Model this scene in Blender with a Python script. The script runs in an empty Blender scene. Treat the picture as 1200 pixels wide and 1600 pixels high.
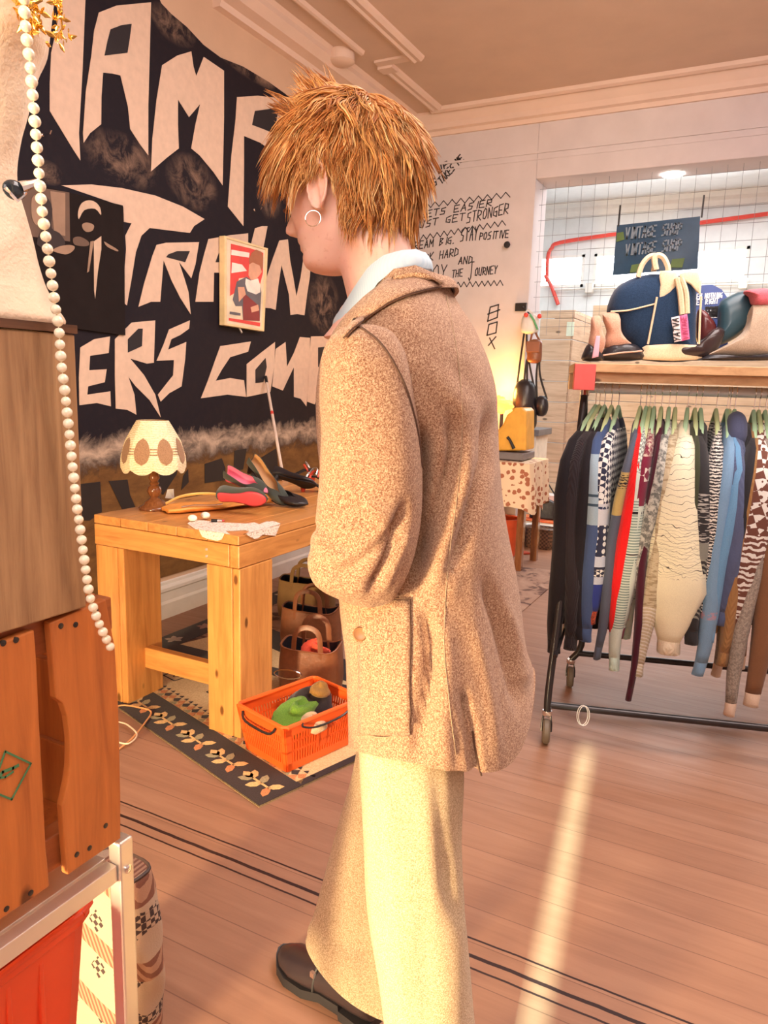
import bpy, bmesh, math, random
from math import sin, cos, pi, radians, sqrt, exp
from mathutils import Vector, Matrix
from mathutils.bvhtree import BVHTree
from mathutils.geometry import tessellate_polygon
random.seed(7)
SC = bpy.context.scene
COL = SC.collection
# ---------------------------------------------------------------- camera
EYE = Vector((0, 0, 1.35)); FPX = 1150.0
CR = Vector((0.887, 0.462, 0.029)); CU = Vector((-0.106, 0.141, 0.984)); CF = Vector((-0.450, 0.876, -0.174))
CF.normalize(); CR = (CR - CF*CR.dot(CF)).normalized(); CU = CR.cross(CF).normalized()
cam_d = bpy.data.cameras.new('camera'); cam = bpy.data.objects.new('camera', cam_d); COL.objects.link(cam)
cam.matrix_world = Matrix(((CR.x, CU.x, -CF.x, EYE.x), (CR.y, CU.y, -CF.y, EYE.y), (CR.z, CU.z, -CF.z, EYE.z), (0, 0, 0, 1)))
cam_d.sensor_fit = 'VERTICAL'; cam_d.sensor_height = 36.0; cam_d.lens = FPX/1600*36.0
cam_d.clip_start = 0.02; cam_d.clip_end = 60
SC.camera = cam
# ---------------------------------------------------------------- colour management, world, lights
SC.view_settings.view_transform = 'Standard'; SC.view_settings.look = 'None'
SC.view_settings.gamma = 1.0; SC.view_settings.use_curve_mapping = False
SC.view_settings.exposure = 1.15
wd = bpy.data.worlds.new('world'); SC.world = wd; wd.use_nodes = True
wd.node_tree.nodes['Background'].inputs[0].default_value = (0.80, 0.88, 1.0, 1)
wd.node_tree.nodes['Background'].inputs[1].default_value = 1.2
def light(kind, name, loc, target, energy, color, size=1.0, size_y=None, spread=None):
    d = bpy.data.lights.new(name, kind); d.energy = energy; d.color = color
    if kind == 'AREA':
        d.shape = 'RECTANGLE'; d.size = size; d.size_y = size_y or size
        if spread: d.spread = spread
    elif kind == 'SUN': d.angle = size
    else: d.shadow_soft_size = size
    o = bpy.data.objects.new(name, d); COL.objects.link(o); o.location = loc
    o.rotation_euler = (Vector(target)-Vector(loc)).to_track_quat('-Z', 'Y').to_euler()
    return o
SUN = Vector((-0.130, 0.990, -0.33)).normalized()      # travelling direction of the sunlight
light('SUN', 'sun', (0, -4, 4), Vector((0, -4, 4))+SUN, 15.0, (0.62, 0.95, 0.76), 0.014)
light('AREA', 'shop_window_daylight', (-1.22, -1.50, 0.62), (-0.75, 1.3, 0.15), 36, (1.0, 0.74, 0.42), 0.32, 0.42, 1.75)
light('AREA', 'ceiling_soft_fill', (0.25, 2.5, 3.40), (0.25, 2.6, 0), 50, (1.0, 0.90, 0.88), 2.0, 2.0)  # soft overhead fill, added; no fitting hangs here
light('AREA', 'front_soft_fill', (0.2, -1.1, 2.6), (-1.2, 3.6, 1.6), 24, (1.0, 0.86, 0.80), 1.6, 1.2)  # soft fill added behind the camera, not a real fixture
light('AREA', 'ceiling_up_fill', (0.6, 1.6, 2.5), (0.2, 2.2, 3.4), 34, (1.0, 0.84, 0.76), 1.4, 1.4)  # unseen upward fill, added to brighten the ceiling
light('AREA', 'back_room_lamp', (-0.9, 7.3, 3.3), (-0.9, 7.3, 0), 30, (0.95, 0.97, 1.0), 2.0, 1.4)
light('AREA', 'back_room_daylight', (-0.6, 8.7, 2.75), (-0.6, 6.0, 1.2), 16, (0.9, 0.96, 1.0), 2.2, 0.4)
# ---------------------------------------------------------------- helpers
def ray(px, py):
    return CR*(px-600) + CU*(800-py) + CF*FPX
def at(px, py, ax, val):
    d = ray(px, py); return EYE + d*((val-EYE[ax])/d[ax])
def on_plane(px, py, p0, n):
    d = ray(px, py); return EYE + d*((Vector(p0)-EYE).dot(n)/d.dot(n))
def tag(o, label=None, cat=None, group=None, kind=None):
    if label: o['label'] = label
    if cat: o['category'] = cat
    if group: o['group'] = group
    if kind: o['kind'] = kind
    return o
def empty(name, loc=(0, 0, 0), rz=0, label=None, cat=None, group=None):
    o = bpy.data.objects.new(name, None); COL.objects.link(o); o.location = loc; o.rotation_euler = (0, 0, rz)
    o.empty_display_size = 0.05
    return tag(o, label, cat, group)
class MB:
    def __init__(s): s.v = []; s.f = []; s.m = []
    def add(s, vs, fs, mi=0):
        n = len(s.v); s.v += [tuple(v) for v in vs]; s.f += [tuple(i+n for i in f) for f in fs]; s.m += [mi]*len(fs); return s
    def box(s, a, b, mi=0, M=None):
        x0, y0, z0 = a; x1, y1, z1 = b
        vs = [Vector(p) for p in ((x0,y0,z0),(x1,y0,z0),(x1,y1,z0),(x0,y1,z0),(x0,y0,z1),(x1,y0,z1),(x1,y1,z1),(x0,y1,z1))]
        if M: vs = [M @ v for v in vs]
        return s.add(vs, [(0,3,2,1),(4,5,6,7),(0,1,5,4),(1,2,6,5),(2,3,7,6),(3,0,4,7)], mi)
    def loft(s, rings, mi=0, cap=True, closed=True):
        n = len(rings[0]); b = len(s.v); vs = []; fs = []
        for r in rings: vs += list(r)
        for i in range(len(rings)-1):
            for j in range(n if closed else n-1):
                k = (j+1) % n
                fs.append((i*n+j, i*n+k, (i+1)*n+k, (i+1)*n+j))
        if cap and closed:
            fs.append(tuple(range(n-1, -1, -1))); fs.append(tuple((len(rings)-1)*n+j for j in range(n)))
        return s.add(vs, fs, mi)
    def tube(s, pts, r, n=8, mi=0, cap=True, flat=1.0, up=None):
        pts = [Vector(p) for p in pts]; rs = r if isinstance(r, (list, tuple)) else [r]*len(pts)
        rings = []; prev = None
        for i, p in enumerate(pts):
            t = (pts[min(i+1, len(pts)-1)] - pts[max(i-1, 0)])
            if t.length < 1e-9: t = Vector((0, 0, 1))
            t.normalize()
            a = prev if prev is not None else (Vector(up) if up is not None else (Vector((0, 0, 1)) if abs(t.z) < .9 else Vector((1, 0, 0))))
            x = (a - t*a.dot(t))
            if x.length < 1e-6: x = t.orthogonal()
            x.normalize(); prev = x; y = t.cross(x)
            rings.append([p + x*(cos(2*pi*k/n)*rs[i]) + y*(sin(2*pi*k/n)*rs[i]*flat) for k in range(n)])
        return s.loft(rings, mi, cap)
    def lathe(s, prof, n=24, c=(0, 0, 0), mi=0, M=None, wob=None):
        rings = []
        for (r, z) in prof:
            rr = []
            for k in range(n):
                a = 2*pi*k/n; q = r*(wob(a, z) if wob else 1)
                v = Vector((q*cos(a)+c[0], q*sin(a)+c[1], z+c[2])); rr.append(M @ v if M else v)
            rings.append(rr)
        return s.loft(rings, mi)
    def poly(s, pts, mi=0, thick=None, off=None):
        """flat polygon (any outline); with thick a prism along off"""
        pts = [Vector(p) for p in pts]
        tris = tessellate_polygon([pts]); n = len(pts)
        if not thick: return s.add(pts, [tuple(t) for t in tris], mi)
        o = Vector(off)*thick; vs = pts + [p+o for p in pts]
        fs = [tuple(t) for t in tris] + [tuple(i+n for i in reversed(t)) for t in tris] + [(i, (i+1) % n, (i+1) % n+n, i+n) for i in range(n)]
        return s.add(vs, fs, mi)
    def ball(s, c, r, n=12, m=8, mi=0, M=None):
        rx, ry, rz = r if isinstance(r, (list, tuple)) else (r, r, r); c = Vector(c)
        vs = [c+Vector((0, 0, -rz))]; fs = []
        for i in range(1, m):
            t = -pi/2+pi*i/m
            for k in range(n): vs.append(c+Vector((rx*cos(t)*cos(2*pi*k/n), ry*cos(t)*sin(2*pi*k/n), rz*sin(t))))
        vs.append(c+Vector((0, 0, rz)))
        for k in range(n): fs.append((0, 1+(k+1) % n, 1+k)); fs.append((len(vs)-1, 1+(m-2)*n+k, 1+(m-2)*n+(k+1) % n))
        for i in range(m-2):
            for k in range(n):
                k2 = (k+1) % n; fs.append((1+i*n+k, 1+i*n+k2, 1+(i+1)*n+k2, 1+(i+1)*n+k))
        if M: vs = [M @ v for v in vs]
        return s.add(vs, fs, mi)
    def pillow(s, outline, thick, M, mi=0, steps=(1, .93, .8, .55, .25), flatness=.6, sub=1):
        """outline in local x,z; inflated along local y; M places it"""
        pts = smooth_closed(outline, sub) if sub > 1 else [Vector(p) for p in outline]
        cx = sum(p[0] for p in pts)/len(pts); cz = sum(p[1] for p in pts)/len(pts)
        rings = []
        lv = [(k, (1-k**4)**flatness if k < 1 else 0) for k in steps]
        for sgn, seq in ((-1, list(reversed(lv))), (1, lv[1:] if True else lv)):
            for k, h in seq:
                rings.append([M @ Vector((cx+(p[0]-cx)*k, sgn*h*thick/2, cz+(p[1]-cz)*k)) for p in pts])
        return s.loft(rings, mi)
    def build(s, name, mats, parent=None, smooth=True, bevel=None, sub=0, angle=40):
        if parent:      # shapes are given in world space; the root may already stand at its place
            r = parent
            while r.parent: r = r.parent
            R = (Matrix.Translation(r.location) @ r.rotation_euler.to_matrix().to_4x4()).inverted()
            s.v = [tuple(R @ Vector(v)) for v in s.v]
        me = bpy.data.meshes.new(name); me.from_pydata(s.v, [], s.f); me.update()
        for m in (mats if isinstance(mats, (list, tuple)) else [mats]): me.materials.append(m)
        for p, mi in zip(me.polygons, s.m): p.material_index = mi
        bm = bmesh.new(); bm.from_mesh(me); bmesh.ops.recalc_face_normals(bm, faces=bm.faces); bm.to_mesh(me); bm.free()
        o = bpy.data.objects.new(name, me); COL.objects.link(o)
        if parent:
            o.parent = parent
        if smooth:
            for p in me.polygons: p.use_smooth = True
            try: me.set_sharp_from_angle(angle=radians(angle))
            except Exception: pass
        if bevel:
            b = o.modifiers.new('bevel', 'BEVEL'); b.width = bevel; b.segments = 2; b.limit_method = 'ANGLE'; b.angle_limit = radians(35)
        if sub:
            b = o.modifiers.new('sub', 'SUBSURF'); b.levels = sub; b.render_levels = sub
        return o
def smooth_closed(pts, sub=4):
    pts = [Vector((p[0], p[1])) for p in pts]; n = len(pts); out = []
    for i in range(n):
        a, b, c, d = pts[i-1], pts[i], pts[(i+1) % n], pts[(i+2) % n]
        for k in range(sub):
            t = k/sub
            out.append(0.5*((2*b)+(c-a)*t+(2*a-5*b+4*c-d)*t*t+(3*b-a-3*c+d)*t**3))
    return out
def smooth_open(pts, sub=4):
    pts = [Vector(p) for p in pts]; n = len(pts); out = []
    for i in range(n-1):
        a, b, c, d = pts[max(i-1, 0)], pts[i], pts[i+1], pts[min(i+2, n-1)]
        for k in range(sub):
            t = k/sub
            out.append(0.5*((2*b)+(c-a)*t+(2*a-5*b+4*c-d)*t*t+(3*b-a-3*c+d)*t**3))
    out.append(pts[-1]); return out
def interp(tab, x):
    if x <= tab[0][0]: return tab[0][1:]
    for a, b in zip(tab, tab[1:]):
        if x <= b[0]:
            t = (x-a[0])/(b[0]-a[0]); return tuple(p+(q-p)*t for p, q in zip(a[1:], b[1:]))
    return tab[-1][1:]
# ---------------------------------------------------------------- materials
class NT:
    def __init__(s, name):
        s.m = bpy.data.materials.new(name); s.m.use_nodes = True; s.t = s.m.node_tree; s.n = s.t.nodes
        s.b = s.n['Principled BSDF']; s.tc = s.n.new('ShaderNodeTexCoord')
    def node(s, typ, **kw):
        n = s.n.new(typ)
        for k, v in kw.items(): setattr(n, k, v)
        return n
    def inp(s, sock, v):
        if isinstance(v, bpy.types.NodeSocket): s.t.links.new(v, sock)
        elif isinstance(v, (tuple, list)): sock.default_value = (*v, 1) if (len(v) == 3 and sock.type == 'RGBA') else v
        else: sock.default_value = v
    def mapv(s, scale=(1, 1, 1), rot=(0, 0, 0), loc=(0, 0, 0), coord='Object'):
        n = s.node('ShaderNodeMapping'); s.t.links.new(s.tc.outputs[coord], n.inputs[0])
        n.inputs['Scale'].default_value = scale; n.inputs['Rotation'].default_value = rot; n.inputs['Location'].default_value = loc
        return n.outputs[0]
    def noise(s, vec, scale=5, detail=4, rough=.55, dist=0):
        n = s.node('ShaderNodeTexNoise'); s.inp(n.inputs['Vector'], vec); n.inputs['Scale'].default_value = scale
        n.inputs['Detail'].default_value = detail; n.inputs['Roughness'].default_value = rough; n.inputs['Distortion'].default_value = dist
        return n.outputs[0]
    def wave(s, vec, scale=5, dist=0, typ='BANDS', direction='X', dscale=1.0, profile='SIN'):
        n = s.node('ShaderNodeTexWave', wave_type=typ, bands_direction=direction, wave_profile=profile); s.inp(n.inputs['Vector'], vec)
        n.inputs['Scale'].default_value = scale; n.inputs['Distortion'].default_value = dist; n.inputs['Detail Scale'].default_value = dscale
        return n.outputs['Fac']
    def voro(s, vec, scale=5, feature='F1', out='Distance', metric='EUCLIDEAN', rand=1.0):
        n = s.node('ShaderNodeTexVoronoi', feature=feature)
        if feature not in ('DISTANCE_TO_EDGE',): n.distance = metric
        s.inp(n.inputs['Vector'], vec); n.inputs['Scale'].default_value = scale; n.inputs['Randomness'].default_value = rand
        return n.outputs[out]
    def checker(s, vec, scale, a=(0, 0, 0), b=(1, 1, 1)):
        n = s.node('ShaderNodeTexChecker'); s.inp(n.inputs['Vector'], vec); n.inputs['Scale'].default_value = scale
        n.inputs['Color1'].default_value = (*a, 1); n.inputs['Color2'].default_value = (*b, 1); return n.outputs[1]
    def ramp(s, fac, stops, const=False):
        n = s.node('ShaderNodeValToRGB'); s.inp(n.inputs[0], fac); r = n.color_ramp
        if const: r.interpolation = 'CONSTANT'
        while len(r.elements) < len(stops): r.elements.new(0.5)
        for e, (p, c) in zip(r.elements, stops): e.position = p; e.color = (*c, 1) if len(c) == 3 else c
        return n.outputs[0]
    def math(s, op, a, b=0.0, c=0.0, clamp=False):
        n = s.node('ShaderNodeMath', operation=op, use_clamp=clamp); s.inp(n.inputs[0], a); s.inp(n.inputs[1], b); s.inp(n.inputs[2], c); return n.outputs[0]
    def mix(s, fac, a, b, mode='MIX'):
        n = s.node('ShaderNodeMix', data_type='RGBA', blend_type=mode); s.inp(n.inputs[0], fac); s.inp(n.inputs[6], a); s.inp(n.inputs[7], b); return n.outputs[2]
    def sep(s, coord='Object'):
        n = s.node('ShaderNodeSeparateXYZ'); s.t.links.new(s.tc.outputs[coord], n.inputs[0]); return n.outputs
    def done(s, color, rough=.6, metal=0, bump=None, bstr=.3, bdist=.01, sheen=0, spec=None, trans=0, coat=0, emis=None, estr=0, alpha=None, sss=0):
        s.inp(s.b.inputs['Base Color'], color); s.inp(s.b.inputs['Roughness'], rough); s.b.inputs['Metallic'].default_value = metal
        if sheen: s.b.inputs['Sheen Weight'].default_value = sheen
        if spec is not None: s.b.inputs['Specular IOR Level'].default_value = spec
        if trans: s.b.inputs['Transmission Weight'].default_value = trans
        if coat: s.b.inputs['Coat Weight'].default_value = coat
        if sss:
            s.b.inputs['Subsurface Weight'].default_value = sss; s.b.inputs['Subsurface Radius'].default_value = (.02, .008, .004); s.b.inputs['Subsurface Scale'].default_value = .3
        if emis: s.b.inputs['Emission Color'].default_value = (*emis, 1); s.b.inputs['Emission Strength'].default_value = estr
        if bump is not None:
            n = s.node('ShaderNodeBump'); s.inp(n.inputs['Height'], bump); n.inputs['Strength'].default_value = bstr; n.inputs['Distance'].default_value = bdist
            s.t.links.new(n.outputs[0], s.b.inputs['Normal'])
        return s.m
def plain(name, c, rough=.6, metal=0, var=.12, scale=12, bump=.15, **kw):
    t = NT(name); v = t.mapv(); n = t.noise(v, scale, 5)
    lo = tuple(x*(1-var) for x in c); hi = tuple(min(1, x*(1+var)) for x in c)
    return t.done(t.ramp(n, [(.3, lo), (.7, hi)]), rough, metal, bump=n if bump else None, bstr=bump or 0, bdist=.004, **kw)
def cloth(name, c, c2=None, scale=420, rough=.9, bump=.35, big=.12):
    t = NT(name); v = t.mapv(); c2 = c2 or tuple(x*.65 for x in c)
    n = t.noise(v, scale, 2, .6); n2 = t.noise(v, 6, 3)
    col = t.ramp(n, [(.35, c2), (.62, c)])
    col = t.mix(.6, col, t.ramp(n2, [(.3, (1-big,)*3), (.7, (1, 1, 1))]), 'MULTIPLY')
    return t.done(col, rough, bump=n, bstr=bump, bdist=.002, sheen=.15, spec=.2)
def wood(name, light_, dark, axis='X', scale=1.0, rough=.45, knots=True, bump=.15, coat=0):
    t = NT(name); st = {'X': (1.2, 14, 14), 'Y': (14, 1.2, 14), 'Z': (14, 14, 1.2)}[axis]
    v = t.mapv(scale=tuple(q*scale for q in st)); n = t.noise(v, 1.6, 6, .62, .6)
    n2 = t.noise(t.mapv(), 3.0*scale, 3)
    col = t.ramp(n, [(.25, dark), (.5, tuple((a*.4+b*.6) for a, b in zip(dark, light_))), (.72, light_)])
    col = t.mix(.35, col, t.ramp(n2, [(.3, (.72, .66, .6)), (.7, (1, 1, 1))]), 'MULTIPLY')
    if knots:
        k = t.voro(t.mapv(scale=tuple((3.2 if q < 2 else 7) * scale for q in st)), 1.0)
        col = t.mix(t.ramp(k, [(.07, (1, 1, 1)), (.13, (0, 0, 0))]), col, tuple(x*.35 for x in dark))
    return t.done(col, rough, bump=n, bstr=bump, bdist=.003, coat=coat)
M = {}
M['wall'] = plain('painted_wall', (.64, .575, .575), .75, scale=5, var=.05, bump=.08)
M['tanwall'] = plain('tan_wall', (.62, .43, .30), .75, scale=5, var=.05, bump=.08)
M['ceiling'] = plain('ceiling_paint', (.62, .46, .36), .8, scale=4, var=.04, bump=.05)
M['mould'] = plain('moulding_paint', (.74, .56, .46), .6, var=.04, scale=4, bump=.04)
M['white'] = plain('white_paint', (.80, .78, .74), .55, var=.04, bump=.05)
M['coolwhite'] = plain('back_room_paint', (.74, .76, .76), .6, var=.04, bump=.05)
M['table_x'] = wood('pine_beam_across', (.86, .42, .12), (.52, .20, .045), 'X', 1.6, .32, coat=.15)
M['table_y'] = wood('pine_beam_deep', (.80, .38, .11), (.48, .18, .04), 'Y', 1.6, .32, coat=.15)
M['table_z'] = wood('pine_beam_upright', (.86, .42, .12), (.54, .21, .05), 'Z', 1.6, .32, coat=.15)
M['crate'] = wood('stained_crate_wood', (.66, .22, .05), (.34, .09, .02), 'Z', 1.8, .45)
M['crate_y'] = wood('stained_crate_batten', (.52, .17, .045), (.22, .06, .02), 'Y', 1.8, .45)
M['rough'] = wood('rough_sawn_wood', (.50, .31, .15), (.22, .11, .05), 'Z', 2.6, .7, knots=False, bump=.5)
M['plank'] = wood('pale_planks', (.72, .55, .38), (.46, .31, .19), 'X', 1.3, .6)
M['shelf'] = wood('shelf_pine', (.74, .48, .25), (.46, .26, .12), 'X', 1.5, .5)
M['walnut'] = wood('turned_dark_wood', (.30, .11, .035), (.10, .03, .012), 'Z', 3, .22, knots=False, coat=.5)
M['chrome'] = plain('chrome', (.85, .85, .86), .12, 1, var=.02, bump=0)
M['rail'] = plain('steel_sheen_tint', (.72, .80, .88), .38, .25, var=.02, bump=0)  # bright bluish reflection of the rail put into its base colour
M['alu'] = plain('aluminium', (.78, .74, .68), .38, .75, var=.03, bump=.03)
M['gold'] = plain('gold', (.95, .62, .16), .2, 1, var=.05, bump=0)
M['dark_metal'] = plain('dark_metal', (.05, .045, .045), .3, .6, bump=.05)
M['iron'] = plain('black_pipe', (.03, .026, .028), .28, .3, bump=.03)
M['rubber'] = plain('grey_rubber', (.14, .11, .08), .5, bump=.05)
M['black_leather'] = plain('black_leather', (.018, .016, .02), .32, bump=.4, scale=60)
M['brown_leather'] = plain('brown_leather', (.22, .075, .03), .4, bump=.3, scale=50)
M['tan_leather'] = plain('orange_leather', (.80, .33, .07), .5, bump=.25, scale=30)
M['orange'] = plain('orange_plastic', (.93, .13, .02), .35, var=.05, bump=.03)
M['red_tray'] = plain('red_plastic', (.80, .075, .02), .38, var=.08, bump=.05, scale=6)
M['red'] = plain('red_paint', (.72, .07, .05), .5, var=.06)
M['pearl'] = plain('pearl', (.93, .86, .66), .18, var=.03, bump=0, coat=.6)
M['black'] = plain('matte_black', (.012, .01, .012), .6, bump=.1)
M['glasspane'] = plain('window_glow', (.9, .95, 1), .3, emis=(.9, .96, 1), estr=3.2, bump=0)
M['ink'] = plain('marker_ink', (.035, .03, .035), .6, bump=0)
M['skin'] = None
def skin():
    t = NT('skin'); n = t.noise(t.mapv(), 14, 4); f = t.noise(t.mapv(), 130, 2)
    c = t.ramp(n, [(.3, (.84, .50, .39)), (.7, (.94, .66, .55))])
    c = t.mix(t.ramp(f, [(.62, (0, 0, 0)), (.7, (.25, .25, .25))]), c, (.6, .27, .17))
    return t.done(c, .48, sss=.25, bump=f, bstr=.06, bdist=.001, spec=.35)
M['skin'] = skin()
def tweed(name, a, b, c):
    t = NT(name); v = t.mapv(); n = t.noise(v, 1150, 2, .7); n2 = t.noise(v, 420, 2, .6)
    f = t.math('ADD', t.math('MULTIPLY', n, .62), t.math('MULTIPLY', n2, .38))
    col = t.ramp(f, [(.40, a), (.50, b), (.60, c)])
    return t.done(col, .92, bump=f, bstr=.5, bdist=.002, sheen=.2, spec=.15)
M['tweed'] = tweed('brown_tweed', (.16, .068, .036), (.38, .21, .125), (.70, .52, .345))
M['tweed_leg'] = tweed('sunlit_tweed', (.34, .22, .11), (.56, .43, .26), (.84, .72, .50))  # suit cloth made paler: sunlight on the trousers put into the colour
def shirt():
    t = NT('striped_shirt_cotton'); w = t.wave(t.mapv(rot=(0, .3, .5)), 90, .2, direction='X')
    return t.done(t.ramp(w, [(.3, (.50, .68, .80)), (.6, (.57, .73, .83))]), .7)
M['shirt'] = shirt()
def floor_mat():
    t = NT('floor_boards'); s = t.sep()
    v = t.mapv(scale=(1.1, 12, 1)); n = t.noise(v, 2.2, 6, .6, .4)
    big = t.noise(t.mapv(), 1.3, 3)
    col = t.ramp(n, [(.22, (.30, .16, .10)), (.55, (.37, .205, .13)), (.85, (.43, .25, .16))])
    col = t.mix(.5, col, t.ramp(big, [(.3, (.78, .68, .66)), (.7, (1, 1, 1))]), 'MULTIPLY')
    # board joints run along X, every 0.115 m
    fr = t.math('FRACT', t.math('DIVIDE', s[1], .118))
    gap = t.math('LESS_THAN', fr, .022)
    col = t.mix(t.math('MULTIPLY', gap, .55), col, (.09, .04, .03))
    bid = t.math('FLOOR', t.math('DIVIDE', s[1], .118)); wn = t.node('ShaderNodeTexWhiteNoise', noise_dimensions='1D'); t.inp(wn.inputs['W'], bid)
    col = t.mix(.28, col, t.ramp(wn.outputs[0], [(0, (.7, .66, .66)), (1, (1.0, 1.0, 1.0))]), 'MULTIPLY')
    # three dark open joints
    for yy, th, amp in ((1.548, .006, .008), (1.494, .011, .012), (1.458, .006, .008)):
        wob = t.noise(t.mapv(scale=(3, 0, 0)), 2.0, 4)
        d = t.math('ABSOLUTE', t.math('SUBTRACT', s[1], t.math('ADD', yy-amp/2, t.math('MULTIPLY', wob, amp))))
        brk = t.math('GREATER_THAN', t.noise(t.mapv(scale=(2.4, 0, 0), loc=(yy*9, 0, 0)), 2.2, 2), .36 if th > .008 else .25)
        col = t.mix(t.math('MULTIPLY', t.math('LESS_THAN', d, th/2), brk), col, (.03, .014, .014))
    return t.done(col, t.ramp(n, [(.3, (.52,)*3), (.7, (.42,)*3)]), bump=n, bstr=.08, bdist=.003, spec=.32)
M['floor'] = floor_mat()
def mural_mat():
    t = NT('mural_paint'); s = t.sep(); v = t.mapv()
    n = t.noise(t.mapv(scale=(1, 3, 7)), 2.2, 7, .65, .4); n2 = t.noise(t.mapv(scale=(1, 1, 1)), 9, 6, .7, .6)
    z = s[2]; zz = t.math('ADD', z, t.math('MULTIPLY', t.math('SUBTRACT', n2, .5), .22))
    black = (.013, .010, .016); olive = (.20, .095, .028); tan = (.42, .27, .19)
    col = t.mix(t.ramp(t.noise(v, 30, 4), [(.45, (0, 0, 0)), (.9, (.15, .15, .15))]), black, (.06, .035, .03))
    # pale cloud band just over the olive ground
    ly = t.math('ADD', .965, t.math('MULTIPLY', t.math('SUBTRACT', s[1], 2.45), .01))
    band = t.math('SUBTRACT', 1, t.math('MULTIPLY', t.math('ABSOLUTE', t.math('SUBTRACT', zz, ly)), 11), clamp=True)
    band = t.math('MULTIPLY', band, t.ramp(n, [(.3, (.25,)*3), (.55, (1,)*3)]))
    ol = t.ramp(t.math('SUBTRACT', zz, t.math('SUBTRACT', ly, .62)), [(.50, (1,)*3), (.56, (0, 0, 0))])
    olc = t.ramp(n, [(.3, (.12, .055, .02)), (.7, (.25, .125, .04))])
    col = t.mix(ol, col, olc); col = t.mix(t.math('MULTIPLY', band, .9), col, (.60, .45, .34))
    # small brushed clouds between the letters
    for (cy, cz, ry, rz) in SMEARS:
        dy = t.math('DIVIDE', t.math('SUBTRACT', s[1], cy), ry); dz = t.math('DIVIDE', t.math('SUBTRACT', z, cz), rz)
        r = t.math('SUBTRACT', 1, t.math('ADD', t.math('MULTIPLY', dy, dy), t.math('MULTIPLY', dz, dz)), clamp=True)
        col = t.mix(t.math('MULTIPLY', r, t.ramp(n2, [(.42, (0, 0, 0)), (.7, (.75,)*3)])), col, tan)
    return t.done(col, .7, spec=.2)
Wx = -2.923
SMEARS = []
for (px, py, rx, ry) in ((190, 250, 60, 45), (300, 285, 40, 45), (420, 300, 20, 45), (505, 475, 25, 50), (270, 40, 35, 30), (390, 110, 50, 16), (75, 270, 20, 20)):
    a = at(px-rx, py, 0, Wx); b = at(px+rx, py, 0, Wx); c = at(px, py, 0, Wx); d = at(px, py-ry, 0, Wx)
    SMEARS.append((c.y, c.z, abs(b.y-a.y)/2+.01, abs(d.z-c.z)))
M['mural'] = mural_mat()
M['cream_paint'] = plain('cream_letter_paint', (.70, .52, .40), .75, var=.06, scale=25, bump=.05)
M['mural_black'] = plain('black_letter_paint', (.014, .011, .016), .7, bump=.05)
M['mural_dark'] = plain('dark_letter_paint', (.022, .014, .012), .7, bump=.05)
# ================================================================ THE ROOM
BY = 5.8; CZ = 3.46; FZ = 0.17
def struct(name, mb, m, **kw):
    return tag(mb.build(name, m, smooth=kw.pop('smooth', False), **kw), kind='structure')
struct('floor', MB().box((Wx, -1.7, -.1), (3.0, 6.2, 0)), M['floor'])
struct('floor_back_room', MB().box((-3.4, 6.2, -.1), (3.0, 9.2, FZ)), M['plank'])
struct('wall_left', MB().box((Wx-.15, -1.7, 0), (Wx, BY, CZ+.1)), M['tanwall'])
ox = -1.764; oz = 2.905
struct('wall_back', MB().box((Wx-.15, BY, 0), (ox, 6.12, CZ+.1)).box((ox, BY, oz), (3.0, 6.12, CZ+.1)), M['wall'], bevel=.006)
struct('wall_right', MB().box((3.0, -1.7, 0), (3.15, 9.2, CZ+.1)), M['wall'])
# wall behind the camera: unseen, closed to block the sun but for gaps shaped for streaks
fw = MB()
SX = lambda y: -.337-.1313*(y-1.366)      # left edge of the sun streak on the floor
gx0 = SX(-1.6); gx1 = gx0+.074
gx2 = gx0-.125; gx3 = gx2+.012       # a second, hair-thin gap beside it
fw.box((Wx-.15, -1.75, 0), (gx2, -1.6, CZ+.1))
fw.box((gx3, -1.75, 0), (gx0, -1.6, CZ+.1)).box((gx2, -1.75, 0), (gx3, -1.6, .62)).box((gx2, -1.75, 1.10), (gx3, -1.6, CZ+.1))
fw.box((gx1, -1.75, 0), (3.15, -1.6, CZ+.1)).box((gx0, -1.75, 1.475), (gx1, -1.6, CZ+.1))
struct('wall_front', fw, M['tanwall'])
struct('ceiling', MB().box((Wx-.15, -1.7, CZ), (3.15, 6.12, CZ+.12)), M['ceiling'])
struct('ceiling_back_room', MB().box((-3.5, 6.12, 3.42), (3.15, 9.2, 3.52)), M['coolwhite'])
# ---- plaster mouldings
def profile_run(prof, a, b, axis):
    """extrude a list of (offset, z) along axis from a to b"""
    mb = MB(); r = []
    for t in (a, b): r.append([Vector((o, t, z)) if axis == 'Y' else Vector((t, o, z)) for o, z in prof])
    return mb.loft(r)
def trimrun(n, *a, m='mould'): return struct('trim_%d' % n, profile_run(*a), M[m])
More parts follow.
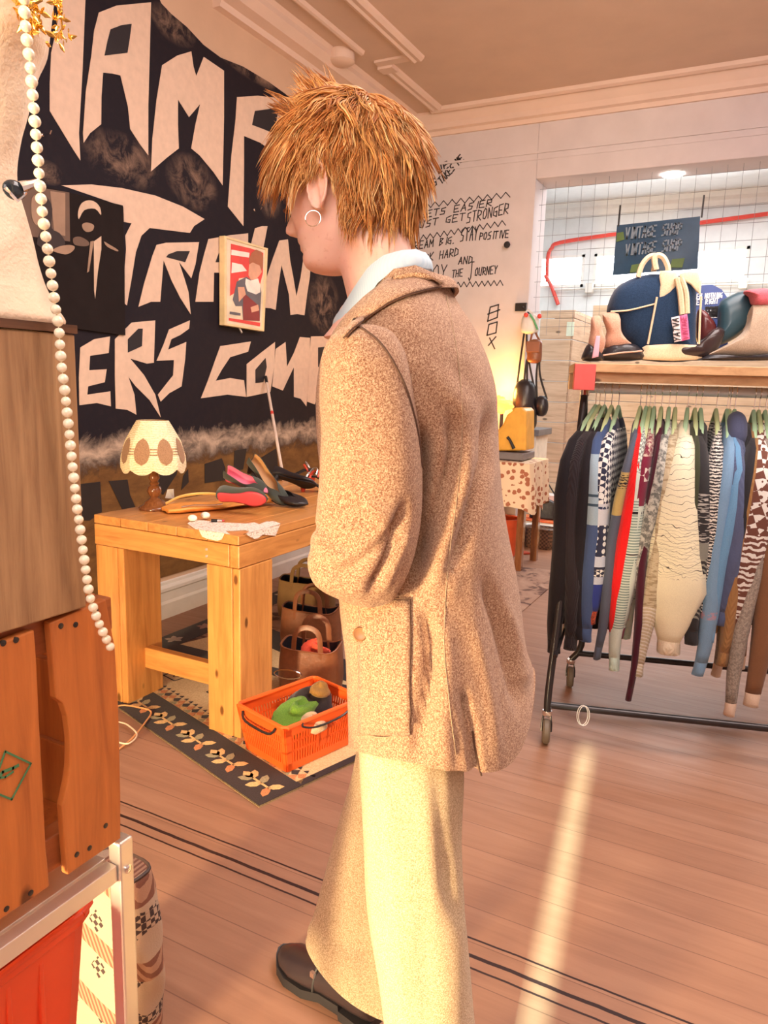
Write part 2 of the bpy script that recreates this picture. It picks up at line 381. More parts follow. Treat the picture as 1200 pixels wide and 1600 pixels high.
# cornice above the mural, starting with a mitred end
trimrun(1, [(Wx, 3.33), (Wx+.05, 3.33), (Wx+.06, 3.36), (Wx+.13, 3.37), (Wx+.17, 3.41), (Wx+.17, 3.44), (Wx+.19, CZ), (Wx, CZ)], 3.47, BY, 'Y')
trimrun(2, [(-2.62, CZ), (-2.615, 3.44), (-2.60, 3.435), (-2.585, 3.44), (-2.575, CZ)], 1.5, 4.55, 'Y')
def rib(n, x0, x1, y0, y1):
    w = x1-x0
    trimrun(n, [(x0, CZ), (x0+.005, 3.435), (x0+w*.3, 3.425), (x0+w*.45, 3.435), (x0+w*.75, 3.43), (x1-.005, 3.445), (x1, CZ)], y0, y1, 'Y')
rib(3, -2.35, -2.25, 1.5, 4.77)
rib(4, -2.59, -2.49, 4.86, 5.62)
struct('trim_5', MB().box((-2.59, 4.70, 3.445), (-2.35, 4.77, CZ)).box((-2.60, 4.77, 3.43), (-2.49, 4.86, CZ)), M['mould'])
# back cornice (runs along X)
struct('trim_6', profile_run([(5.62, CZ), (5.625, 3.435), (5.65, 3.425), (5.68, 3.43), (5.70, 3.445), (5.73, CZ)], -2.59, 3.0, 'X'), M['mould'])
struct('trim_7', profile_run([(BY, 3.30), (BY-.02, 3.30), (BY-.03, 3.33), (BY-.055, 3.34), (BY-.06, 3.38), (BY-.10, 3.44), (BY-.10, CZ), (BY, CZ)], Wx, 3.0, 'X'), M['mould'])
struct('trim_8', MB().box((Wx, BY-.012, 3.085), (3.0, BY, 3.10)).box((Wx, BY-.006, 3.04), (3.0, BY, 3.048)), M['wall'])
# round boss under the cornice where it meets the beam
struct('trim_9', MB().lathe([(.0, CZ), (.085, CZ), (.085, 3.40), (.06, 3.385), (0, 3.385)], 24, (-2.72, 4.50, 0)), M['mould'], smooth=True)
# skirting
struct('baseboard_left', profile_run([(Wx, 0), (Wx+.03, 0), (Wx+.03, .085), (Wx+.022, .10), (Wx+.022, .15), (Wx+.03, .158), (Wx+.03, .175), (Wx+.012, .19), (Wx+.012, .205), (Wx, .21)], 1.2, BY, 'Y'), M['white'])

# ---- MURAL
mur = empty('mural', (0, 0, 0), label='black wall mural with huge angular cream lettering over an olive band', cat='mural')
ground = [(48, -60), (330, -60), (255, 5), (265, 18), (290, 40), (318, 70), (345, 92), (380, 102), (420, 128), (445, 148), (520, 200), (560, 220), (640, 900)]
pts = []
out = [(-80, -120), (225, -60), (252, 5), (268, 22), (292, 42), (318, 70), (345, 90), (380, 104), (420, 128), (445, 146), (500, 190), (560, 215), (600, 235), (640, 250)]

for p in out: pts.append(at(p[0], p[1], 0, Wx+.005))
zb = .235
pts.append(Vector((Wx+.005, BY-.012, zb))); pts.append(Vector((Wx+.005, 1.55, zb))); pts.append(Vector((Wx+.005, 1.55, 3.2)))
pts = [Vector((p.x, min(p.y, BY-.012), p.z)) for p in pts]
yy0 = min(p.y for p in pts)
MB().poly(pts, thick=.004, off=(-1, 0, 0)).build('painted_ground', M['mural'], mur, smooth=False)
z1 = lambda L: [(x/2.3077, y/2.3077) for x, y in L]
z2 = lambda L: [(x/2.3077, 400+y/2.3077) for x, y in L]
z8 = lambda L: [(x/6+320, y/6+340) for x, y in L]
z5 = lambda L: [(x/3+120, y/3+640) for x, y in L]
LET = [
 ('H', z1([(228,-60),(312,-60),(308,0),(298,250),(285,480),(290,578),(265,540),(180,400),(180,300),(185,190),(205,100)]), []),
 ('A', z1([(357,45),(420,20),(545,8),(540,200),(535,380),(535,560),(505,520),(470,465),(462,385),(435,272),(405,265),(372,262),(366,350),(365,448),(325,480),(302,515),(300,480),(310,330),(330,200),(340,110)]),
   [z1([(400,105),(440,90),(475,86),(468,140),(460,190),(420,195),(378,200),(388,150)])]),
 ('M', z1([(585,235),(640,200),(690,185),(698,240),(708,275),(735,205),(808,255),(808,420),(803,668),(770,620),(720,560),(690,535),(705,450),(722,375),(682,422),(642,358),(642,450),(645,535),(600,570),(545,618),(550,500),(565,360)]), []),
 ('R', z1([(855,350),(930,345),(1045,358),(1120,380),(1120,660),(1060,600),(1000,560),(940,515),(880,490),(880,600),(878,815),(850,780),(822,745),(835,560),(850,430)]), [z1([(920,400),(1005,388),(990,482),(950,465),(910,450)])]),
 ('R', [(441,292),(500,292),(500,345),(470,372),(458,345),(450,322)], []),
 ('T', z1([(222,668),(330,665),(440,678),(560,705),(660,745),(738,790),(700,815),(685,840),(540,822),(510,850),(490,910),(475,1003),(458,1101),(450,1095),(450,960),(455,900),(452,850),(475,805),(447,800),(445,745),(330,705)]), []),
 ('R', z2([(565,-40),(600,-48),(718,-50),(705,30),(690,80),(645,20),(665,80),(680,130),(688,210),(650,150),(620,90),(590,15),(578,165),(545,165),(500,183),(520,100),(550,0)]), [z2([(608,-6),(640,-18),(685,-18),(668,22),(600,4)])]),
 ('A', z2([(752,-61),(830,-75),(895,-82),(895,200),(850,200),(850,62),(772,60),(770,165),(705,165),(720,60),(735,0)]), [z2([(790,-10),(812,-30),(850,-30),(850,22),(778,22)])]),
 ('I', z2([(920,-100),(945,-108),(965,-108),(950,-30),(940,190),(885,190),(900,-20)]), []),
 ('N', z8([(700,215),(780,203),(800,400),(830,560),(860,740),(900,560),(930,350),(960,200),(1010,200),(985,560),(960,720),(935,915),(870,905),(805,912),(790,720),(760,600),(720,440),(690,640),(665,865),(620,850),(560,845),(580,560),(640,380)]), []),
 ('M', z2([(215,440),(240,425),(270,415),(268,528),(215,530)]), []),
 ('E', z2([(290,330),(340,300),(397,290),(392,350),(325,360),(322,412),(385,408),(378,455),(318,470),(315,500),(398,488),(400,542),(350,530),(287,538),(285,440)]), []),
 ('R', z2([(415,300),(475,240),(560,232),(555,385),(530,388),(470,370),(520,430),(560,500),(580,582),(540,520),(490,470),(463,435),(485,500),(492,572),(460,555),(418,550),(415,430)]), [z2([(462,300),(500,262),(515,262),(512,325),(462,348)])]),
 ('S', z2([(610,265),(685,232),(682,262),(650,285),(618,300),(606,338),(672,310),(668,370),(655,470),(610,495),(580,525),(570,500),(605,455),(625,430),(628,375),(565,378),(590,320)]), []),
 ('C', z2([(795,325),(905,308),(895,345),(830,365),(800,410),(778,450),(830,440),(880,448),(888,508),(820,500),(725,513),(750,450),(775,380)]), []),
 ('O', z2([(890,390),(940,350),(992,310),(990,390),(975,490),(930,500),(890,508)]), [z2([(922,410),(958,368),(962,400),(950,455),(922,458)])]),
 ('M', z2([(995,335),(1030,310),(1035,400),(1060,350),(1082,292),(1118,295),(1115,420),(1105,542),(1085,515),(1060,508),(1060,400),(1020,485),(982,470)]), []),
 ('P', z2([(1122,290),(1210,288),(1230,450),(1160,455),(1135,535),(1108,525),(1112,400)]), [z2([(1148,330),(1190,325),(1190,390),(1148,400)])]),
]
def wallpts(L, dx): return [at(x, y, 0, Wx+dx) for x, y in L]
for nm, o, holes in LET:
    lt = MB().poly(wallpts(o, .008), thick=.002, off=(-1, 0, 0))
    for h in holes: lt.poly(wallpts(h, .0105), 1, thick=.0025, off=(-1, 0, 0))
    lt.build('painted_letter', [M['cream_paint'], M['mural_black']], mur, smooth=False)
for L in (z5([(10,350),(110,338),(118,480),(60,520),(0,520)]), z5([(150,335),(238,328),(250,400),(275,458),(215,470)]), z5([(380,300),(472,283),(470,300),(405,400),(385,380)]),
          z5([(500,310),(522,278),(525,340),(490,378)]), z5([(600,255),(680,228),(697,275),(697,330),(600,345)]), z5([(740,192),(797,182),(780,280),(735,290)]),
          z5([(808,260),(935,182),(950,330),(880,330),(820,320)]), z5([(560,400),(700,380),(760,420),(640,470),(540,470)])):
    MB().poly(wallpts(L, .008), thick=.002, off=(-1, 0, 0)).build('dark_letter', M['mural_dark'], mur, smooth=False)
# ---- handwriting on the back wall: a simple stroke alphabet
SF = {'A': [[(0,0),(.5,1),(.9,0)],[(.15,.4),(.8,.4)]], 'B': [[(0,0),(.1,1),(.8,.9),(.2,.55),(.8,.3),(0,0)]], 'C': [[(.9,.9),(.2,.8),(0,.3),(.3,0),(.9,.1)]],
 'D': [[(0,0),(.1,1),(.8,.75),(.8,.25),(0,0)]], 'E': [[(.9,1),(0,1),(0,0),(.9,0)],[(0,.5),(.7,.5)]], 'G': [[(.9,.95),(.1,.8),(0,.2),(.8,0),(.8,.45),(.4,.45)]],
 'H': [[(0,0),(.1,1)],[(.8,0),(.9,1)],[(.05,.5),(.85,.5)]], 'I': [[(.4,0),(.5,1)]], 'J': [[(.1,1),(.9,1)],[(.5,1),(.5,.1),(.2,-.1),(0,.1)]],
 'K': [[(0,0),(.1,1)],[(.9,1),(.05,.45),(.9,0)]], 'L': [[(.1,1),(0,0),(.8,0)]], 'M': [[(0,0),(.1,1),(.5,.4),(.85,1),(.95,0)]], 'N': [[(0,0),(.1,1),(.8,0),(.9,1)]],
 'O': [[(.5,1),(.05,.7),(.1,.1),(.6,0),(.9,.4),(.8,.9),(.5,1)]], 'P': [[(0,0),(.1,1),(.85,.85),(.8,.5),(.05,.45)]], 'Q': [[(.5,1),(0,.5),(.4,0),(.9,.5),(.5,1)],[(.5,.3),(.9,0)]],
 'R': [[(0,0),(.1,1),(.85,.85),(.8,.5),(.05,.45),(.9,0)]], 'S': [[(.9,1),(.2,.9),(.15,.55),(.8,.45),(.7,.05),(0,0)]], 'T': [[(0,1),(1,1)],[(.5,1),(.45,0)]],
 'U': [[(0,1),(.05,.1),(.7,0),(.9,1)]], 'V': [[(0,1),(.45,0),(.9,1)]], 'W': [[(0,1),(.2,0),(.5,.6),(.75,0),(1,1)]], 'X': [[(0,0),(.9,1)],[(0,1),(.9,0)]],
 'Y': [[(0,1),(.45,.5),(.9,1)],[(.45,.5),(.3,0)]], '.': [[(.1,0),(.2,.06)]], ' ': [], "'": [[(.3,1),(.2,.8)]]}
def strokes(mb, polylines, org, ux, uz, nrm, th, mi=0, h=.0015):
    """polylines in 2-D; written as raised ribbons on a plane"""
    org = Vector(org); ux = Vector(ux); uz = Vector(uz); nrm = Vector(nrm)
    for pl in polylines:
        P = [org+ux*x+uz*y for x, y in pl]
        for a, b in zip(P, P[1:]):
            d = b-a
            if d.length < 1e-6: continue
            s = d.normalized().cross(nrm)*th/2; e = d.normalized()*th*.35
            q = [a-s-e, b-s+e, b+s+e, a+s-e]
            mb.add([p for p in q]+[p+nrm*h for p in q], [(0,1,2,3),(4,5,6,7),(0,1,5,4),(1,2,6,5),(2,3,7,6),(3,0,4,7)], mi)
def write(mb, text, org, ux, uz, nrm, w, hgt, th, gap=.28, slant=.15, jit=.04, mi=0):
    rnd = random.Random(text); x = 0.0
    for ch in text:
        L = [[((x+(px+slant*py)*w+rnd.uniform(-jit, jit)*w), (py+rnd.uniform(-jit, jit))*hgt) for px, py in pl] for pl in SF.get(ch, [])]
        strokes(mb, L, org, ux, uz, nrm, th, mi); x += w*(1+gap)*(.6 if ch in "I.'" else 1)
    return x
def write_fit(mb, text, a, b, hgt, th, nrm, up=(0, 0, 1), **k):
    """text whose baseline runs from a to b"""
    a = Vector(a); b = Vector(b); ux = (b-a).normalized(); n = sum(.6 if c in "I.'" else 1 for c in text); w = (b-a).length/(n*1.28)
    write(mb, text, a, ux, Vector(up), nrm, w, hgt, th, **k)
def zigzag(mb, a, b, n, amp, th, nrm, up=(0, 0, 1)):
    a = Vector(a); b = Vector(b); ux = (b-a).normalized(); L = (b-a).length
    strokes(mb, [[(L*i/n, amp*(i % 2)) for i in range(n+1)]], a, ux, Vector(up), nrm, th)
ny = (0, -1, 0); WB = BY-.0005
def wb(px, py): return at(px, py, 1, WB)
mot = empty('handwritten_motto', wb(720, 400), label='black marker handwriting with zigzag lines on the pale wall behind the person', cat='writing')
class QB:
    def __enter__(s): s.m = MB(); return s.m
    def __exit__(s, *a): s.m.build('written_line', M['ink'], mot, smooth=False)
for t, a, b, h in (('EVER GETS EASIER', (606,350), (771,321), .050), ('YOU JUST GET', (606,366), (728,343), .052), ('STRONGER', (729,349), (796,333), .078),
                   ('DREAM BIG.', (640,391), (712,380), .058), ('STAY', (719,378), (748,374), .10), ('POSITIVE', (749,375), (796,371), .055), ('WORK HARD', (648,412), (718,399), .062), ('AND', (716,413), (740,411), .055),
                   ('ENJOY', (640,440), (700,436), .115), ('THE', (706,434), (724,431), .055), ('J', (732,436), (741,436), .13), ('OURNEY', (742,431), (778,427), .06)):
    with QB() as q: write_fit(q, t, wb(*a), wb(*b), h, .0080, ny)
for a, b, n in (((660,326), (797,308), 20), ((656,376), (790,352), 24), ((684,450), (786,446), 22)):
    with QB() as q: zigzag(q, wb(*a), wb(*b), n, .04, .007, ny)
for t, a, b in (('UP', (686,272), (704,258)), ('TAKES ME', (690,288), (726,248)), ('IT', (672,262), (684,254)), ('IS', (672,297), (686,286)), ('AE', (662,288), (677,278))):
    A = wb(*a); B = wb(*b); d = (B-A).normalized()
    with QB() as q: write_fit(q, t, A, B, .055, .010, ny, up=Vector((-d.z, 0, d.x)))
def wbl(L): return [(x, y) for x, y in L]
for L in ([(766,480),(779,476),(777,496),(762,502),(766,480)], [(762,491),(781,484)], [(764,507),(777,503),(775,520),(761,524),(764,507)], [(765,528),(773,545)], [(775,526),(763,540)]):
    P = [wb(x, y) for x, y in L]
    with QB() as q: strokes(q, [[(p.x, p.z) for p in P]], (0, WB, 0), (1, 0, 0), (0, 0, 1), ny, .010)
# small black knob on the back wall, and its shadow-casting spindle
pn = wb(795, 384)
k = MB().lathe([(0, 0), (.006, 0), (.006, .03), (.022, .034), (.026, .045), (.022, .058), (0, .06)], 16, M=Matrix.Translation(pn) @ Matrix.Rotation(radians(90), 4, 'X'))
tag(k.build('coat_peg', M['black']), 'small round black knob on the wall right of the handwritten lines', 'peg')
# metal wall hooks in the mural
for (px, py, lab) in ((397, 328, 'tiny steel hook on the mural above the framed picture'), (66, 211, 'tiny steel hook on the mural behind the pearl strand'), (432, 177, 'tiny steel hook on the mural beside the fringe of the red hair')):
    p = at(px, py, 0, Wx+.012); h = MB().tube([p, p+Vector((.05, 0, 0)), p+Vector((.058, 0, .012))], .004, 6).ball(p+Vector((.0, 0, 0)), .008, 8, 6)
    tag(h.build('wall_hook', M['chrome']), lab, 'hook', 'steel hooks in the mural')
# ---- back room
fy = 8.9
w = MB(); zb_, zt_ = 2.50, 2.86
w.box((-3.5, fy, 0), (3.1, fy+.1, zb_)).box((-3.5, fy, zt_), (3.1, fy+.1, 3.5)).box((-3.5, fy, zb_), (-2.62, fy+.1, zt_)).box((-2.07, fy, zb_), (-1.96, fy+.1, zt_)).box((-.36, fy, zb_+.0), (3.1, fy+.1, zt_))
struct('wall_back_room_rear', w, M['coolwhite'])
struct('wall_back_room_left', MB().box((-3.5, 6.12, 0), (-3.4, 9.0, 3.5)), M['coolwhite'])
for i, (a, b) in enumerate(((-2.62, -2.07), (-1.96, -1.2), (-1.2, -.36))):
    wn = empty('window_%d' % (i+1), ((a+b)/2, fy, zb_)); tag(wn, kind='structure')
    g = MB().box((a, fy+.06, zb_), (b, fy+.07, zt_)).build('pane', M['glasspane'], wn, smooth=False)
    f = MB()
    for (p, r) in (((a, fy-.01, zb_), (b, fy+.03, zb_+.03)), ((a, fy-.01, zt_-.03), (b, fy+.03, zt_)), ((a, fy-.01, zb_), (a+.03, fy+.03, zt_)), ((b-.03, fy-.01, zb_), (b, fy+.03, zt_))): f.box(p, r)
    f.build('frame', M['white'], wn, smooth=False)
struct('trim_11', profile_run([(fy, 3.28), (fy-.03, 3.28), (fy-.05, 3.33), (fy-.10, 3.36), (fy-.12, 3.42), (fy, 3.42)], -3.4, 3.0, 'X'), M['white'])
# clamps of the window rail
rl = MB().tube([(-2.4, fy-.05, 2.47), (.6, fy-.05, 2.47)], .012, 8); 
tag(rl.build('window_rail', M['alu']), 'thin metal rail along the sill below the bright back windows', 'rail')
for px in (923, 1166):
    p = at(px, 425 if px < 1000 else 402, 1, fy-.06); bx = MB().box((p.x-.045, p.y-.03, 2.42), (p.x+.045, p.y+.03, 2.53))
    tag(bx.build('rail_bracket', M['alu'], bevel=.006), 'grey clamp on the rail under the windows, %s of the hanging banner' % ('left' if px < 1000 else 'right'), 'bracket', 'clamps on the window rail')
# plank cladding on the rear wall
pw = MB(); px0 = at(918, 600, 1, fy-.35).x
z = FZ
while z < 2.24:
    pw.box((px0, fy-.36, z), (2.6, fy-.33, min(z+.168, 2.26))); z += .174
tag(pw.build('plank_partition', M['plank'], smooth=False, bevel=.004), 'pale horizontal plank partition below the back windows', 'partition')
# red conduit
pp = [at(855, 440, 1, fy-.03), at(856, 402, 1, fy-.05), at(862, 388, 1, fy-.06), at(875, 379, 1, fy-.06), at(960, 366, 1, fy-.06), at(1200, 334, 1, fy-.06)]
pp2 = [at(852, 430, 1, fy-.05), at(862, 448, 1, fy-.05), at(872, 476, 1, fy-.05)]
cd = MB().tube(smooth_open(pp, 4), .022, 8).tube(pp2, .022, 8)
tag(cd.build('red_conduit', M['red']), 'red pipe running along the back room wall above the windows', 'pipe')
sp = at(1052, 275, 2, oz-.001)
tag(MB().lathe([(0, 0), (.075, 0), (.07, -.010), (0, -.010)], 20, (sp.x, min(sp.y, 6.03), oz-.001)).build('ceiling_spotlight', plain('lamp_face', (1, 1, 1), .3, emis=(1, .98, .9), estr=12, bump=0)), 'small round lit spot in the soffit of the wide wall opening', 'ceiling light')
# ================================================================ WORK TABLE
TZ = .79; tx0, tx1, ty0, ty1 = -2.375, -1.64, 2.06, 3.78
tb = empty('work_table', ((tx0+tx1)/2, (ty0+ty1)/2, 0), label='chunky pine table with thick square legs below the mural', cat='table')
w = MB(); nb = 5
for i in range(nb):
    a = tx0+(tx1-tx0)*i/nb; b = tx0+(tx1-tx0)*(i+1)/nb
    w.box((a+.0012, ty0, TZ-.035), (b-.0012, ty1, TZ))
w.build('table_top', M['table_y'], tb, smooth=False, bevel=.003)
MB().box((tx0, ty0, TZ-.122), (tx1-.045, ty0+.045, TZ-.037)).build('front_apron', M['table_x'], tb, smooth=False, bevel=.004)
MB().box((tx1-.043, ty0, TZ-.122), (tx1, ty1, TZ-.037)).build('side_apron', M['table_y'], tb, smooth=False, bevel=.004)
MB().box((tx0, ty0+.047, TZ-.122), (tx0+.043, ty1, TZ-.037)).build('side_apron', M['table_y'], tb, smooth=False, bevel=.004)
for (lx, ly) in ((tx0, ty0+.004), (tx1-.155, ty0+.004), (tx1-.155, ty1-.24)):
    w = MB().box((lx, ly, 0), (lx+.12, ly+.20, TZ-.124)).box((lx+.122, ly, 0), (lx+.155, ly+.20, TZ-.124))
    w.build('leg', M['table_z'], tb, smooth=False, bevel=.004)
MB().box((tx0+.155, ty0+.10, .135), (tx1-.155, ty0+.14, .225)).build('stretcher', M['table_x'], tb, smooth=False, bevel=.004)
for zz in (.716, .742):
    p = at(330, 850, 1, ty0); MB().lathe([(0, 0), (.006, 0), (.005, .003), (0, .004)], 10, M=Matrix.Translation((-1.79, ty0, zz-.02)) @ Matrix.Rotation(radians(90), 4, 'X')).build('screw', M['alu'], tb)
# ---------------------------------------------------------------- LAMP
lx, ly = -2.27, 2.29
lamp = empty('table_lamp', (lx, ly, TZ), label='turned wooden table lamp with a scalloped crochet shade on the pine table', cat='lamp')
pr = [(0,0),(.064,0),(.066,.008),(.060,.016),(.046,.022),(.040,.034),(.026,.044),(.016,.052),(.024,.062),(.031,.078),(.028,.094),(.016,.104),(.021,.112),(.015,.120),(.024,.134),(.020,.150),(.011,.158),(.016,.166),(.012,.176),(.017,.188),(.012,.2),(.009,.235),(0,.235)]
MB().lathe(pr, 28, (lx, ly, TZ)).build('lamp_base', M['walnut'], lamp, angle=60)
def crochet():
    t = NT('cream_crochet'); v = t.mapv(); a = t.wave(t.mapv(rot=(0, 0, 0)), 46, 3.0, direction='Z'); b = t.voro(v, 120)
    f = t.math('MULTIPLY', a, b)
    return t.done(t.ramp(f, [(.0, (.66, .48, .22)), (.12, (.92, .78, .48)), (.4, (.98, .88, .62))]), .85, bump=b, bstr=.7, bdist=.003, trans=0)
M['crochet'] = crochet(); M['medal'] = cloth('brown_crochet', (.46, .27, .15), scale=300)
NS = 8; zs0, zs1 = TZ+.165, TZ+.375
def shade_pt(a, t):          # t 0 bottom .. 1 top
    r = interp([(0, .131), (.12, .1335), (.3, .130), (.6, .112), (.85, .083), (1, .064)], t)[0]
    k = cos(pi/NS)/cos(((a % (2*pi/NS))-pi/NS)); rr = r*(.35+.65*k)
    return Vector((lx+rr*cos(a), ly+rr*sin(a), zs0+(zs1-zs0)*t))
rings = []; nn = NS*8
for t in [0, .06, .15, .3, .45, .6, .75, .88, 1]:
    rr = []
    for k in range(nn):
        a = 2*pi*k/nn; p = shade_pt(a, t)
        if t == 0: p.z += .022*(1-abs(sin(a*NS/2)))**1.4 - .006
        rr.append(p)
    rings.append(rr)
sh = MB().loft(rings, cap=False); inner = [[Vector((lx+(p.x-lx)*.97, ly+(p.y-ly)*.97, p.z)) for p in r] for r in rings]; sh.loft(inner, cap=False)
shade = sh.build('lamp_shade', M['crochet'], lamp, angle=30)
for i in range(NS):
    am = 2*pi*(i+.5)/NS; mb = MB(); vs_ = []
    for kk in (1, .7, .4, .12):
        for k in range(20):
            u = 2*pi*k/20; q = (1+.03*cos(u*12))*kk; pt_ = shade_pt(am+.27*cos(u)*q, .42+.25*sin(u)*q); vs_.append(pt_+Vector((pt_.x-lx, pt_.y-ly, 0)).normalized()*.0022)
    mb.add(vs_, [(r_*20+k, r_*20+(k+1) % 20, r_*20+20+(k+1) % 20, r_*20+20+k) for r_ in range(3) for k in range(20)]+[tuple(60+k for k in range(20))])
    mb.build('medallion', M['medal'], shade)
    s = MB()
    for kz in (-.04, 0, .04):
        s.tube([shade_pt(2*pi*i/NS+da, .42+kz*1.3)*1.0+Vector((cos(2*pi*i/NS), sin(2*pi*i/NS), 0))*.002 for da in (-.12, -.06, 0, .06, .12)], .0016, 5)
    s.build('lacing', M['medal'], shade)
# ---------------------------------------------------------------- things lying on the table
tp = lambda px, py, z=TZ: at(px, py, 2, z)
def shoe_shell(L, W, heel, Hc, M4, open_to=.62, th=.004, toe_z=.028):
    """pump: x toe-ward, returns MB with mats 0 outer 1 lining 2 sole"""
    mb = MB(); nx = 15; na = 13; out = []; inn = []
    for i in range(nx+1):
        t = i/nx; x = L*t
        wv = W/2*interp([(0, .50), (.08, .66), (.3, .68), (.5, .80), (.68, 1.0), (.85, .86), (.95, .5), (1, .06)], t)[0]
        sz = heel*interp([(0, 1), (.2, .92), (.45, .45), (.65, .04), (.8, 0), (1, .10)], t)[0]
        hh = interp([(0, Hc), (.12, Hc*.95), (.4, Hc*.62), (open_to, Hc*.62), (.75, Hc*.55), (.9, toe_z*.8), (1, toe_z*.25)], t)[0]
        am = radians(interp([(0, 118), (.2, 112), (open_to*.8, 118), (open_to, 150), (open_to+.06, 180), (1, 180)], t)[0])
        ro = []; ri = []
        for j in range(na):
            a = -am+2*am*j/(na-1)      # 0 = straight down
            y = sin(a); z = -cos(a); y = math.copysign(abs(y)**.75, y); z = math.copysign(abs(z)**.7, z)
            ro.append(M4 @ Vector((x, wv*y, sz+hh/2+hh/2*z)))
            k = .90; ri.append(M4 @ Vector((x+(th if i == 0 else 0), wv*k*y, sz+hh/2+hh/2*z*k+.001)))
        out.append(ro); inn.append(ri)
    mb.loft(out, 0, cap=False, closed=False); mb.loft(inn, 1, cap=False, closed=False)
    for R, Q in ((out, inn),):
        for j in (0, na-1):
            vs = [r[j] for r in R]+[q[j] for q in Q]; n = len(R); mb.add(vs, [(i, i+1, n+i+1, n+i) for i in range(n-1)], 0)
        mb.add(list(R[0])+list(Q[0]), [(j, j+1, na+j+1, na+j) for j in range(na-1)], 0)
    # sole and heel
    top = []; bot = []
    for i in range(13):
        t = .02+.96*i/12; x = L*t; wv = W/2*interp([(0, .44), (.1, .60), (.3, .5), (.5, .62), (.68, .95), (.85, .82), (.97, .34), (1, .1)], t)[0]; sz = heel*interp([(0, 1), (.2, .92), (.45, .45), (.65, .04), (.8, 0), (1, .10)], t)[0]
        top.append([M4 @ Vector((x, -wv, sz+.003)), M4 @ Vector((x, wv, sz+.003)), M4 @ Vector((x, wv, sz-.004)), M4 @ Vector((x, -wv, sz-.004))])
    mb.loft(top, 2)
    if heel > .012:
        r = []
        for t, k in ((1, 1), (.5, .62), (0, .5)):
            r.append([M4 @ Vector((L*.10+L*.085*k*cos(a)-L*.02*(1-t), W*.30*k*sin(a), (heel+.004)*t-.004*(1-t))) for a in [2*pi*q/12 for q in range(12)]])
        mb.loft(r, 2)
    return mb
def place(p, yaw=0, pitch=0, roll=0): return Matrix.Translation(p) @ Matrix.Rotation(yaw, 4, 'Z') @ Matrix.Rotation(pitch, 4, 'Y') @ Matrix.Rotation(roll, 4, 'X')
pink = plain('pink_lining', (.86, .22, .34), .6); redsole = plain('red_sole', (.55, .06, .08), .5); green_su = plain('dark_green_suede', (.045, .055, .042), .85, sheen=.3); tanl = plain('tan_lining', (.55, .31, .13), .5)
GS = 'shoes heaped on the pine table'
def shoe(name, p, yaw, pitch, roll, mats, lab, L=.24, W=.082, heel=.05, Hc=.058, **k):
    mb = shoe_shell(L, W, heel, Hc, place(p, yaw, pitch, roll), **k); o = mb.build(name, mats, sub=1, angle=180); return tag(o, lab, 'shoe', GS)
# tan leather clutch, folded
A = tp(268, 806); B = tp(436, 792); d = (B-A).normalized(); nrm = Vector((-d.y, d.x, 0))
bag = empty('leather_folder', A, label='folded orange tan leather bag lying under the shoes on the table', cat='bag')
L = (B-A).length; rg = []
for i in range(13):
    t = i/12; c = A+d*(L*t)+nrm*.075; hw = .075*interp([(0, .55), (.08, .9), (.5, 1.0), (.8, .9), (1, .55)], t)[0]; hh = interp([(0, .010), (.15, .016), (.45, .012), (.8, .030), (1, .034)], t)[0]
    rg.append([c+nrm*(-hw*cos(a))+Vector((0, 0, hh*(1+.9*sin(a))+.002+.004*sin(a*3+t*6))) for a in [2*pi*k/18 for k in range(18)]])
MB().loft(rg).build('body', M['tan_leather'], bag)
st = [A+nrm*.12+d*.02+Vector((0,0,.03)), A+nrm*.16+d*.10+Vector((0,0,.05)), A+nrm*.17+d*.2+Vector((0,0,.055)), A+nrm*.14+d*.3+Vector((0,0,.045)), A+nrm*.1+d*.36+Vector((0,0,.03))]
MB().tube(smooth_open(st, 4), .006, 6, flat=.4).build('strap', plain('ochre_strap', (.80, .45, .12), .5), bag)
zc = MB().tube([A+nrm*.02+d*(.05+.03*i)+Vector((0, 0, .030+.003*sin(i))) for i in range(7)], .003, 6); zc.build('zipper', M['chrome'], bag)
Z3 = lambda z: Vector((0, 0, z))
shoe('court_shoe', tp(336, 802)+Z3(.062), radians(14), radians(-3), radians(-68), [green_su, pink, redsole], 'dark suede shoe on its side, red sole patch showing, on the tan leather bag', L=.235, W=.088, heel=.012, Hc=.075)
shoe('court_shoe', tp(352, 792)+Z3(.125), radians(20), radians(16), radians(38), [green_su, pink, redsole], 'dark suede shoe with bright pink lining, behind the red soled one', L=.20, W=.085, heel=.012, Hc=.075)
shoe('court_shoe', tp(384, 786)+Z3(.150), radians(12), radians(36), radians(30), [green_su, tanl, M['black']], 'dark green heeled shoe with a tan lining tipped down on its toe', L=.255, W=.09, heel=.055, Hc=.07)
shoe('court_shoe', tp(408, 786)+Z3(.022), radians(2), radians(2), radians(14), [M['black_leather'], M['black'], M['black']], 'black shiny court shoe at the right end of the heap on the table', L=.25, W=.09, heel=.035, Hc=.06)
shoe('court_shoe', tp(424, 768)+Z3(.055), radians(20), radians(4), radians(-42), [M['black_leather'], M['black'], M['black']], 'dull black court shoe behind the shiny one, near the white stick', L=.235, W=.09, heel=.03, Hc=.06)
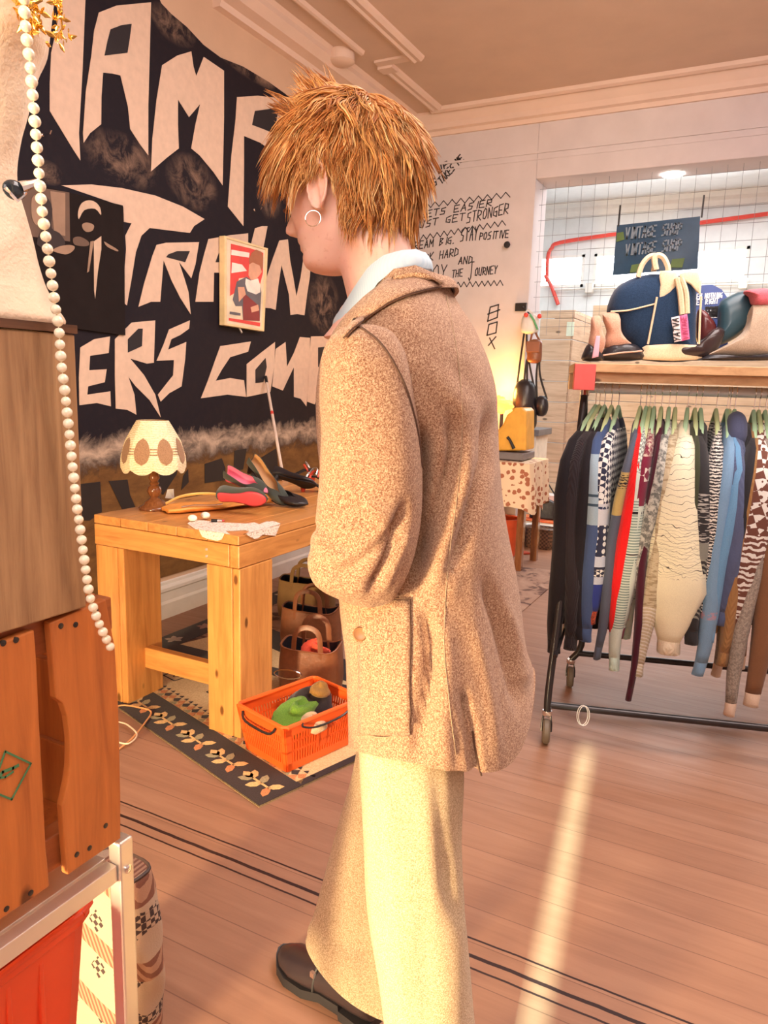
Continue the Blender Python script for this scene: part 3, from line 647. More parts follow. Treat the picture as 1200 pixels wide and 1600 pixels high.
# glittery strappy sandals against the person's sleeve
def strappy(p, yaw, lab):
    o = empty('strappy_sandal', p, yaw, lab, 'sandal', 'bright sandals at the far end of the table')
    Mx = place(p, yaw); sil = plain('silver_strap', (.75, .8, .82), .2, .8, bump=0); rd = plain('red_strap', (.75, .08, .04), .35, bump=0)
    MB().loft([[Mx @ Vector((x, s*w, z+dz)) for s, dz in ((-1, 0), (1, 0), (1, .008), (-1, .008))] for x, w, z in ((0, .025, .05), (.05, .03, .045), (.11, .028, .015), (.17, .04, .0), (.22, .028, .004))]).build('sole', M['black'], o)
    MB().loft([[Mx @ Vector((.012+.02*k*cos(a), .02*k*sin(a), z)) for a in [2*pi*q/10 for q in range(10)]] for z, k in ((0, .5), (.05, 1))]).build('heel', rd, o)
    for x, z, r, m in ((.19, .004, .036, sil), (.165, .004, .04, rd), (.145, .006, .038, sil), (.03, .05, .03, rd), (.02, .065, .03, sil)):
        MB().tube([Mx @ Vector((x+.02*sin(a), r*cos(a), z+r*1.1*sin(a))) for a in [pi*k/10 for k in range(11)]], .005, 6, flat=.5).build('strap', m, o)
strappy(tp(470, 768), radians(30), 'silver and red strappy sandal nearest the shoe heap')
strappy(tp(484, 760), radians(70), 'silver and red strappy sandal half hidden by the brown sleeve')
strappy(tp(488, 748), radians(-140), 'strappy sandal farthest back on the table, over the others')
# lace doily
lace = NT('lace'); lv = lace.mapv(); lf = lace.voro(lv, 150); M['lace'] = lace.done(lace.ramp(lf, [(.5, (.95, .84, .72)), (.85, (.62, .45, .34))]), .85, bump=lf, bstr=.6, bdist=.002)
dz = TZ+.003
dl = [(293,818),(300,812),(318,813),(340,816),(365,817),(385,818),(397,816),(405,819),(415,815),(428,814),(438,818),(441,826),(436,833),(428,836),(420,834),(412,834),(404,838),(398,835),(390,829),(380,828),(360,829),(352,829),(345,838),(318,833),(312,827),(305,826)]
c2 = [at(x, y, 2, dz) for x, y in dl]
c2 = [Vector((min(p.x, tx1-.002), max(p.y, ty0+.001), p.z)) for p in c2]
mb = MB().poly(c2, thick=.002, off=(0, 0, -1))
hang = [at(x, y, 1, ty0-.002) for x, y in ((311,829.5),(316,838),(322,841),(330,843),(340,845),(347,843),(351,835.5))]
hang[0].z = TZ+.002; hang[-1].z = TZ+.002
mb.poly(hang, thick=.002, off=(0, -1, 0))
hr = [at(x, y, 0, tx1+.002) for x, y in ((384,835),(389,838),(397,842),(403,841),(410,835),(418,836),(430,837),(437,833))]
hr[0].z = TZ+.002; hr[-1].z = TZ+.002
mb.poly(hr, thick=.002, off=(1, 0, 0))
tag(mb.build('lace_doily', M['lace'], smooth=False), 'scalloped cream lace strip hanging over the table corner', 'doily')
for px, py, r, lab in ((301, 816, .016, 'small white ball at the left end of the lace'), (321, 812, .017, 'small white ball between the lace and the tan bag')):
    c = tp(px, py); tag(MB().ball((c.x, c.y, TZ+.004+r*.8), (r*1.2, r, r*.8), 14, 10).build('cotton_ball', plain('white_wool', (.92, .84, .72), .9)), lab, 'ball', 'white balls on the table')
a = tp(330, 817)+Vector((0, 0, .009)); b = tp(351, 817)+Vector((0, 0, .009)); mk = empty('lipstick', a, label='small black and silver tube with a red tip beside the lace', cat='lipstick')
MB().tube([a, a.lerp(b, .45)], .006, 10).build('cap', M['black'], mk); MB().tube([a.lerp(b, .46), a.lerp(b, .82)], .0055, 10).build('barrel', M['chrome'], mk); MB().tube([a.lerp(b, .83), b], [.0045, .003], 10).build('tip', redsole, mk)
tc = tp(263, 779); tag(MB().poly([tc+Vector((-.02, 0, .0)), tc+Vector((.025, .01, 0)), tc+Vector((.02, .012, .045)), tc+Vector((-.014, .01, .04))], thick=.002, off=(0, 1, 0)).build('price_tag', M['white'], smooth=False), 'small white paper tag standing behind the lamp foot', 'tag')
# stick leaning on the mural
a = Vector((-2.36, 3.36, TZ+.004)); b = Vector((Wx+.018, 3.93, 1.36)); stk = empty('leaning_stick', a, label='thin white stick with a red mark leaning on the mural behind the shoes', cat='stick')
MB().tube([a, b], .009, 8).build('rod', plain('pale_stick', (.74, .60, .50), .5), stk); MB().tube([a.lerp(b, .60), a.lerp(b, .63)], .0098, 8).build('band', M['red'], stk)
MB().tube([a.lerp(b, .93), b], .010, 8).build('ferrule', M['black'], stk)
# ================================================================ RUGS
K = Vector((-1.31, 1.74, 0)); e1 = Vector((-.956, .294, 0)); e2 = Vector((.294, .956, 0))
RM = Matrix(((e1.x, e2.x, 0, K.x), (e1.y, e2.y, 0, K.y), (0, 0, 1, 0), (0, 0, 0, 1)))
rug = empty('kilim_rug', K, label='cream patterned rug with a black leaf border under the front table legs', cat='rug')
RL, RW = 1.45, 1.05; bw = .175
wool = cloth('cream_wool', (.80, .60, .32), (.62, .42, .2), 200); bwool = cloth('black_wool', (.035, .022, .025), scale=200); ow = cloth('rust_wool', (.70, .28, .10), scale=200); gw = cloth('sage_wool', (.40, .36, .20), scale=200); yw = cloth('straw_wool', (.86, .58, .24), scale=200)
MB().box((0, 0, .001), (RL, RW, .008), M=RM).build('field', wool, rug, smooth=False)
b = MB().box((0, 0, .002), (RL, bw, .0095), M=RM).box((0, bw, .002), (.03, RW, .0095), M=RM).box((0, RW-bw, .002), (RL, RW, .0095), M=RM)
b.build('border', bwool, rug, smooth=False)
def flat(mb, pts, z0=.0095, h=.001, mi=0): mb.poly([RM @ Vector((x, y, z0)) for x, y in pts], mi, thick=h, off=(0, 0, 1))
def leaf(cx, cy, a, l, wd): return [(cx+cos(a)*u*l-sin(a)*v*wd, cy+sin(a)*u*l+cos(a)*v*wd) for u, v in ((0,0),(.3,.45),(.7,.42),(1,0),(.7,-.42),(.3,-.45))]
lf_ = MB(); RI = RM.inverted()
for i in range(6):
    cx = .10+.205*i; cy = bw*.47; mi = i % 2
    flat(lf_, [(cx-.05, cy-.004), (cx+.05, cy-.004), (cx+.05, cy+.004), (cx-.05, cy+.004)], mi=0)
    for (ox_, oy_, an, q) in ((-.035, 0, 2.2, 0), (-.035, 0, -2.2, 1), (.0, 0, 1.0, 2), (.0, 0, -1.0, 0), (.045, 0, .7, 0), (.045, 0, -.7, 2), (.05, 0, 0, 0)):
        flat(lf_, leaf(cx+ox_, cy+oy_, an, .055, .032), mi=[0, 1, 2][q])
lf_.build('leaf_sprays', [yw, ow, gw], rug, smooth=False)
tri = MB()
for i in range(40):
    x = .01+i*.036
    flat(tri, [(x, bw+.004), (x+.018, bw+.030), (x+.036, bw+.004)], .0085, mi=i % 3); flat(tri, [(x+.018, bw+.034), (x+.036, bw+.058), (x+.054, bw+.034), (x+.036, bw+.020)], .0085, mi=(i*2+1) % 4)
    flat(tri, [(x, bw+.062), (x+.010, bw+.078), (x+.022, bw+.062)], .0085, mi=3)
tri.build('diamond_edging', [yw, ow, gw, bwool], rug, smooth=False)
mt = MB()
def line(L, th, mb=mt, z=.0085):
    for a, b in zip(L, L[1:]):
        a = Vector((*a, 0)); b = Vector((*b, 0)); s = (b-a).normalized().cross(Vector((0, 0, 1)))*th/2; flat(mb, [tuple((a-s).xy), tuple((b-s).xy), tuple((b+s).xy), tuple((a+s).xy)], z)
for cx, cy, s in ((.35, .36, 1), (.8, .40, 1.2), (.55, .56, .8), (.25, .6, .8), (1.1, .34, .9), (.95, .62, .8)):
    line([(cx-.05*s, cy-.04*s), (cx+.05*s, cy-.045*s), (cx+.055*s, cy+.04*s), (cx-.045*s, cy+.045*s), (cx-.05*s, cy-.04*s)], .006)
    line([(cx-.02, cy), (cx+.02, cy+.01), (cx, cy-.015)], .006)
mt.build('motifs', bwool, rug, smooth=False)
# second rug along the wall
rug2 = empty('runner_rug', (-2.2, 3.9, 0), label='grey brown rug with a black floral border along the white skirting', cat='rug')
fld = NT('faded_wool'); fn = fld.noise(fld.mapv(), 7, 5, .6, 1.2); gm = fld.done(fld.ramp(fn, [(.40, (.12, .06, .045)), (.47, (.34, .20, .14)), (.7, (.44, .28, .2))]), .9)
MB().box((-2.66, 2.66, .001), (-1.2, 5.3, .007)).build('field', gm, rug2, smooth=False)
MB().box((-2.68, 2.62, .001), (-2.53, 5.3, .009)).box((-2.53, 2.62, .001), (-1.2, 2.70, .009)).build('border', bwool, rug2, smooth=False)
f2 = MB(); RM = Matrix.Identity(4)
for i in range(11):
    cy = 2.74+.24*i
    for an in (0, 1.2, 2.4, 3.6, 4.8): flat(f2, leaf(-2.605, cy, an, .05, .03), .009, mi=i % 2)
f2.build('leaf_sprays', [plain('dull_cream', (.45, .36, .3)), plain('dull_rose', (.35, .2, .16))], rug2, smooth=False)
# loose cable on the rug
cpts = [at(x, y, 2, .014) for x, y in ((175, 1108), (190, 1102), (215, 1105), (236, 1112), (226, 1130), (205, 1155), (186, 1170))]
tag(MB().tube(smooth_open(cpts, 5), .0035, 6).build('thin_cable', plain('orange_cable', (.80, .40, .16), .4)), 'thin orange cable looped over the leaf border of the rug', 'cable')
cpts = [at(x, y, 2, .018) for x, y in ((186, 1128), (200, 1133), (214, 1148), (200, 1162), (180, 1158))]
tag(MB().tube(smooth_open(cpts, 5), .003, 6).build('thin_cable', plain('cream_cable', (.9, .7, .5), .4)), 'thin pale cable curled on the rug beside the crate', 'cable')
# ================================================================ BASKET
bc = Vector((-1.415, 2.13, .012)); ang = math.atan2(.30, .085)     # long side direction
bk = empty('shopping_basket', bc, label='orange plastic shopping basket on the rug beside the front table leg', cat='basket')
bu = Vector((cos(ang), sin(ang), 0)); bv = Vector((sin(ang), -cos(ang), 0))
BH = .175
def bp(u, v, z):      # u,v in -1..1
    k = interp([(0, .84), (BH, 1.0)], z)[0]; return bc+bu*(u*.185*k)+bv*(v*.135*k)+Vector((0, 0, z))
def bbar(mb, a, b, w, t=.003):
    mb.tube([a, b], w/2, 4, flat=t/w*2 if t < w else 1)
bs = MB()
walls = []
for (ua, va, ub, vb, n) in ((-1, -1, 1, -1, 24), (1, -1, 1, 1, 18), (1, 1, -1, 1, 24), (-1, 1, -1, -1, 18)):
    P = lambda s, z: bp(ua+(ub-ua)*s, va+(vb-va)*s, z)
    def plate(s0, s1, z0, z1):
        o = [P(s0, z0), P(s1, z0), P(s1, z1), P(s0, z1)]; nrm = (o[1]-o[0]).cross(o[3]-o[0]).normalized()*.004
        bs.add(o+[q-nrm for q in o], [(0,1,2,3),(4,5,6,7),(0,1,5,4),(1,2,6,5),(2,3,7,6),(3,0,4,7)])
    plate(0, 1, 0, .03); plate(0, 1, BH-.035, BH); plate(0, 1, .072, .080); plate(0, 1, .110, .116)
    plate(0, .07, 0, BH); plate(.93, 1, 0, BH)
    for i in range(n): plate(.07+.86*(i+.2)/n, .07+.86*(i+.75)/n, .03, BH-.035)
    if n == 24: plate(.42, .58, .05, .13)
bs.box((-.155, -.113, 0), (.155, .113, .004), M=Matrix(((bu.x, bv.x, 0, bc.x), (bu.y, bv.y, 0, bc.y), (0, 0, 1, bc.z), (0, 0, 0, 1))))
bs.build('basket_body', M['orange'], bk, smooth=False)
rim = [bp(u, v, BH) for u, v in ((-1, -.9), (-.93, -1), (.93, -1), (1, -.9), (1, .9), (.93, 1), (-.93, 1), (-1, .9), (-1, -.9))]
MB().tube(rim, .008, 8).build('rim', M['orange'], bk)
for s in (-1, 1):
    h = [bp(-.6, s*1.04, BH+.0), bp(-.62, s*1.12, BH-.01), bp(-.3, s*1.16, BH-.028), bp(.3, s*1.16, BH-.028), bp(.62, s*1.12, BH-.01), bp(.6, s*1.04, BH)]
    MB().tube(smooth_open(h, 4), .004, 6).build('handle', M['dark_metal'], bk)
h = [bp(-1.04, -.7, BH-.01), bp(-1.12, -.5, BH-.035), bp(-1.13, .5, BH-.035), bp(-1.04, .7, BH-.01)]
MB().tube(smooth_open(h, 4), .005, 6).build('handle', M['dark_metal'], bk)
def crumple(c, r, seed, n=28, m=18, amp=.22, freq=3):
    rnd = random.Random(seed); ph = [(rnd.uniform(0, 6.3), rnd.uniform(1, freq), rnd.uniform(1, freq), rnd.uniform(-1, 1)) for _ in range(7)]
    mb = MB(); rings = []
    for i in range(m+1):
        t = -pi/2+pi*i/m*.999+.0005; rr = []
        for k in range(n):
            a = 2*pi*k/n; q = 1+amp*sum(sin(p+round(f)*a+g*t*2)*s for p, f, g, s in ph)/2.2
            rr.append(Vector(c)+Vector((r[0]*cos(t)*cos(a)*q, r[1]*cos(t)*sin(a)*q, r[2]*sin(t)*q)))
        rings.append(rr)
    return mb.loft(rings)
tag(crumple(bc+bu*.07-bv*.02+Vector((0, 0, .13)), (.085, .095, .065), 3).build('black_cloth', cloth('black_knit', (.03, .02, .02))), 'crumpled black cloth in the back of the orange basket', 'cloth')
tag(crumple(bc-bu*.03+bv*.02+Vector((0, 0, .135)), (.06, .115, .05), 5, amp=.28).build('green_cloth', cloth('green_felt', (.18, .36, .04), (.12, .26, .03), 300, big=.3)), 'bright green folded cloth in the orange basket', 'cloth')
tag(crumple(bc-bu*.03+bv*.10+Vector((0, 0, .13)), (.05, .045, .035), 8).build('peach_cloth', cloth('peach_cloth', (.85, .6, .38))), 'pale peach cloth at the right of the green one in the basket', 'cloth')
tag(crumple(bc+bu*.09+bv*.0+Vector((0, 0, .185)), (.035, .05, .035), 9).build('velvet_pouch', cloth('olive_velvet', (.36, .18, .04))), 'small ochre velvet pouch on top of the black cloth', 'pouch')
# ================================================================ HANDBAGS ON THE FLOOR
def open_bag(name, c, w, d, h, rz, mat, lab, inner=None, handles=True, hh=.10, sag=.02, group=None, lid=False):
    o = empty(name, c, rz, lab, 'bag', group); Mx = Matrix.Translation(c) @ Matrix.Rotation(rz, 4, 'Z'); mb = MB(); rg = []; ri = []
    def ring(k, z, inset=0):
        r = []
        for q in range(32):
            a = 2*pi*q/32; x = math.copysign(abs(cos(a))**.5, cos(a))*(w/2*k-inset); y = math.copysign(abs(sin(a))**.5, sin(a))*(d/2*k-inset)
            r.append(Mx @ Vector((x, y, z+(sag*(.5*cos(2*a)+.25*sin(3*a+1)) if z > h*.7 else 0))))
        return r
    for z, k in ((0, .88), (.012, .98), (h*.35, 1.03), (h*.7, 1.0), (h, .96)): rg.append(ring(k, z))
    mb.loft(rg, cap=False); mb.add(rg[0], [tuple(range(32))])
    for z, k in ((h, .96), (h*.6, .97), (.02, .9)): ri.append(ring(k, z, .006))
    mb.loft(ri, 1, cap=False); mb.add(ri[-1], [tuple(range(32))], 1); mb.add(rg[-1]+ri[0], [(q, (q+1) % 32, 32+(q+1) % 32, 32+q) for q in range(32)])
    mb.build('body', [mat, inner or M['black_leather']], o)
    MB().tube(rg[-1]+[rg[-1][0]], .004, 6).build('piping', mat, o)
    if handles:
        for s in (-1, 1):
            P = [Mx @ Vector((x, s*d*.46, z)) for x, z in ((-w*.24, h*.78), (-w*.22, h*.98), (-w*.18, h+hh*.75), (0, h+hh), (w*.18, h+hh*.75), (w*.22, h*.98), (w*.24, h*.78))]
            MB().tube(smooth_open(P, 4), .004, 6, flat=3.2, up=(0, 1, 0)).build('handle', mat, o)
    return o, Mx
GB = 'leather bags standing on the floor beside the table leg'
o, Mx = open_bag('leather_tote', Vector((-1.66, 2.58, .008)), .27, .17, .21, radians(18), M['brown_leather'], 'reddish brown leather tote standing open behind the orange basket, bright scarf inside', group=GB)
tag(crumple(Mx @ Vector((.02, .0, .165)), (.055, .035, .05), 12, amp=.3).build('red_scarf', cloth('coral_scarf', (.90, .12, .06), (.75, .08, .04), 300)), 'crumpled coral red scarf in the brown leather tote', 'scarf')
MB().tube([Mx @ Vector((.06*cos(a)-.08, -.092, .10+.02*sin(a))) for a in [2*pi*k/12 for k in range(13)]], .003, 6).build('buckle', M['chrome'], o)
open_bag('leather_handbag', Vector((-1.93, 2.99, .008)), .30, .13, .22, radians(15), M['brown_leather'], 'brown leather handbag with upright handles behind the tote', group=GB)
open_bag('suede_handbag', Vector((-2.24, 3.42, .008)), .32, .16, .22, radians(20), plain('olive_suede', (.24, .13, .045), .8), 'olive brown soft handbag with a curved handle, farthest from the basket', group=GB)
open_bag('black_handbag', Vector((-2.42, 4.30, .008)), .3, .14, .17, radians(50), M['black_leather'], 'black handbag near the skirting beyond the other floor bags', group=GB)
# ================================================================ FRAMED PICTURE AND PHOTO PRINT
fr = empty('framed_picture', at(384, 443, 0, Wx+.03), label='narrow cream framed picture of a red haired child, hung tilted on the mural', cat='picture')
Q = [(351,368),(419,388),(413,518),(351,508)]
xw = Wx+.055
O4 = [at(x, y, 0, xw) for x, y in Q]; ctr = sum(O4, Vector())/4
def inset(k, dx): return [Vector((p.x+dx, ctr.y+(p.y-ctr.y)*k[0], ctr.z+(p.z-ctr.z)*k[1])) for p in O4]
def quadframe(mb, outer, inner_, dx):
    vs = outer+inner_+[p+Vector((dx, 0, 0)) for p in outer+inner_]; f = []
    for i in range(4):
        j = (i+1) % 4; f += [(i, j, 4+j, 4+i), (8+i, 8+j, 12+j, 12+i), (i, j, 8+j, 8+i), (4+i, 4+j, 12+j, 12+i)]
    return mb.add(vs, f)
quadframe(MB(), inset((1, 1), 0), inset((.90, .95), 0), -.04).build('frame', plain('cream_gilt', (.80, .62, .34), .4), fr, smooth=False, bevel=.002)
creamp = plain('poster_paper', (.80, .68, .50), .6, bump=0)
MB().add(inset((.91, .955), -.006)+inset((.91, .955), -.03), [(0,1,2,3),(4,5,6,7),(0,1,5,4),(1,2,6,5),(2,3,7,6),(3,0,4,7)]).build('poster', creamp, fr, smooth=False)
zp = lambda L: [(x/6+320, y/6+340) for x, y in L]
def pic(mb, L, mi, dx): mb.poly([at(x, y, 0, xw-.006+dx) for x, y in zp(L)], mi, thick=.0006, off=(-1, 0, 0))
pm = MB(); pmats = [plain('print_red', (.74, .06, .05), .5, bump=0), plain('print_hair', (.42, .14, .06), .5, bump=0), plain('print_skin', (.72, .38, .25), .5, bump=0), plain('print_white', (.88, .82, .74), .5, bump=0), plain('print_grey', (.13, .12, .14), .5, bump=0), plain('print_dark', (.25, .03, .03), .5, bump=0)]
pic(pm, [(245,245),(435,290),(548,330),(545,520),(520,620),(390,560),(320,570),(290,700),(236,735)], 0, .001)
pic(pm, [(250,300),(420,330),(415,375),(248,350)], 3, .0018); pic(pm, [(255,420),(350,440),(395,500),(250,520)], 3, .0018)
pic(pm, [(440,330),(480,300),(530,320),(548,370),(545,470),(520,500),(420,440),(415,390)], 1, .002)
pic(pm, [(415,440),(450,420),(515,450),(535,510),(510,545),(480,580),(430,580),(410,540)], 2, .0025)
pic(pm, [(300,600),(390,555),(520,640),(530,700),(515,970),(360,960),(350,830),(290,830),(262,770)], 4, .002)
pic(pm, [(385,570),(430,590),(500,570),(520,640),(520,700),(480,720),(400,690),(380,620)], 3, .003)
pic(pm, [(310,650),(370,650),(385,720),(320,790)], 2, .0035); pic(pm, [(360,700),(510,830),(515,970),(360,960)], 5, .003); pic(pm, [(430,840),(500,815),(510,870),(440,890)], 2, .0038)
pic(pm, [(226,940),(520,985),(518,1020),(226,965)], 0, .002)
pic(pm, [(235,880),(335,895),(335,920),(232,905)], 4, .002)
pm.build('print', pmats, fr, smooth=False)
tag(MB().tube([at(374, 512, 0, Wx+.03), at(378, 520, 0, Wx+.05)], .006, 6).build('picture_nail', M['alu']), 'small pale peg under the bottom edge of the framed picture', 'peg')
ph = empty('photo_print', at(110, 400, 0, Wx+.02), label='dark monochrome photo print of two figures at the left of the mural', cat='photo')
xp = Wx+.022
def P0(L, dx=0): return [at(x, y, 0, xp+dx) for x, y in L]
MB().poly(P0([(20,286),(60,289),(192,321),(196,524),(110,512),(20,500)]), thick=.012, off=(-1, 0, 0)).build('board', plain('photo_black', (.016, .011, .011), .8, bump=0, spec=.15), ph, smooth=False)
zz = lambda L: [(x/4.705, 220+y/4.705) for x, y in L]
pt = MB(); sep = [plain('photo_sepia', (.34, .22, .15), .5, bump=0), plain('photo_light', (.62, .46, .34), .5, bump=0), plain('photo_mid', (.14, .085, .06), .5, bump=0), plain('photo_dark', (.03, .018, .018), .5, bump=0)]
pt.poly(P0(zz([(130,330),(330,350),(510,380),(515,740),(200,700)]), .001), 2, thick=.0006, off=(-1,0,0))
pt.poly(P0(zz([(370,370),(480,385),(480,700),(400,680)]), .002), 0, thick=.0006, off=(-1,0,0))
for i in range(1):
    pt.poly(P0(smooth_closed(zz([(235,420),(290,400),(310,470),(305,580),(270,620),(235,560)]), 3), .003), 0, thick=.0006, off=(-1,0,0))
pt.poly(P0(smooth_closed(zz([(300,390),(350,420),(385,500),(380,640),(440,680),(480,760),(400,800),(270,760),(320,600)]), 3), .0028), 3, thick=.0006, off=(-1,0,0))
pt.poly(P0(smooth_closed(zz([(390,800),(440,775),(510,765),(550,780),(530,815),(480,835),(400,815)]), 3), .0035), 0, thick=.0006, off=(-1,0,0))
pt.poly(P0(smooth_closed(zz([(575,520),(600,460),(650,437),(700,450),(735,490),(742,545),(700,500),(620,510),(580,575)]), 3), .003), 1, thick=.0006, off=(-1,0,0))
pt.poly(P0(smooth_closed(zz([(605,615),(640,600),(690,620),(680,660),(640,670),(612,650)]), 3), .003), 0, thick=.0006, off=(-1,0,0))
pt.poly(P0(zz([(690,740),(745,700),(745,800),(720,960),(700,1160),(692,1100)]), .003), 1, thick=.0006, off=(-1,0,0))
pt.poly(P0(zz([(665,740),(690,735),(655,960),(640,970)]), .003), 0, thick=.0006, off=(-1,0,0))
pt.poly(P0(smooth_closed(zz([(765,740),(800,760),(865,800),(860,812),(790,780)]), 3), .003), 0, thick=.0006, off=(-1,0,0))
pt.poly(P0(smooth_closed(zz([(540,715),(590,705),(650,740),(650,770),(600,775),(545,760)]), 3), .003), 2, thick=.0006, off=(-1,0,0))
pt.build('image', sep, ph, smooth=False)
# ================================================================ CLOTHES RACK
RO = Vector((-.657, 2.98, 0)); RR = Vector((.959, .283, 0)).normalized(); RP = Vector((RR.y, -RR.x, 0))
def rk(s, w, z): return RO+RR*s+RP*w+Vector((0, 0, z))
def rkpx(px, py, w):
    p = on_plane(px, py, RO+RP*w, RP); d = p-RO; return (d.dot(RR), p.z)
RZ = 1.35; RLEN = 1.75
rack = empty('clothes_rack', rk(0, 0, 0), label='black wheeled clothes rack with a chrome top rail, right of the person', cat='clothes rack')
MB().tube([rk(-.01, 0, RZ), rk(RLEN+.02, 0, RZ)], .0195, 16).build('top_rail', M['rail'], rack)
for s0, nm in ((0, 'near'), (RLEN, 'far')):
    sg = -1 if s0 == 0 else 1
    MB().tube([rk(s0, .03, RZ+.02), rk(s0, .04, RZ-.03)], .017, 12).build('post_sleeve', M['chrome'], rack)
    MB().tube(smooth_open([rk(s0, .02, RZ), rk(s0-.02, .12, 1.0), rk(s0-.055, .25, .42), rk(s0-.07, .30, .2), rk(s0-.07, .31, .125)], 3), .0145, 10).build('front_post', M['iron'], rack)
    MB().tube(smooth_open([rk(s0, -.02, RZ), rk(s0+.03, -.12, 1.0), rk(s0+.08, -.24, .42), rk(s0+.09, -.265, .2), rk(s0+.05, -.27, .125)], 3), .0145, 10).build('rear_post', M['iron'], rack)
    MB().tube([rk(s0-.055, .30, .34), rk(s0+.01, 0, .44), rk(s0+.08, -.25, .34)], .009, 8).build('end_brace', M['iron'], rack)
    for ss, ww in ((s0-.07, .31), (s0+.05, -.27)):
        c = rk(ss, ww, 0)
        cs = MB().lathe([(.0, .125), (.018, .125), (.020, .112), (.015, .103), (0, .103)], 14, c).build('caster_socket', M['chrome'], rack)
        y = MB()
        for sd in (-1, 1): y.tube([c+RR*(.013*sd)+Vector((0, 0, .105)), c+RR*(.018*sd)+RP*.012+Vector((0, 0, .075)), c+RR*(.018*sd)+RP*.02+Vector((0, 0, .047))], .004, 6)
        y.build('caster_fork', M['dark_metal'], rack)
        wr = []
        for r_, t in ((.012, -.013), (.040, -.014), (.047, -.007), (.047, .007), (.040, .014), (.012, .013)):
            wr.append([c+RP*(.02+cos(a)*r_)+RR*t+Vector((0, 0, .0475+sin(a)*r_)) for a in [2*pi*k/24 for k in range(24)]])
        MB().loft(wr).build('caster_wheel', M['rubber'], rack)
MB().tube([rk(-.07, .305, .145), rk(RLEN-.07, .305, .145)], .0135, 12).build('bottom_rail', M['iron'], rack)
MB().tube([rk(.08, -.262, .16), rk(RLEN+.08, -.262, .16)], .0135, 12).build('bottom_rail', M['iron'], rack)
# wire tag loop on the bottom rail
c = rk(.06, .305, .145); ring = [c+RR*(.020*sin(a))+Vector((0, 0, -.020+.040*cos(a)))+RP*(.016) for a in [2*pi*k/20 for k in range(21)]]
tag(MB().tube(ring, .0016, 6).tube([p+RR*.006+RP*.004 for p in ring], .0016, 6).build('wire_loop', M['white']), 'small white wire loop hanging on the rack bottom rail', 'loop')
# ---- top shelf of the rack
SZ = 1.44; sw = .19
sh = empty('top_shelf', rk(0, 0, SZ-.1), label='pine board with red painted block end on top of the clothes rack', cat='shelf')
SM = Matrix(((RR.x, -RP.x, 0, RO.x), (RR.y, -RP.y, 0, RO.y), (0, 0, 1, 0), (0, 0, 0, 1)))     # local x along rail, y away from camera
s_l = rkpx(932, 590, sw)[0]; s_ll = rkpx(897, 590, sw)[0]
MB().box((s_ll, -sw, SZ-.032), (RLEN+.2, .22, SZ), M=SM).build('board', M['shelf'], sh, smooth=False, bevel=.002)
MB().box((s_l, -sw+.03, SZ-.066), (RLEN+.2, -sw+.05, SZ-.033), M=SM).build('lower_rail', M['shelf'], sh, smooth=False)
MB().box((s_ll, -sw-.003, SZ-.098), (s_l-.004, -sw+.08, SZ-.003), M=SM).build('red_block', plain('red_end', (.70, .11, .10), .6), sh, smooth=False, bevel=.002)
MB().box((s_ll, .12, SZ-.098), (s_l-.004, .20, SZ-.034), M=SM).build('rear_block', M['shelf'], sh, smooth=False, bevel=.002)
# ---- garments
def knit(name, base, ops=(), stops=None, rough=.95, rib=0):
    t = NT(name); s = t.sep(); v = t.mapv(); n = t.noise(v, 380, 2, .6); big = t.noise(v, 7, 2)
    col = base
    if stops:
        col = t.ramp(t.math('MULTIPLY', s[2], -.8), [(-z*.8 if z < 0 else z, c) for z, c in stops], const=True)
    for (z0, z1, kind, c2, k) in ops:
        m = t.math('MULTIPLY', t.math('LESS_THAN', s[2], z0), t.math('GREATER_THAN', s[2], z1))
        if kind == 'solid': f = 1.0
        elif kind == 'check': f = t.checker(t.mapv(scale=(1, 1, 1), rot=(.0, radians(45), 0), loc=(.003, .003, .003)), k); 
        elif kind == 'stripe': f = t.math('GREATER_THAN', t.wave(v, k, .3, direction='Z'), .5)
        elif kind == 'zig': f = t.math('GREATER_THAN', t.wave(v, k, 5.0, direction='Z', dscale=2.5), .55)
        elif kind == 'line': f = t.math('LESS_THAN', t.math('ABSOLUTE', t.math('SUBTRACT', t.wave(v, k, 6.0, direction='Z', dscale=1.6), .5)), .045)
        elif kind == 'hatch': f = t.math('GREATER_THAN', t.wave(t.mapv(rot=(0, .6, 0)), k, 2.0, direction='Z', dscale=2), .62)
        elif kind == 'spots': f = t.math('LESS_THAN', t.voro(v, k, rand=.15), .36)
        elif kind == 'dash': f = t.math('GREATER_THAN', t.noise(t.mapv(scale=(.5, .5, 3)), k, 1), .55)
        elif kind == 'mottle': f = t.ramp(t.noise(v, k, 3, .7), [(.42, (0, 0, 0)), (.58, (1, 1, 1))])
        elif kind == 'diamond':
            a = t.checker(t.mapv(rot=(0, radians(45), radians(30))), k); b = t.math('GREATER_THAN', t.voro(v, k*1.2, rand=0.0), .25); f = t.math('MULTIPLY', a, b)
        f = t.math('MULTIPLY', m, f); col = t.mix(f, col, c2)
    col = t.mix(.5, col, t.ramp(n, [(.3, (.72,)*3), (.65, (1, 1, 1))]), 'MULTIPLY'); col = t.mix(.4, col, t.ramp(big, [(.3, (.8,)*3), (.7, (1, 1, 1))]), 'MULTIPLY')
    bmp = n
    if rib: bmp = t.math('ADD', t.math('MULTIPLY', t.wave(v, rib, .4, direction='X'), 1.2), n)
    return t.done(col, rough, bump=bmp, bstr=.45, bdist=.003, sheen=.15, spec=.15)
W_ = (.82, .84, .80); BK = (.02, .018, .022); NV = (.03, .045, .10)
K_black = knit('black_knit', (.016, .013, .016)); K_black2 = knit('charcoal_knit', (.028, .022, .026), rib=60)
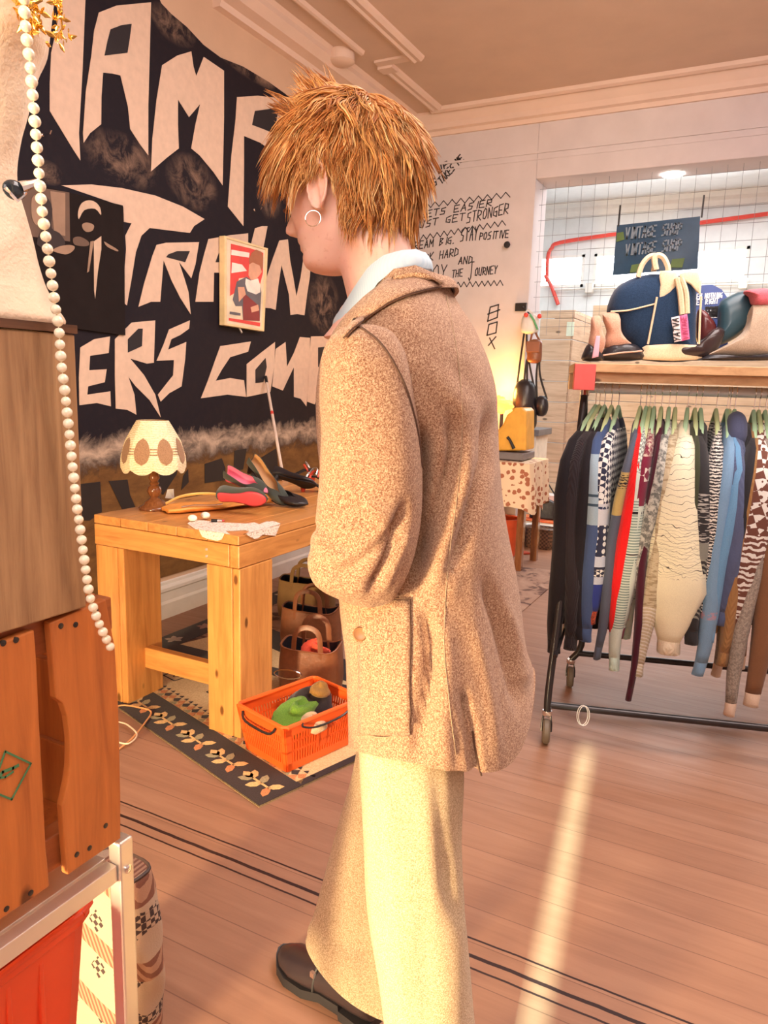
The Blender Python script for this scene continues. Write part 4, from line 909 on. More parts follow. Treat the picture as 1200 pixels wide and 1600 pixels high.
def garment(i, s, twist, name, cat, label, hang, mb_, ms=None, th=.030, zs=-.185, end=-.80, hem=-.78, sr=.024, sw0=.052, bulge=1.0, drift=0.0, cuff=None, wsh=.19, shirt=False, hood=None, tip=None):
    """built round the rail point (origin), local x towards the viewer's side, y along the rail, z up; then moved"""
    ms = ms or mb_
    root = empty(name, label=label, cat=cat, group='sweaters and shirts hanging on the rack'); rnd = random.Random(i*3+1)
    sr *= 1.36; sw0 *= 1.15; th *= 1.25
    if tip:      # sleeve swing: where the cuff hangs
        end = tip[1]-RZ; drift = ((tip[0]-s+.215*sin(radians(twist)))/cos(radians(twist)))/(zs-end); hem = max(end+.10, -.86) if end > -.95 else hem
    prof = [(.07, zs+.075), (.12, zs+.045), (wsh-.01, zs), (wsh+.012, zs-.05), (wsh-.01, zs-.2), (wsh-.005, (hem+zs)/2), (wsh+.005, hem+.05), (wsh-.01, hem), (0, hem-.005)]
    out = [(x, z) for x, z in prof]+[(-x, z) for x, z in reversed(prof[:-1])]+[(-.04, zs+.045), (0, zs+.03), (.04, zs+.045)]
    n = len(out); lv = [(1, 0), (.985, .45), (.95, .75), (.85, .95), (.6, 1), (.3, .95)]; rings = []; cz = (zs+hem)/2
    for sg, seq in ((-1, lv[::-1]), (1, lv[1:])):
        for k, h in seq:
            rings.append([Vector((x*k, sg*h*th/2+.006*sin(z*14+i)+.8*drift*max(0, -z+zs), cz+(z-cz)*k)) for x, z in out])
    MB().loft(rings).build('body', mb_, root, angle=70)
    for sd in (1, -1):
        P = [(wsh-.055, zs+.022, sw0*.30, sr*.30), (wsh-.02, zs-.012, sw0*.72, sr*.58), (wsh+.008, zs-.09, sw0, sr*.86), (wsh+.03, zs-.22, sw0*.95, sr*1.05*(1+(bulge-1)*.3)), (wsh+.035, zs+(end-zs)*.45, sw0*.85, sr*(1+(bulge-1)*.7)), (wsh+.035, zs+(end-zs)*.68, sw0*.70, sr*.97*bulge), (wsh+.03, zs+(end-zs)*.86, sw0*.50, sr*.72*(1+(bulge-1)*.35)), (wsh+.025, end+.055, sw0*.42, sr*.62), (wsh+.025, end+.03, sw0*.46, sr*.60), (wsh+.02, end, sw0*.46, sr*.60)]
        R = []
        for q, (x, z, rx, ry) in enumerate(P):
            yy = drift*max(0, -z+zs)+.008*sin(z*9+i*1.7+sd)
            R.append([Vector((sd*x+rx*cos(a), yy+ry*(1+.10*sin(3*a+q+i))*sin(a), z+rx*.1*cos(a)*sd)) for a in [2*pi*k/14 for k in range(14)]])
        # densify
        RR2 = []
        for a_, b_ in zip(R, R[1:]):
            for u in (0, .5): RR2.append([p.lerp(q_, u) for p, q_ in zip(a_, b_)])
        RR2.append(R[-1])
        sl = MB().loft(RR2[:-4]).build('sleeve', ms, root, angle=80)
        MB().loft(RR2[-5:]).build('cuff', cuff or ms, sl, angle=80)
    if hood:
        MB().pillow([(.02, zs+.10), (.10, zs+.11), (.16, zs+.03), (.13, zs-.04), (.05, zs+.0)], .07, Matrix.Identity(4), sub=3).build('hood', hood, root)
    root.location = rk(s, 0, RZ); root.rotation_euler = (0, 0, math.atan2(RP.y, RP.x)-radians(twist))
    if hang:
        h = empty('clothes_hanger', label='pale green hanger carrying the '+hang, cat='hanger', group='pale green hangers on the rail')
        gm = HG[i % 2]
        hk = [Vector((.0, .0, -.065)), Vector((0, 0, -.02))]+[Vector((-.021*sin(a)*1.0, 0, .0+.021*-cos(a))) for a in [pi*.15+1.45*pi*k/10 for k in range(11)]]
        MB().tube([Vector((0, 0, -.10)), Vector((0, 0, -.035)), Vector((.0, 0, -.021))]+[Vector((.0195*sin(a), 0, -.0195*cos(a))) for a in [pi*k/8 for k in range(1, 10)]], .0018, 6).build('hook', M['chrome'], h)
        for sd in (1, -1):
            MB().tube([Vector((0, 0, -.066)), Vector((sd*.02, 0, -.080)), Vector((sd*.10, 0, -.130)), Vector((sd*(wsh-.03), 0, zs+.0))], [.005, .0062, .0068, .006], 8, flat=1.3).build('arm', gm, h)
        h.location = root.location; h.rotation_euler = root.rotation_euler
    return root
HG = [plain('pale_green_plastic', (.42, .68, .44), .35, var=.06, bump=0), plain('pale_lime_plastic', (.56, .70, .38), .35, var=.06, bump=0)]
def hs(px): return rkpx(px, 640, 0)[0]
c_ = knit
GL = [
 (930, 25, 'black_cardigan', 'cardigan', 'long black cardigan first on the rack beside its left post', 'first black cardigan', K_black, dict(end=-.99, hem=-.93, sr=.03, th=.036, drift=-.03)),
 (936, 23, 'black_cardigan', 'cardigan', 'long black ribbed cardigan second from the rack left post', 'second black cardigan', K_black2, dict(end=-.98, hem=-.93, sr=.03, th=.036, drift=-.03)),
 (944, 20, 'black_sweater', 'sweater', 'plain black sweater between the long cardigans and the light blue panelled one', 'third black garment', K_black, dict(end=-.95, hem=-.85)),
 (955, 17, 'panelled_sweater', 'sweater', 'slate blue sweater with a light blue shoulder panel and dark lines', 'light blue panelled sweater', c_('slate_panel', (.06, .10, .22), [(-.24, -.50, 'solid', (.34, .47, .56), 0), (-.385, -.395, 'solid', (.05, .09, .13), 0), (-.42, -.43, 'solid', (.05, .09, .13), 0)]), dict(end=-.86, sr=.027)),
 (966, 15, 'fair_isle_sweater', 'sweater', 'royal blue sweater with white fair isle bands and a red flecked cuff', 'blue fair isle sweater', c_('fair_isle', (.035, .05, .22), [(-.15, -.42, 'check', W_, 55), (-.42, -.50, 'solid', (.62, .66, .70), 0), (-.43, -.44, 'check', NV, 60), (-.50, -.62, 'spots', W_, 40), (-.62, -.66, 'solid', (.55, .62, .74), 0), (-.67, -.70, 'check', W_, 80), (-.70, -.73, 'solid', (.55, .62, .74), 0), (-.88, -.93, 'check', W_, 80)], stops=[(0, (.03, .035, .07)), (-.72, (.035, .06, .30)), (-.88, (.03, .035, .06))]), dict(end=-.93, sr=.028, cuff=c_('red_fleck', (.22, .05, .03), [(0, -2, 'mottle', (.7, .12, .04), 90)]))),
 (1000, 14, 'patched_sweater', 'sweater', 'dark slate sweater with a mustard yellow chest patch', 'slate sweater with the mustard patch', c_('mustard_patch', (.10, .12, .17), [(-.30, -.46, 'solid', (.50, .38, .14), 0), (-.31, -.36, 'zig', BK, 30)]), dict(end=-.90, sr=.017)),
 (1009, 13, 'red_sweater', 'sweater', 'plain bright red sweater with a long narrow sleeve', 'bright red sweater', c_('bright_red', (.80, .018, .018), rib=70), dict(end=-.86, hem=-.80, sr=.024, drift=-.035)),
 (1015, 12, 'striped_sweater', 'sweater', 'pale mint sweater finely striped in grey green', 'fine striped mint sweater', c_('mint_stripe', (.62, .72, .64), [(-.14, -.30, 'check', (.24, .26, .24), 90), (-.40, -.9, 'stripe', (.22, .32, .29), 30), (-.44, -.45, 'solid', BK, 0), (-.60, -.605, 'solid', BK, 0)]), dict(end=-.90, sr=.024, cuff=c_('mint_cuff', (.60, .76, .66), rib=80), drift=-.02)),
 (1022, 11, 'patterned_sweater', 'sweater', 'maroon sweater with white and rose blocks between the mint and tweed ones', 'maroon blocked sweater', c_('maroon_block', (.20, .02, .05), [(-.15, -.24, 'mottle', (.6, .5, .4), 60), (-.28, -.33, 'check', (.75, .7, .62), 35), (-.42, -.9, 'solid', (.60, .70, .62), 0)]), dict(end=-.84, sr=.020)),
 (1033, 11, 'maroon_sweater', 'sweater', 'deep maroon sweater with a low hanging dark sleeve', 'deep maroon sweater', c_('maroon', (.07, .012, .025)), dict(end=-1.02, sr=.014, sw0=.04)),
 (1045, 10, 'cable_sweater', 'sweater', 'grey white chunky patterned sweater left of the beige one', 'grey white chunky sweater', c_('grey_white', (.55, .56, .50), [(-.1, -1.1, 'mottle', (.15, .16, .15), 50)]), dict(end=-.94, sr=.026)),
 (1055, 9, 'beige_sweater', 'sweater', 'beige oatmeal cable sweater beside the cream one with black line work', 'oatmeal cable sweater', c_('oatmeal', (.55, .48, .33), [(-.1, -.8, 'dash', (.36, .29, .18), 55), (-.8, -1.1, 'hatch', (.72, .68, .6), 30)], rib=45), dict(end=-.95, sr=.028)),
 (1074, 12, 'cream_sweater', 'sweater', 'cream sweater with thin black line drawing and a wide puffed sleeve', 'cream line patterned sweater', c_('cream_line', (.86, .84, .62), [(-.16, -.66, 'line', (.06, .06, .045), 7), (-.47, -.68, 'line', (.10, .10, .08), 13)], rib=0), dict(end=-.91, hem=-.84, sr=.050, sw0=.075, bulge=1.6, drift=-.05, th=.05, cuff=c_('cream_cuff', (.82, .74, .56), rib=80))),
 (1086, 7, 'olive_shirt', 'shirt', 'dark olive green shirt right of the cream sweater', 'dark olive shirt', c_('olive', (.055, .065, .035)), dict(end=-.80, sr=.02)),
 (1095, 7, 'grid_sweater', 'sweater', 'charcoal sweater with grey broken stripes and a loose white grid', 'charcoal grid sweater', c_('char_grid', (.035, .035, .038), [(-.36, -.54, 'dash', (.45, .45, .42), 60), (-.54, -.60, 'solid', (.24, .25, .22), 0), (-.60, -.84, 'hatch', (.30, .31, .26), 22)], stops=None), dict(end=-.88, sr=.030, th=.05)),
 (1119, 7, 'patterned_jacket', 'jacket', 'black and white zigzag patterned jacket left of the light blue shirt', 'black and white zigzag jacket', c_('bw_zig', (.04, .04, .045), [(-.1, -1, 'zig', (.75, .74, .68), 28)]), dict(end=-.78, sr=.026)),
 (1136, 8, 'denim_shirt', 'shirt', 'light blue soft shirt with creased sleeves and a small pink mark', 'light blue shirt', c_('light_blue', (.20, .36, .55), [(-.80, -.83, 'mottle', (.55, .3, .35), 40)]), dict(end=-1.0, hem=-.84, sr=.026, drift=-.06, th=.04)),
 (1140, 3, 'denim_shirt', 'shirt', 'second light blue shirt close behind the creased one, a little brighter', 'second light blue shirt', c_('sky_blue', (.16, .36, .60)), dict(end=-.98, hem=-.84, sr=.024, drift=-.02)),
 (1148, 6, 'slate_hoodie', 'hoodie', 'slate blue ribbed hoodie between the blue shirts and the brown corduroy', 'slate blue hoodie', c_('slate', (.10, .13, .24), rib=50), dict(end=-.90, sr=.032, th=.05, hood=c_('slate_hood', (.09, .11, .2)))),
 (1168, 6, 'checked_coat', 'coat', 'dark coat between the slate hoodie and the brown corduroy jacket', None, c_('dark_coat', (.03, .03, .035)), dict(end=-.80, sr=.024)),
 (1178, 10, 'corduroy_jacket', 'jacket', 'warm brown corduroy jacket with a seam across the sleeve', 'brown corduroy jacket', c_('corduroy', (.36, .20, .08), [(-.575, -.585, 'solid', (.2, .1, .04), 0)], rib=90), dict(end=-.85, sr=.026, drift=-.06)),
 (1186, 8, 'geometric_sweater', 'sweater', 'chocolate brown sweater with bold white geometric pattern', 'brown and white geometric sweater', c_('brown_geo', (.17, .07, .05), [(-.10, -.50, 'diamond', W_, 30), (-.50, -.72, 'zig', W_, 14), (-.72, -.80, 'hatch', W_, 16), (-.80, -.90, 'diamond', W_, 36)]), dict(end=-.96, sr=.040, sw0=.06, bulge=1.3, th=.05)),
 (1196, 7, 'grey_sweater', 'sweater', 'grey marl sweater whose long sleeve ends in a pale cuff', 'grey marl sweater', c_('grey_marl', (.42, .38, .32), [(0, -2, 'mottle', (.26, .23, .2), 120)]), dict(end=-1.08, sr=.024, cuff=c_('peach_cuff', (.80, .62, .48)))),
 (1206, 7, 'brown_sweater', 'sweater', 'plain brown sweater with a long sleeve and wide peach cuff at the frame edge', None, c_('plain_brown', (.24, .12, .06)), dict(end=-1.08, sr=.032, cuff=c_('peach_cuff2', (.80, .64, .50)), drift=.02)),
 (1222, 7, 'cream_cardigan', 'cardigan', 'pale yellow cream cardigan cut by the right edge of the picture', None, c_('pale_yellow', (.78, .68, .42), rib=60), dict(end=-.80, sr=.03)),
 (1236, 7, 'striped_cardigan', 'cardigan', 'grey and black cross striped cardigan at the right picture edge', None, c_('grey_stripes', (.5, .5, .47), [(0, -2, 'stripe', (.08, .08, .08), 20)]), dict(end=-.86, sr=.03)),
 (1260, 7, 'brown_cardigan', 'cardigan', 'brown cardigan last on the rack, beyond the right picture edge', None, c_('brown_end', (.2, .1, .05)), dict(end=-.86, sr=.03)),
]
TIPS = [(867, 1023), (890, 1015), (902, 998), (917, 1002), (922, 975), (932, 1032), (957, 1015), (959, 1048), (967, 998), (984, 1095), (980, 956), (997, 1057), (1043, 1021), (1064, 956), (1081, 1006), (1093, 956), (1091, 1055), (1106, 1002), (1131, 977), (1135, 956), (1125, 1040), (1148, 1002), (1137, 1118), (1177, 1103), (1195, 998), (1205, 1027), None]
for i, (px, tw, nm, cat, lab, hang, mat, kw) in enumerate(GL):
    if TIPS[i]: kw['tip'] = rkpx(*TIPS[i], .21)
    garment(i, hs(px), tw, nm, cat, lab, hang, mat, **kw)
# ---- things on top of the rack
def shelf_M(w0): return Matrix(((RR.x, -RP.x, 0, RO.x+RP.x*w0), (RR.y, -RP.y, 0, RO.y+RP.y*w0), (0, 0, 1, 0), (0, 0, 0, 1)))
z9 = lambda L: [(900+x/4, 380+y/4) for x, y in L]
def sil(L, w0, floor=SZ+.002):
    P = [rkpx(x, y, w0) for x, y in z9(L)]; zmin = min(z for s, z in P); return [(s, z+floor-zmin) for s, z in P]
def boot(name, lab, w0, cat='boot', group=None):
    return empty(name, rk(0, 0, SZ), label=lab, cat=cat, group=group)
def addpill(L, w0, th, mat, parent, name, dz=0, sub=3, off=0, **k):
    P = [rkpx(x, y, w0) for x, y in z9(L)]; M4 = shelf_M(w0-off) @ Matrix.Translation((0, 0, dz)); return MB().pillow(P, th, M4, sub=sub, **k).build(name, mat, parent)
cl = cloth('beige_suede', (.66, .38, .26), (.52, .28, .19), 300)
dzs = SZ-rkpx(1000, 568, .10)[1]+.012
# laced boots
b1 = boot('lace_up_boot', 'tan and black laced boot seen from the front at the left end of the shelf', .12, group='footwear on the rack shelf')
addpill([(95,480),(125,463),(155,475),(165,560),(185,620),(160,700),(120,725),(85,700),(75,640),(90,560)], .12, .09, cl, b1, 'shaft', dzs)
addpill([(45,690),(75,640),(110,660),(150,690),(170,745),(40,745)], .125, .10, M['black_leather'], b1, 'sole', dzs)
tg = MB().pillow([rkpx(x, y, .18) for x, y in z9([(125,590),(150,590),(140,720),(98,730)])], .006, shelf_M(.18) @ Matrix.Translation((0, 0, dzs)), sub=1).build('paper_label', plain('pink_white_label', (.85, .45, .55), .6), b1)
b2 = boot('lace_up_boot', 'tan and black laced boot in side view, right of the front facing one', .05, group='footwear on the rack shelf')
addpill([(165,458),(265,452),(280,560),(320,620),(350,650),(300,690),(200,690),(170,640),(190,560)], .05, .10, cl, b2, 'shaft', dzs)
addpill([(150,700),(200,650),(260,640),(330,635),(395,660),(412,740),(150,745)], .055, .11, M['black_leather'], b2, 'foot', dzs)
MB().tube([Vector(shelf_M(.055) @ Vector((s, -.056, z+dzs))) for s, z in [rkpx(x, y, .055) for x, y in z9([(160,715),(260,700),(400,688)])]], .003, 6).build('welt', plain('pale_welt', (.6, .4, .3)), b2)
# bowling bag
bb = boot('bowling_bag', 'navy and cream bowling bag with arched handles and a tag on the shelf', -.02, 'bag')
navy = cloth('navy_canvas', (.018, .045, .10), (.01, .03, .07), 260); crm = cloth('cream_canvas', (.82, .68, .46), (.7, .56, .36), 260)
addpill([(190,440),(235,310),(330,240),(470,203),(600,212),(735,220),(750,330),(748,655),(760,742),(415,742),(330,640),(280,600),(240,470)], -.02, .17, navy, bb, 'body', dzs, flatness=.35)
def face(L, off, th, mat, nm, par=bb): return addpill(L, -.02, th, mat, par, nm, dzs, sub=2, off=-off)
face([(500,205),(600,215),(610,270),(560,340),(490,380),(505,290)], .080, .012, crm, 'cream_panel')
face([(620,220),(735,212),(748,350),(690,290),(640,260)], .080, .012, crm, 'cream_panel')
face([(420,655),(745,655),(758,742),(400,742),(405,690)], .080, .020, crm, 'cream_base')
face([(215,450),(255,400),(310,425),(300,445),(250,448)], .055, .012, crm, 'cream_patch')
def strap(L, off, r, nm='piping', mat=crm, par=bb, flat=1): 
    P = [Vector(shelf_M(-.02+off) @ Vector((s, 0, z+dzs))) for s, z in [rkpx(x, y, -.02) for x, y in z9(L)]]
    return MB().tube(smooth_open(P, 4), r, 6, flat=flat).build(nm, mat, par)
strap([(200,452),(300,445),(380,428),(470,405)], .088, .003); strap([(480,365),(460,470),(435,600),(425,650)], .092, .004); strap([(748,360),(740,500),(735,650)], .09, .004)
strap([(600,250),(620,340),(632,470)], .095, .011, 'handle'); strap([(625,250),(655,340),(662,465)], .098, .009, 'handle')
strap([(375,235),(400,160),(440,112),(480,108),(470,200)], .05, .010, 'handle'); strap([(480,195),(470,130),(490,105),(525,120),(550,170),(555,210)], .07, .011, 'handle')
Pt = [rkpx(x, y, -.02) for x, y in z9([(563,490),(612,480),(625,630),(582,640)])]
MB().pillow(Pt, .004, shelf_M(.082) @ Matrix.Translation((0, 0, dzs)), sub=1).build('name_tag', plain('white_tag', (.85, .8, .82), .5, bump=0), bb)
Pt2 = [rkpx(x, y, -.02) for x, y in z9([(612,480),(660,468),(675,620),(625,632)])]
MB().pillow(Pt2, .004, shelf_M(.082) @ Matrix.Translation((0, 0, dzs)), sub=1).build('pink_tag_half', plain('pink_tag', (.82, .18, .38), .5, bump=0), bb)
tx = MB(); a = shelf_M(.0855) @ Vector((Pt[2][0]-.004, 0, Pt[3][1]+dzs+.006)); b = shelf_M(.0855) @ Vector((Pt[1][0]-.004, 0, Pt[1][1]+dzs-.004))
write_fit(tx, 'YATVA', a, b, .022, .0035, RP, up=-RR, slant=0, jit=0); tx.build('tag_lettering', M['black'], bb, smooth=False)
tx = MB(); a = shelf_M(.0855) @ Vector((Pt2[2][0]-.005, 0, Pt2[3][1]+dzs+.008)); b = shelf_M(.0855) @ Vector((Pt2[1][0]-.005, 0, Pt2[1][1]+dzs-.006))
write_fit(tx, 'VINTAGE', a, b, .018, .0025, RP, up=-RR, slant=0, jit=0); tx.build('tag_lettering', plain('dark_pink', (.45, .05, .15), bump=0), bb, smooth=False)
# round topped sign
sg = boot('round_sign', 'round topped blue sign with white lettering behind the dark boots', -.12, 'sign')
P = [rkpx(x, y, -.12) for x, y in z9([(745,300),(790,272),(850,268),(910,300),(945,350),(950,742),(745,742)])]
bl = plain('sign_blue', (.05, .09, .28), .5, bump=0)
MB().poly([shelf_M(-.12) @ Vector((s, 0, z+dzs)) for s, z in P], thick=.012, off=tuple(-RP)).build('board', bl, sg, smooth=False)
tx = MB(); wt = plain('sign_white', (.85, .88, .95), .5, bump=0)
def sgn(t, x0, y0, x1, y1, h, th=.006):
    a = rkpx(*z9([(x0, y0)])[0], -.12); b = rkpx(*z9([(x1, y1)])[0], -.12)
    write_fit(tx, t, shelf_M(-.118) @ Vector((a[0], 0, a[1]+dzs)), shelf_M(-.118) @ Vector((b[0], 0, b[1]+dzs)), h, th, RP, slant=0, jit=0)
sgn('EN NOTHING', 752, 360, 915, 350, .019, .0035); sgn('ES RIGHT', 752, 396, 890, 386, .019, .0035)
tx.build('lettering', wt, sg, smooth=False)
MB().poly([shelf_M(-.117) @ Vector((s, 0, z+dzs)) for s, z in [rkpx(x, y, -.12) for x, y in z9([(800,430),(900,425),(900,475),(800,480)])]], thick=.001, off=tuple(-RP)).build('white_label', wt, sg, smooth=False)
tx = MB(); sgn('ESIGUL', 808, 470, 898, 464, .034, .009); tx.build('label_lettering', M['black'], sg, smooth=False)
# boots right
dark_teal = plain('teal_leather', (.03, .075, .10), .35, bump=.1)
b3 = boot('cowboy_boot', 'dark teal and brown leather boot lying with its toe to the left', .03, group='footwear on the rack shelf')
addpill([(890,400),(940,350),(1040,310),(1090,340),(1110,420),(1080,520),(1000,600),(900,650),(830,660),(880,560)], -.02, .10, dark_teal, b3, 'shaft', dzs)
addpill([(580,690),(610,668),(720,660),(800,600),(880,535),(930,560),(900,650),(860,700),(800,742),(640,742),(590,720)], .03, .09, plain('dark_brown_leather', (.035, .022, .022), .22), b3, 'foot', dzs)
b4 = boot('cowboy_boot', 'grey suede boot with a pink top on the right end of the shelf', .06, group='footwear on the rack shelf')
addpill([(1100,400),(1210,380),(1230,560),(1220,700),(1100,725),(960,722),(830,715),(850,690),(950,650),(1050,560),(1095,480)], .06, .09, cloth('grey_suede', (.50, .40, .30), (.38, .30, .22), 300), b4, 'body', dzs)
addpill([(1050,308),(1210,300),(1210,400),(1110,405),(1085,340)], .055, .10, cloth('pink_felt', (.72, .16, .20)), b4, 'cuff', dzs)
addpill([(790,725),(860,705),(1100,722),(1230,700),(1230,744),(790,744)], .065, .10, M['black_leather'], b4, 'sole', dzs)
b5 = boot('leather_shoe', 'dark red brown glossy shoe behind the bag, in front of the round sign', -.1, 'shoe', group='footwear on the rack shelf')
addpill([(755,440),(800,430),(835,470),(870,520),(880,640),(760,660)], -.05, .08, plain('oxblood', (.10, .02, .02), .2), b5, 'body', dzs)
# ---- wire mesh hanging in the opening, banner on it
my = BY+.10; gm = MB(); X0, X1, Z0, Z1 = ox+.01, 1.2, 1.75, oz-.005
x = X0+.02
while x < X1: gm.tube([(x, my, Z0), (x, my, Z1)], .0013, 4, cap=False); x += .100
z = Z1-.05
while z > Z0: gm.tube([(X0, my-.003, z), (X1, my-.003, z)], .0016, 4, cap=False); z -= .115
tag(gm.build('wire_mesh', plain('grey_wire', (.30, .29, .30), .4, .6, bump=0), smooth=False), 'thin grey wire grid hanging in the wide wall opening above the rack', 'wire grid')
bn = empty('shop_banner', at(1025, 385, 1, my-.02), label='dark blue VINTAGE SHOP banner hung on the wire grid', cat='banner')
B = [at(x, y, 1, my-.02) for x, y in ((964,352),(1094,338),(1090,420),(957,430))]
vs = []; nx = 16; nz = 8
for j in range(nz+1):
    for i in range(nx+1):
        u = i/nx; v = j/nz; p = B[0].lerp(B[1], u).lerp(B[3].lerp(B[2], u), v); p.y += .007*sin(u*7+v*2)*v; vs.append(p)
mb = MB(); n = len(vs); F = [(j*(nx+1)+i, j*(nx+1)+i+1, (j+1)*(nx+1)+i+1, (j+1)*(nx+1)+i) for j in range(nz) for i in range(nx)]
mb.add(vs+[v+Vector((0, .003, 0)) for v in vs], F+[tuple(q+n for q in f) for f in F]); mb.build('sheet', plain('banner_blue', (.018, .070, .15), .35, bump=0), bn)
tx = MB(); bg = plain('banner_letters', (.20, .27, .36), .5, bump=0)
def bt(t, x0, y0, x1, y1, h, th): write_fit(tx, t, at(x0, y0, 1, my-.038), at(x1, y1, 1, my-.038), h, th, ny, slant=.1, jit=0)
bt('VINTAGE', 977, 373, 1026, 369, .075, .011); bt('SHOP', 1034, 368, 1066, 365, .075, .011); tx.build('lettering', bg, bn, smooth=False); tx = MB()
bt('VINTAGE', 977, 399, 1026, 394, .075, .011); bt('SHOP', 1034, 393, 1066, 390, .075, .011)
tx.build('lettering', bg, bn, smooth=False)
MB().poly([at(x, y, 1, my-.038) for x, y in ((964,364),(974,362),(976,374),(963,378))], thick=.002, off=(0,1,0)).build('green_mark', plain('banner_green', (.10, .18, .05), .5, bump=0), bn, smooth=False)
MB().poly([at(x, y, 1, my-.038) for x, y in ((987,414),(1004,411),(1000,425),(984,426))], thick=.002, off=(0,1,0)).build('green_mark', plain('banner_green', (.10, .18, .05), .5, bump=0), bn, smooth=False)
MB().poly([at(x, y, 1, my-.038) for x, y in ((1050,405),(1070,403),(1066,418),(1047,418))], thick=.002, off=(0,1,0)).build('green_mark', plain('banner_green', (.10, .18, .05), .5, bump=0), bn, smooth=False)
for p in (B[0], B[1]): MB().tube([p+Vector((.01, 0, -.01)), p+Vector((.012, 0, .14))], .006, 6).build('hook', M['dark_metal'], bn)
# ================================================================ PERSON
PP = Vector((-.49, 1.03, 0)); PN = Vector((-.457, .8895, 0)); PU = Vector((.8895, .457, 0))
def az(d): return Vector((cos(radians(d)), sin(radians(d)), 0))
FA = 190.2; Fw = az(FA); Lt = az(FA+90)          # facing, and the side towards the viewer
def pp(px, py, off=0.0, fo=0.0): return on_plane(px, py, PP+Lt*off+Fw*fo, PN)
def cam_px(p):
    v = Vector(p)-EYE; d = v.dot(CF); return 600+FPX*v.dot(CR)/d, 800-FPX*v.dot(CU)/d
person = empty('person', (PP.x, PP.y, 0), label='person with tousled copper hair in a brown tweed suit, facing the mural, seen from behind the left shoulder', cat='person')
person['label'] = 'tall person with tousled copper hair in a brown tweed suit, turned towards the mural'
def seg_d(p, a, b):
    ax, ay = a; bx, by = b; dx, dy = bx-ax, by-ay; t = max(0, min(1, ((p[0]-ax)*dx+(p[1]-ay)*dy)/(dx*dx+dy*dy+1e-9)))
    return sqrt((p[0]-ax-dx*t)**2+(p[1]-ay-dy*t)**2), t
def folds(v, c, FL, near_only=True):
    """v moved towards/away from centre c by creases of the cloth"""
    if near_only and (v-c).dot(PN) > .03: return v
    q = cam_px(v); s = 0
    for P, w, d in FL:
        m = 1e9; mt = 0
        for k in range(len(P)-1):
            dd, t = seg_d(q, P[k], P[k+1])
            if dd < m: m = dd; mt = (k+t)/(len(P)-1)
        if m < 3*w: s += d*exp(-(m/w)**2)*min(1, mt*5+.15, (1-mt)*5+.15)
    r = (v-c); r.z = 0
    return v + r.normalized()*s if r.length > 1e-5 else v
def row_loft(rows, off, bfun, n=72, sub=6, fo=0.0, expo=2.0, FL=(), seed=1, amp=.0018, th=None):
    """rings stacked by height; each row gives the left and right outline"""
    dense = []
    R = [Vector((y, l, r)) for y, l, r in rows]
    D = smooth_open(R, sub); rings = []; st = sin(radians(207.2-FA)); ct = cos(radians(207.2-FA))
    rnd = random.Random(seed); ph = [rnd.uniform(0, 6) for _ in range(6)]
    for y, l, r in D:
        A = pp(l, y, off, fo); B = pp(r, y, off, fo); c = (A+B)/2; hw = (A-B).length/2; b = bfun(y, hw)
        a = sqrt(max((hw*hw-(b*st)**2), (hw*.5)**2))/ct
        rr = []
        for k in range(n):
            t = 2*pi*k/n; cx, sy = cos(t), sin(t)
            ex = 2/expo; q = Vector((0, 0, 0)) + Fw*(a*math.copysign(abs(cx)**ex, cx)) + Lt*(b*math.copysign(abs(sy)**ex, sy))
            q *= 1+amp/max(hw, .03)*(sin(3*t+ph[0]+c.z*9)+sin(5*t+ph[1]-c.z*14)+.7*sin(2*t+ph[2]+c.z*21))
            v = c+q; v = folds(v, c, FL); rr.append(v)
        rings.append(rr)
    return rings
# ---- jacket trunk
JR = [(446,596,704),(458,586,712),(475,570,724),(500,548,742),(530,528,757),(565,514,770),(610,508,780),(660,507,784),(720,508,786),(780,512,789),(840,520,795),(900,530,804),(950,536,812),(1000,543,820),(1030,545,826),(1060,547,831),(1085,549,835),(1100,550,837)]
JB = lambda y, hw: interp([(446,.075),(458,.10),(475,.135),(500,.165),(530,.186),(565,.197),(610,.200),(700,.195),(800,.180),(880,.172),(950,.18),(1050,.195),(1200,.205)], y)[0]
JF = [([(652,660),(660,740),(652,830),(636,930)], 19, -.056), ([(704,640),(713,700),(694,780),(668,850),(650,900)], 10, -.024), ([(730,680),(724,760),(694,850),(676,930)], 11, .012),
      ([(768,640),(762,720),(728,830),(705,900)], 10, -.020), ([(742,800),(715,880),(700,950)], 9, .006), ([(664,950),(674,1010),(672,1070),(660,1130),(652,1195)], 10, -.022), ([(690,950),(698,1040),(700,1130),(700,1200)], 13, .010),
      ([(755,900),(782,980),(800,1050),(815,1110)], 10, -.018), ([(738,960),(756,1040),(770,1110),(778,1170)], 9, .008), ([(722,1080),(736,1140),(748,1215)], 6, -.02), ([(790,940),(812,1010),(825,1080)], 7, .006),
      ([(700,1100),(712,1160),(716,1200)], 8, -.008), ([(630,560),(690,600),(740,660)], 22, .005), ([(700,560),(750,620),(775,700)], 16, -.004)]
jr = row_loft(JR, 0, JB, n=110, sub=7, FL=JF, expo=2.15)
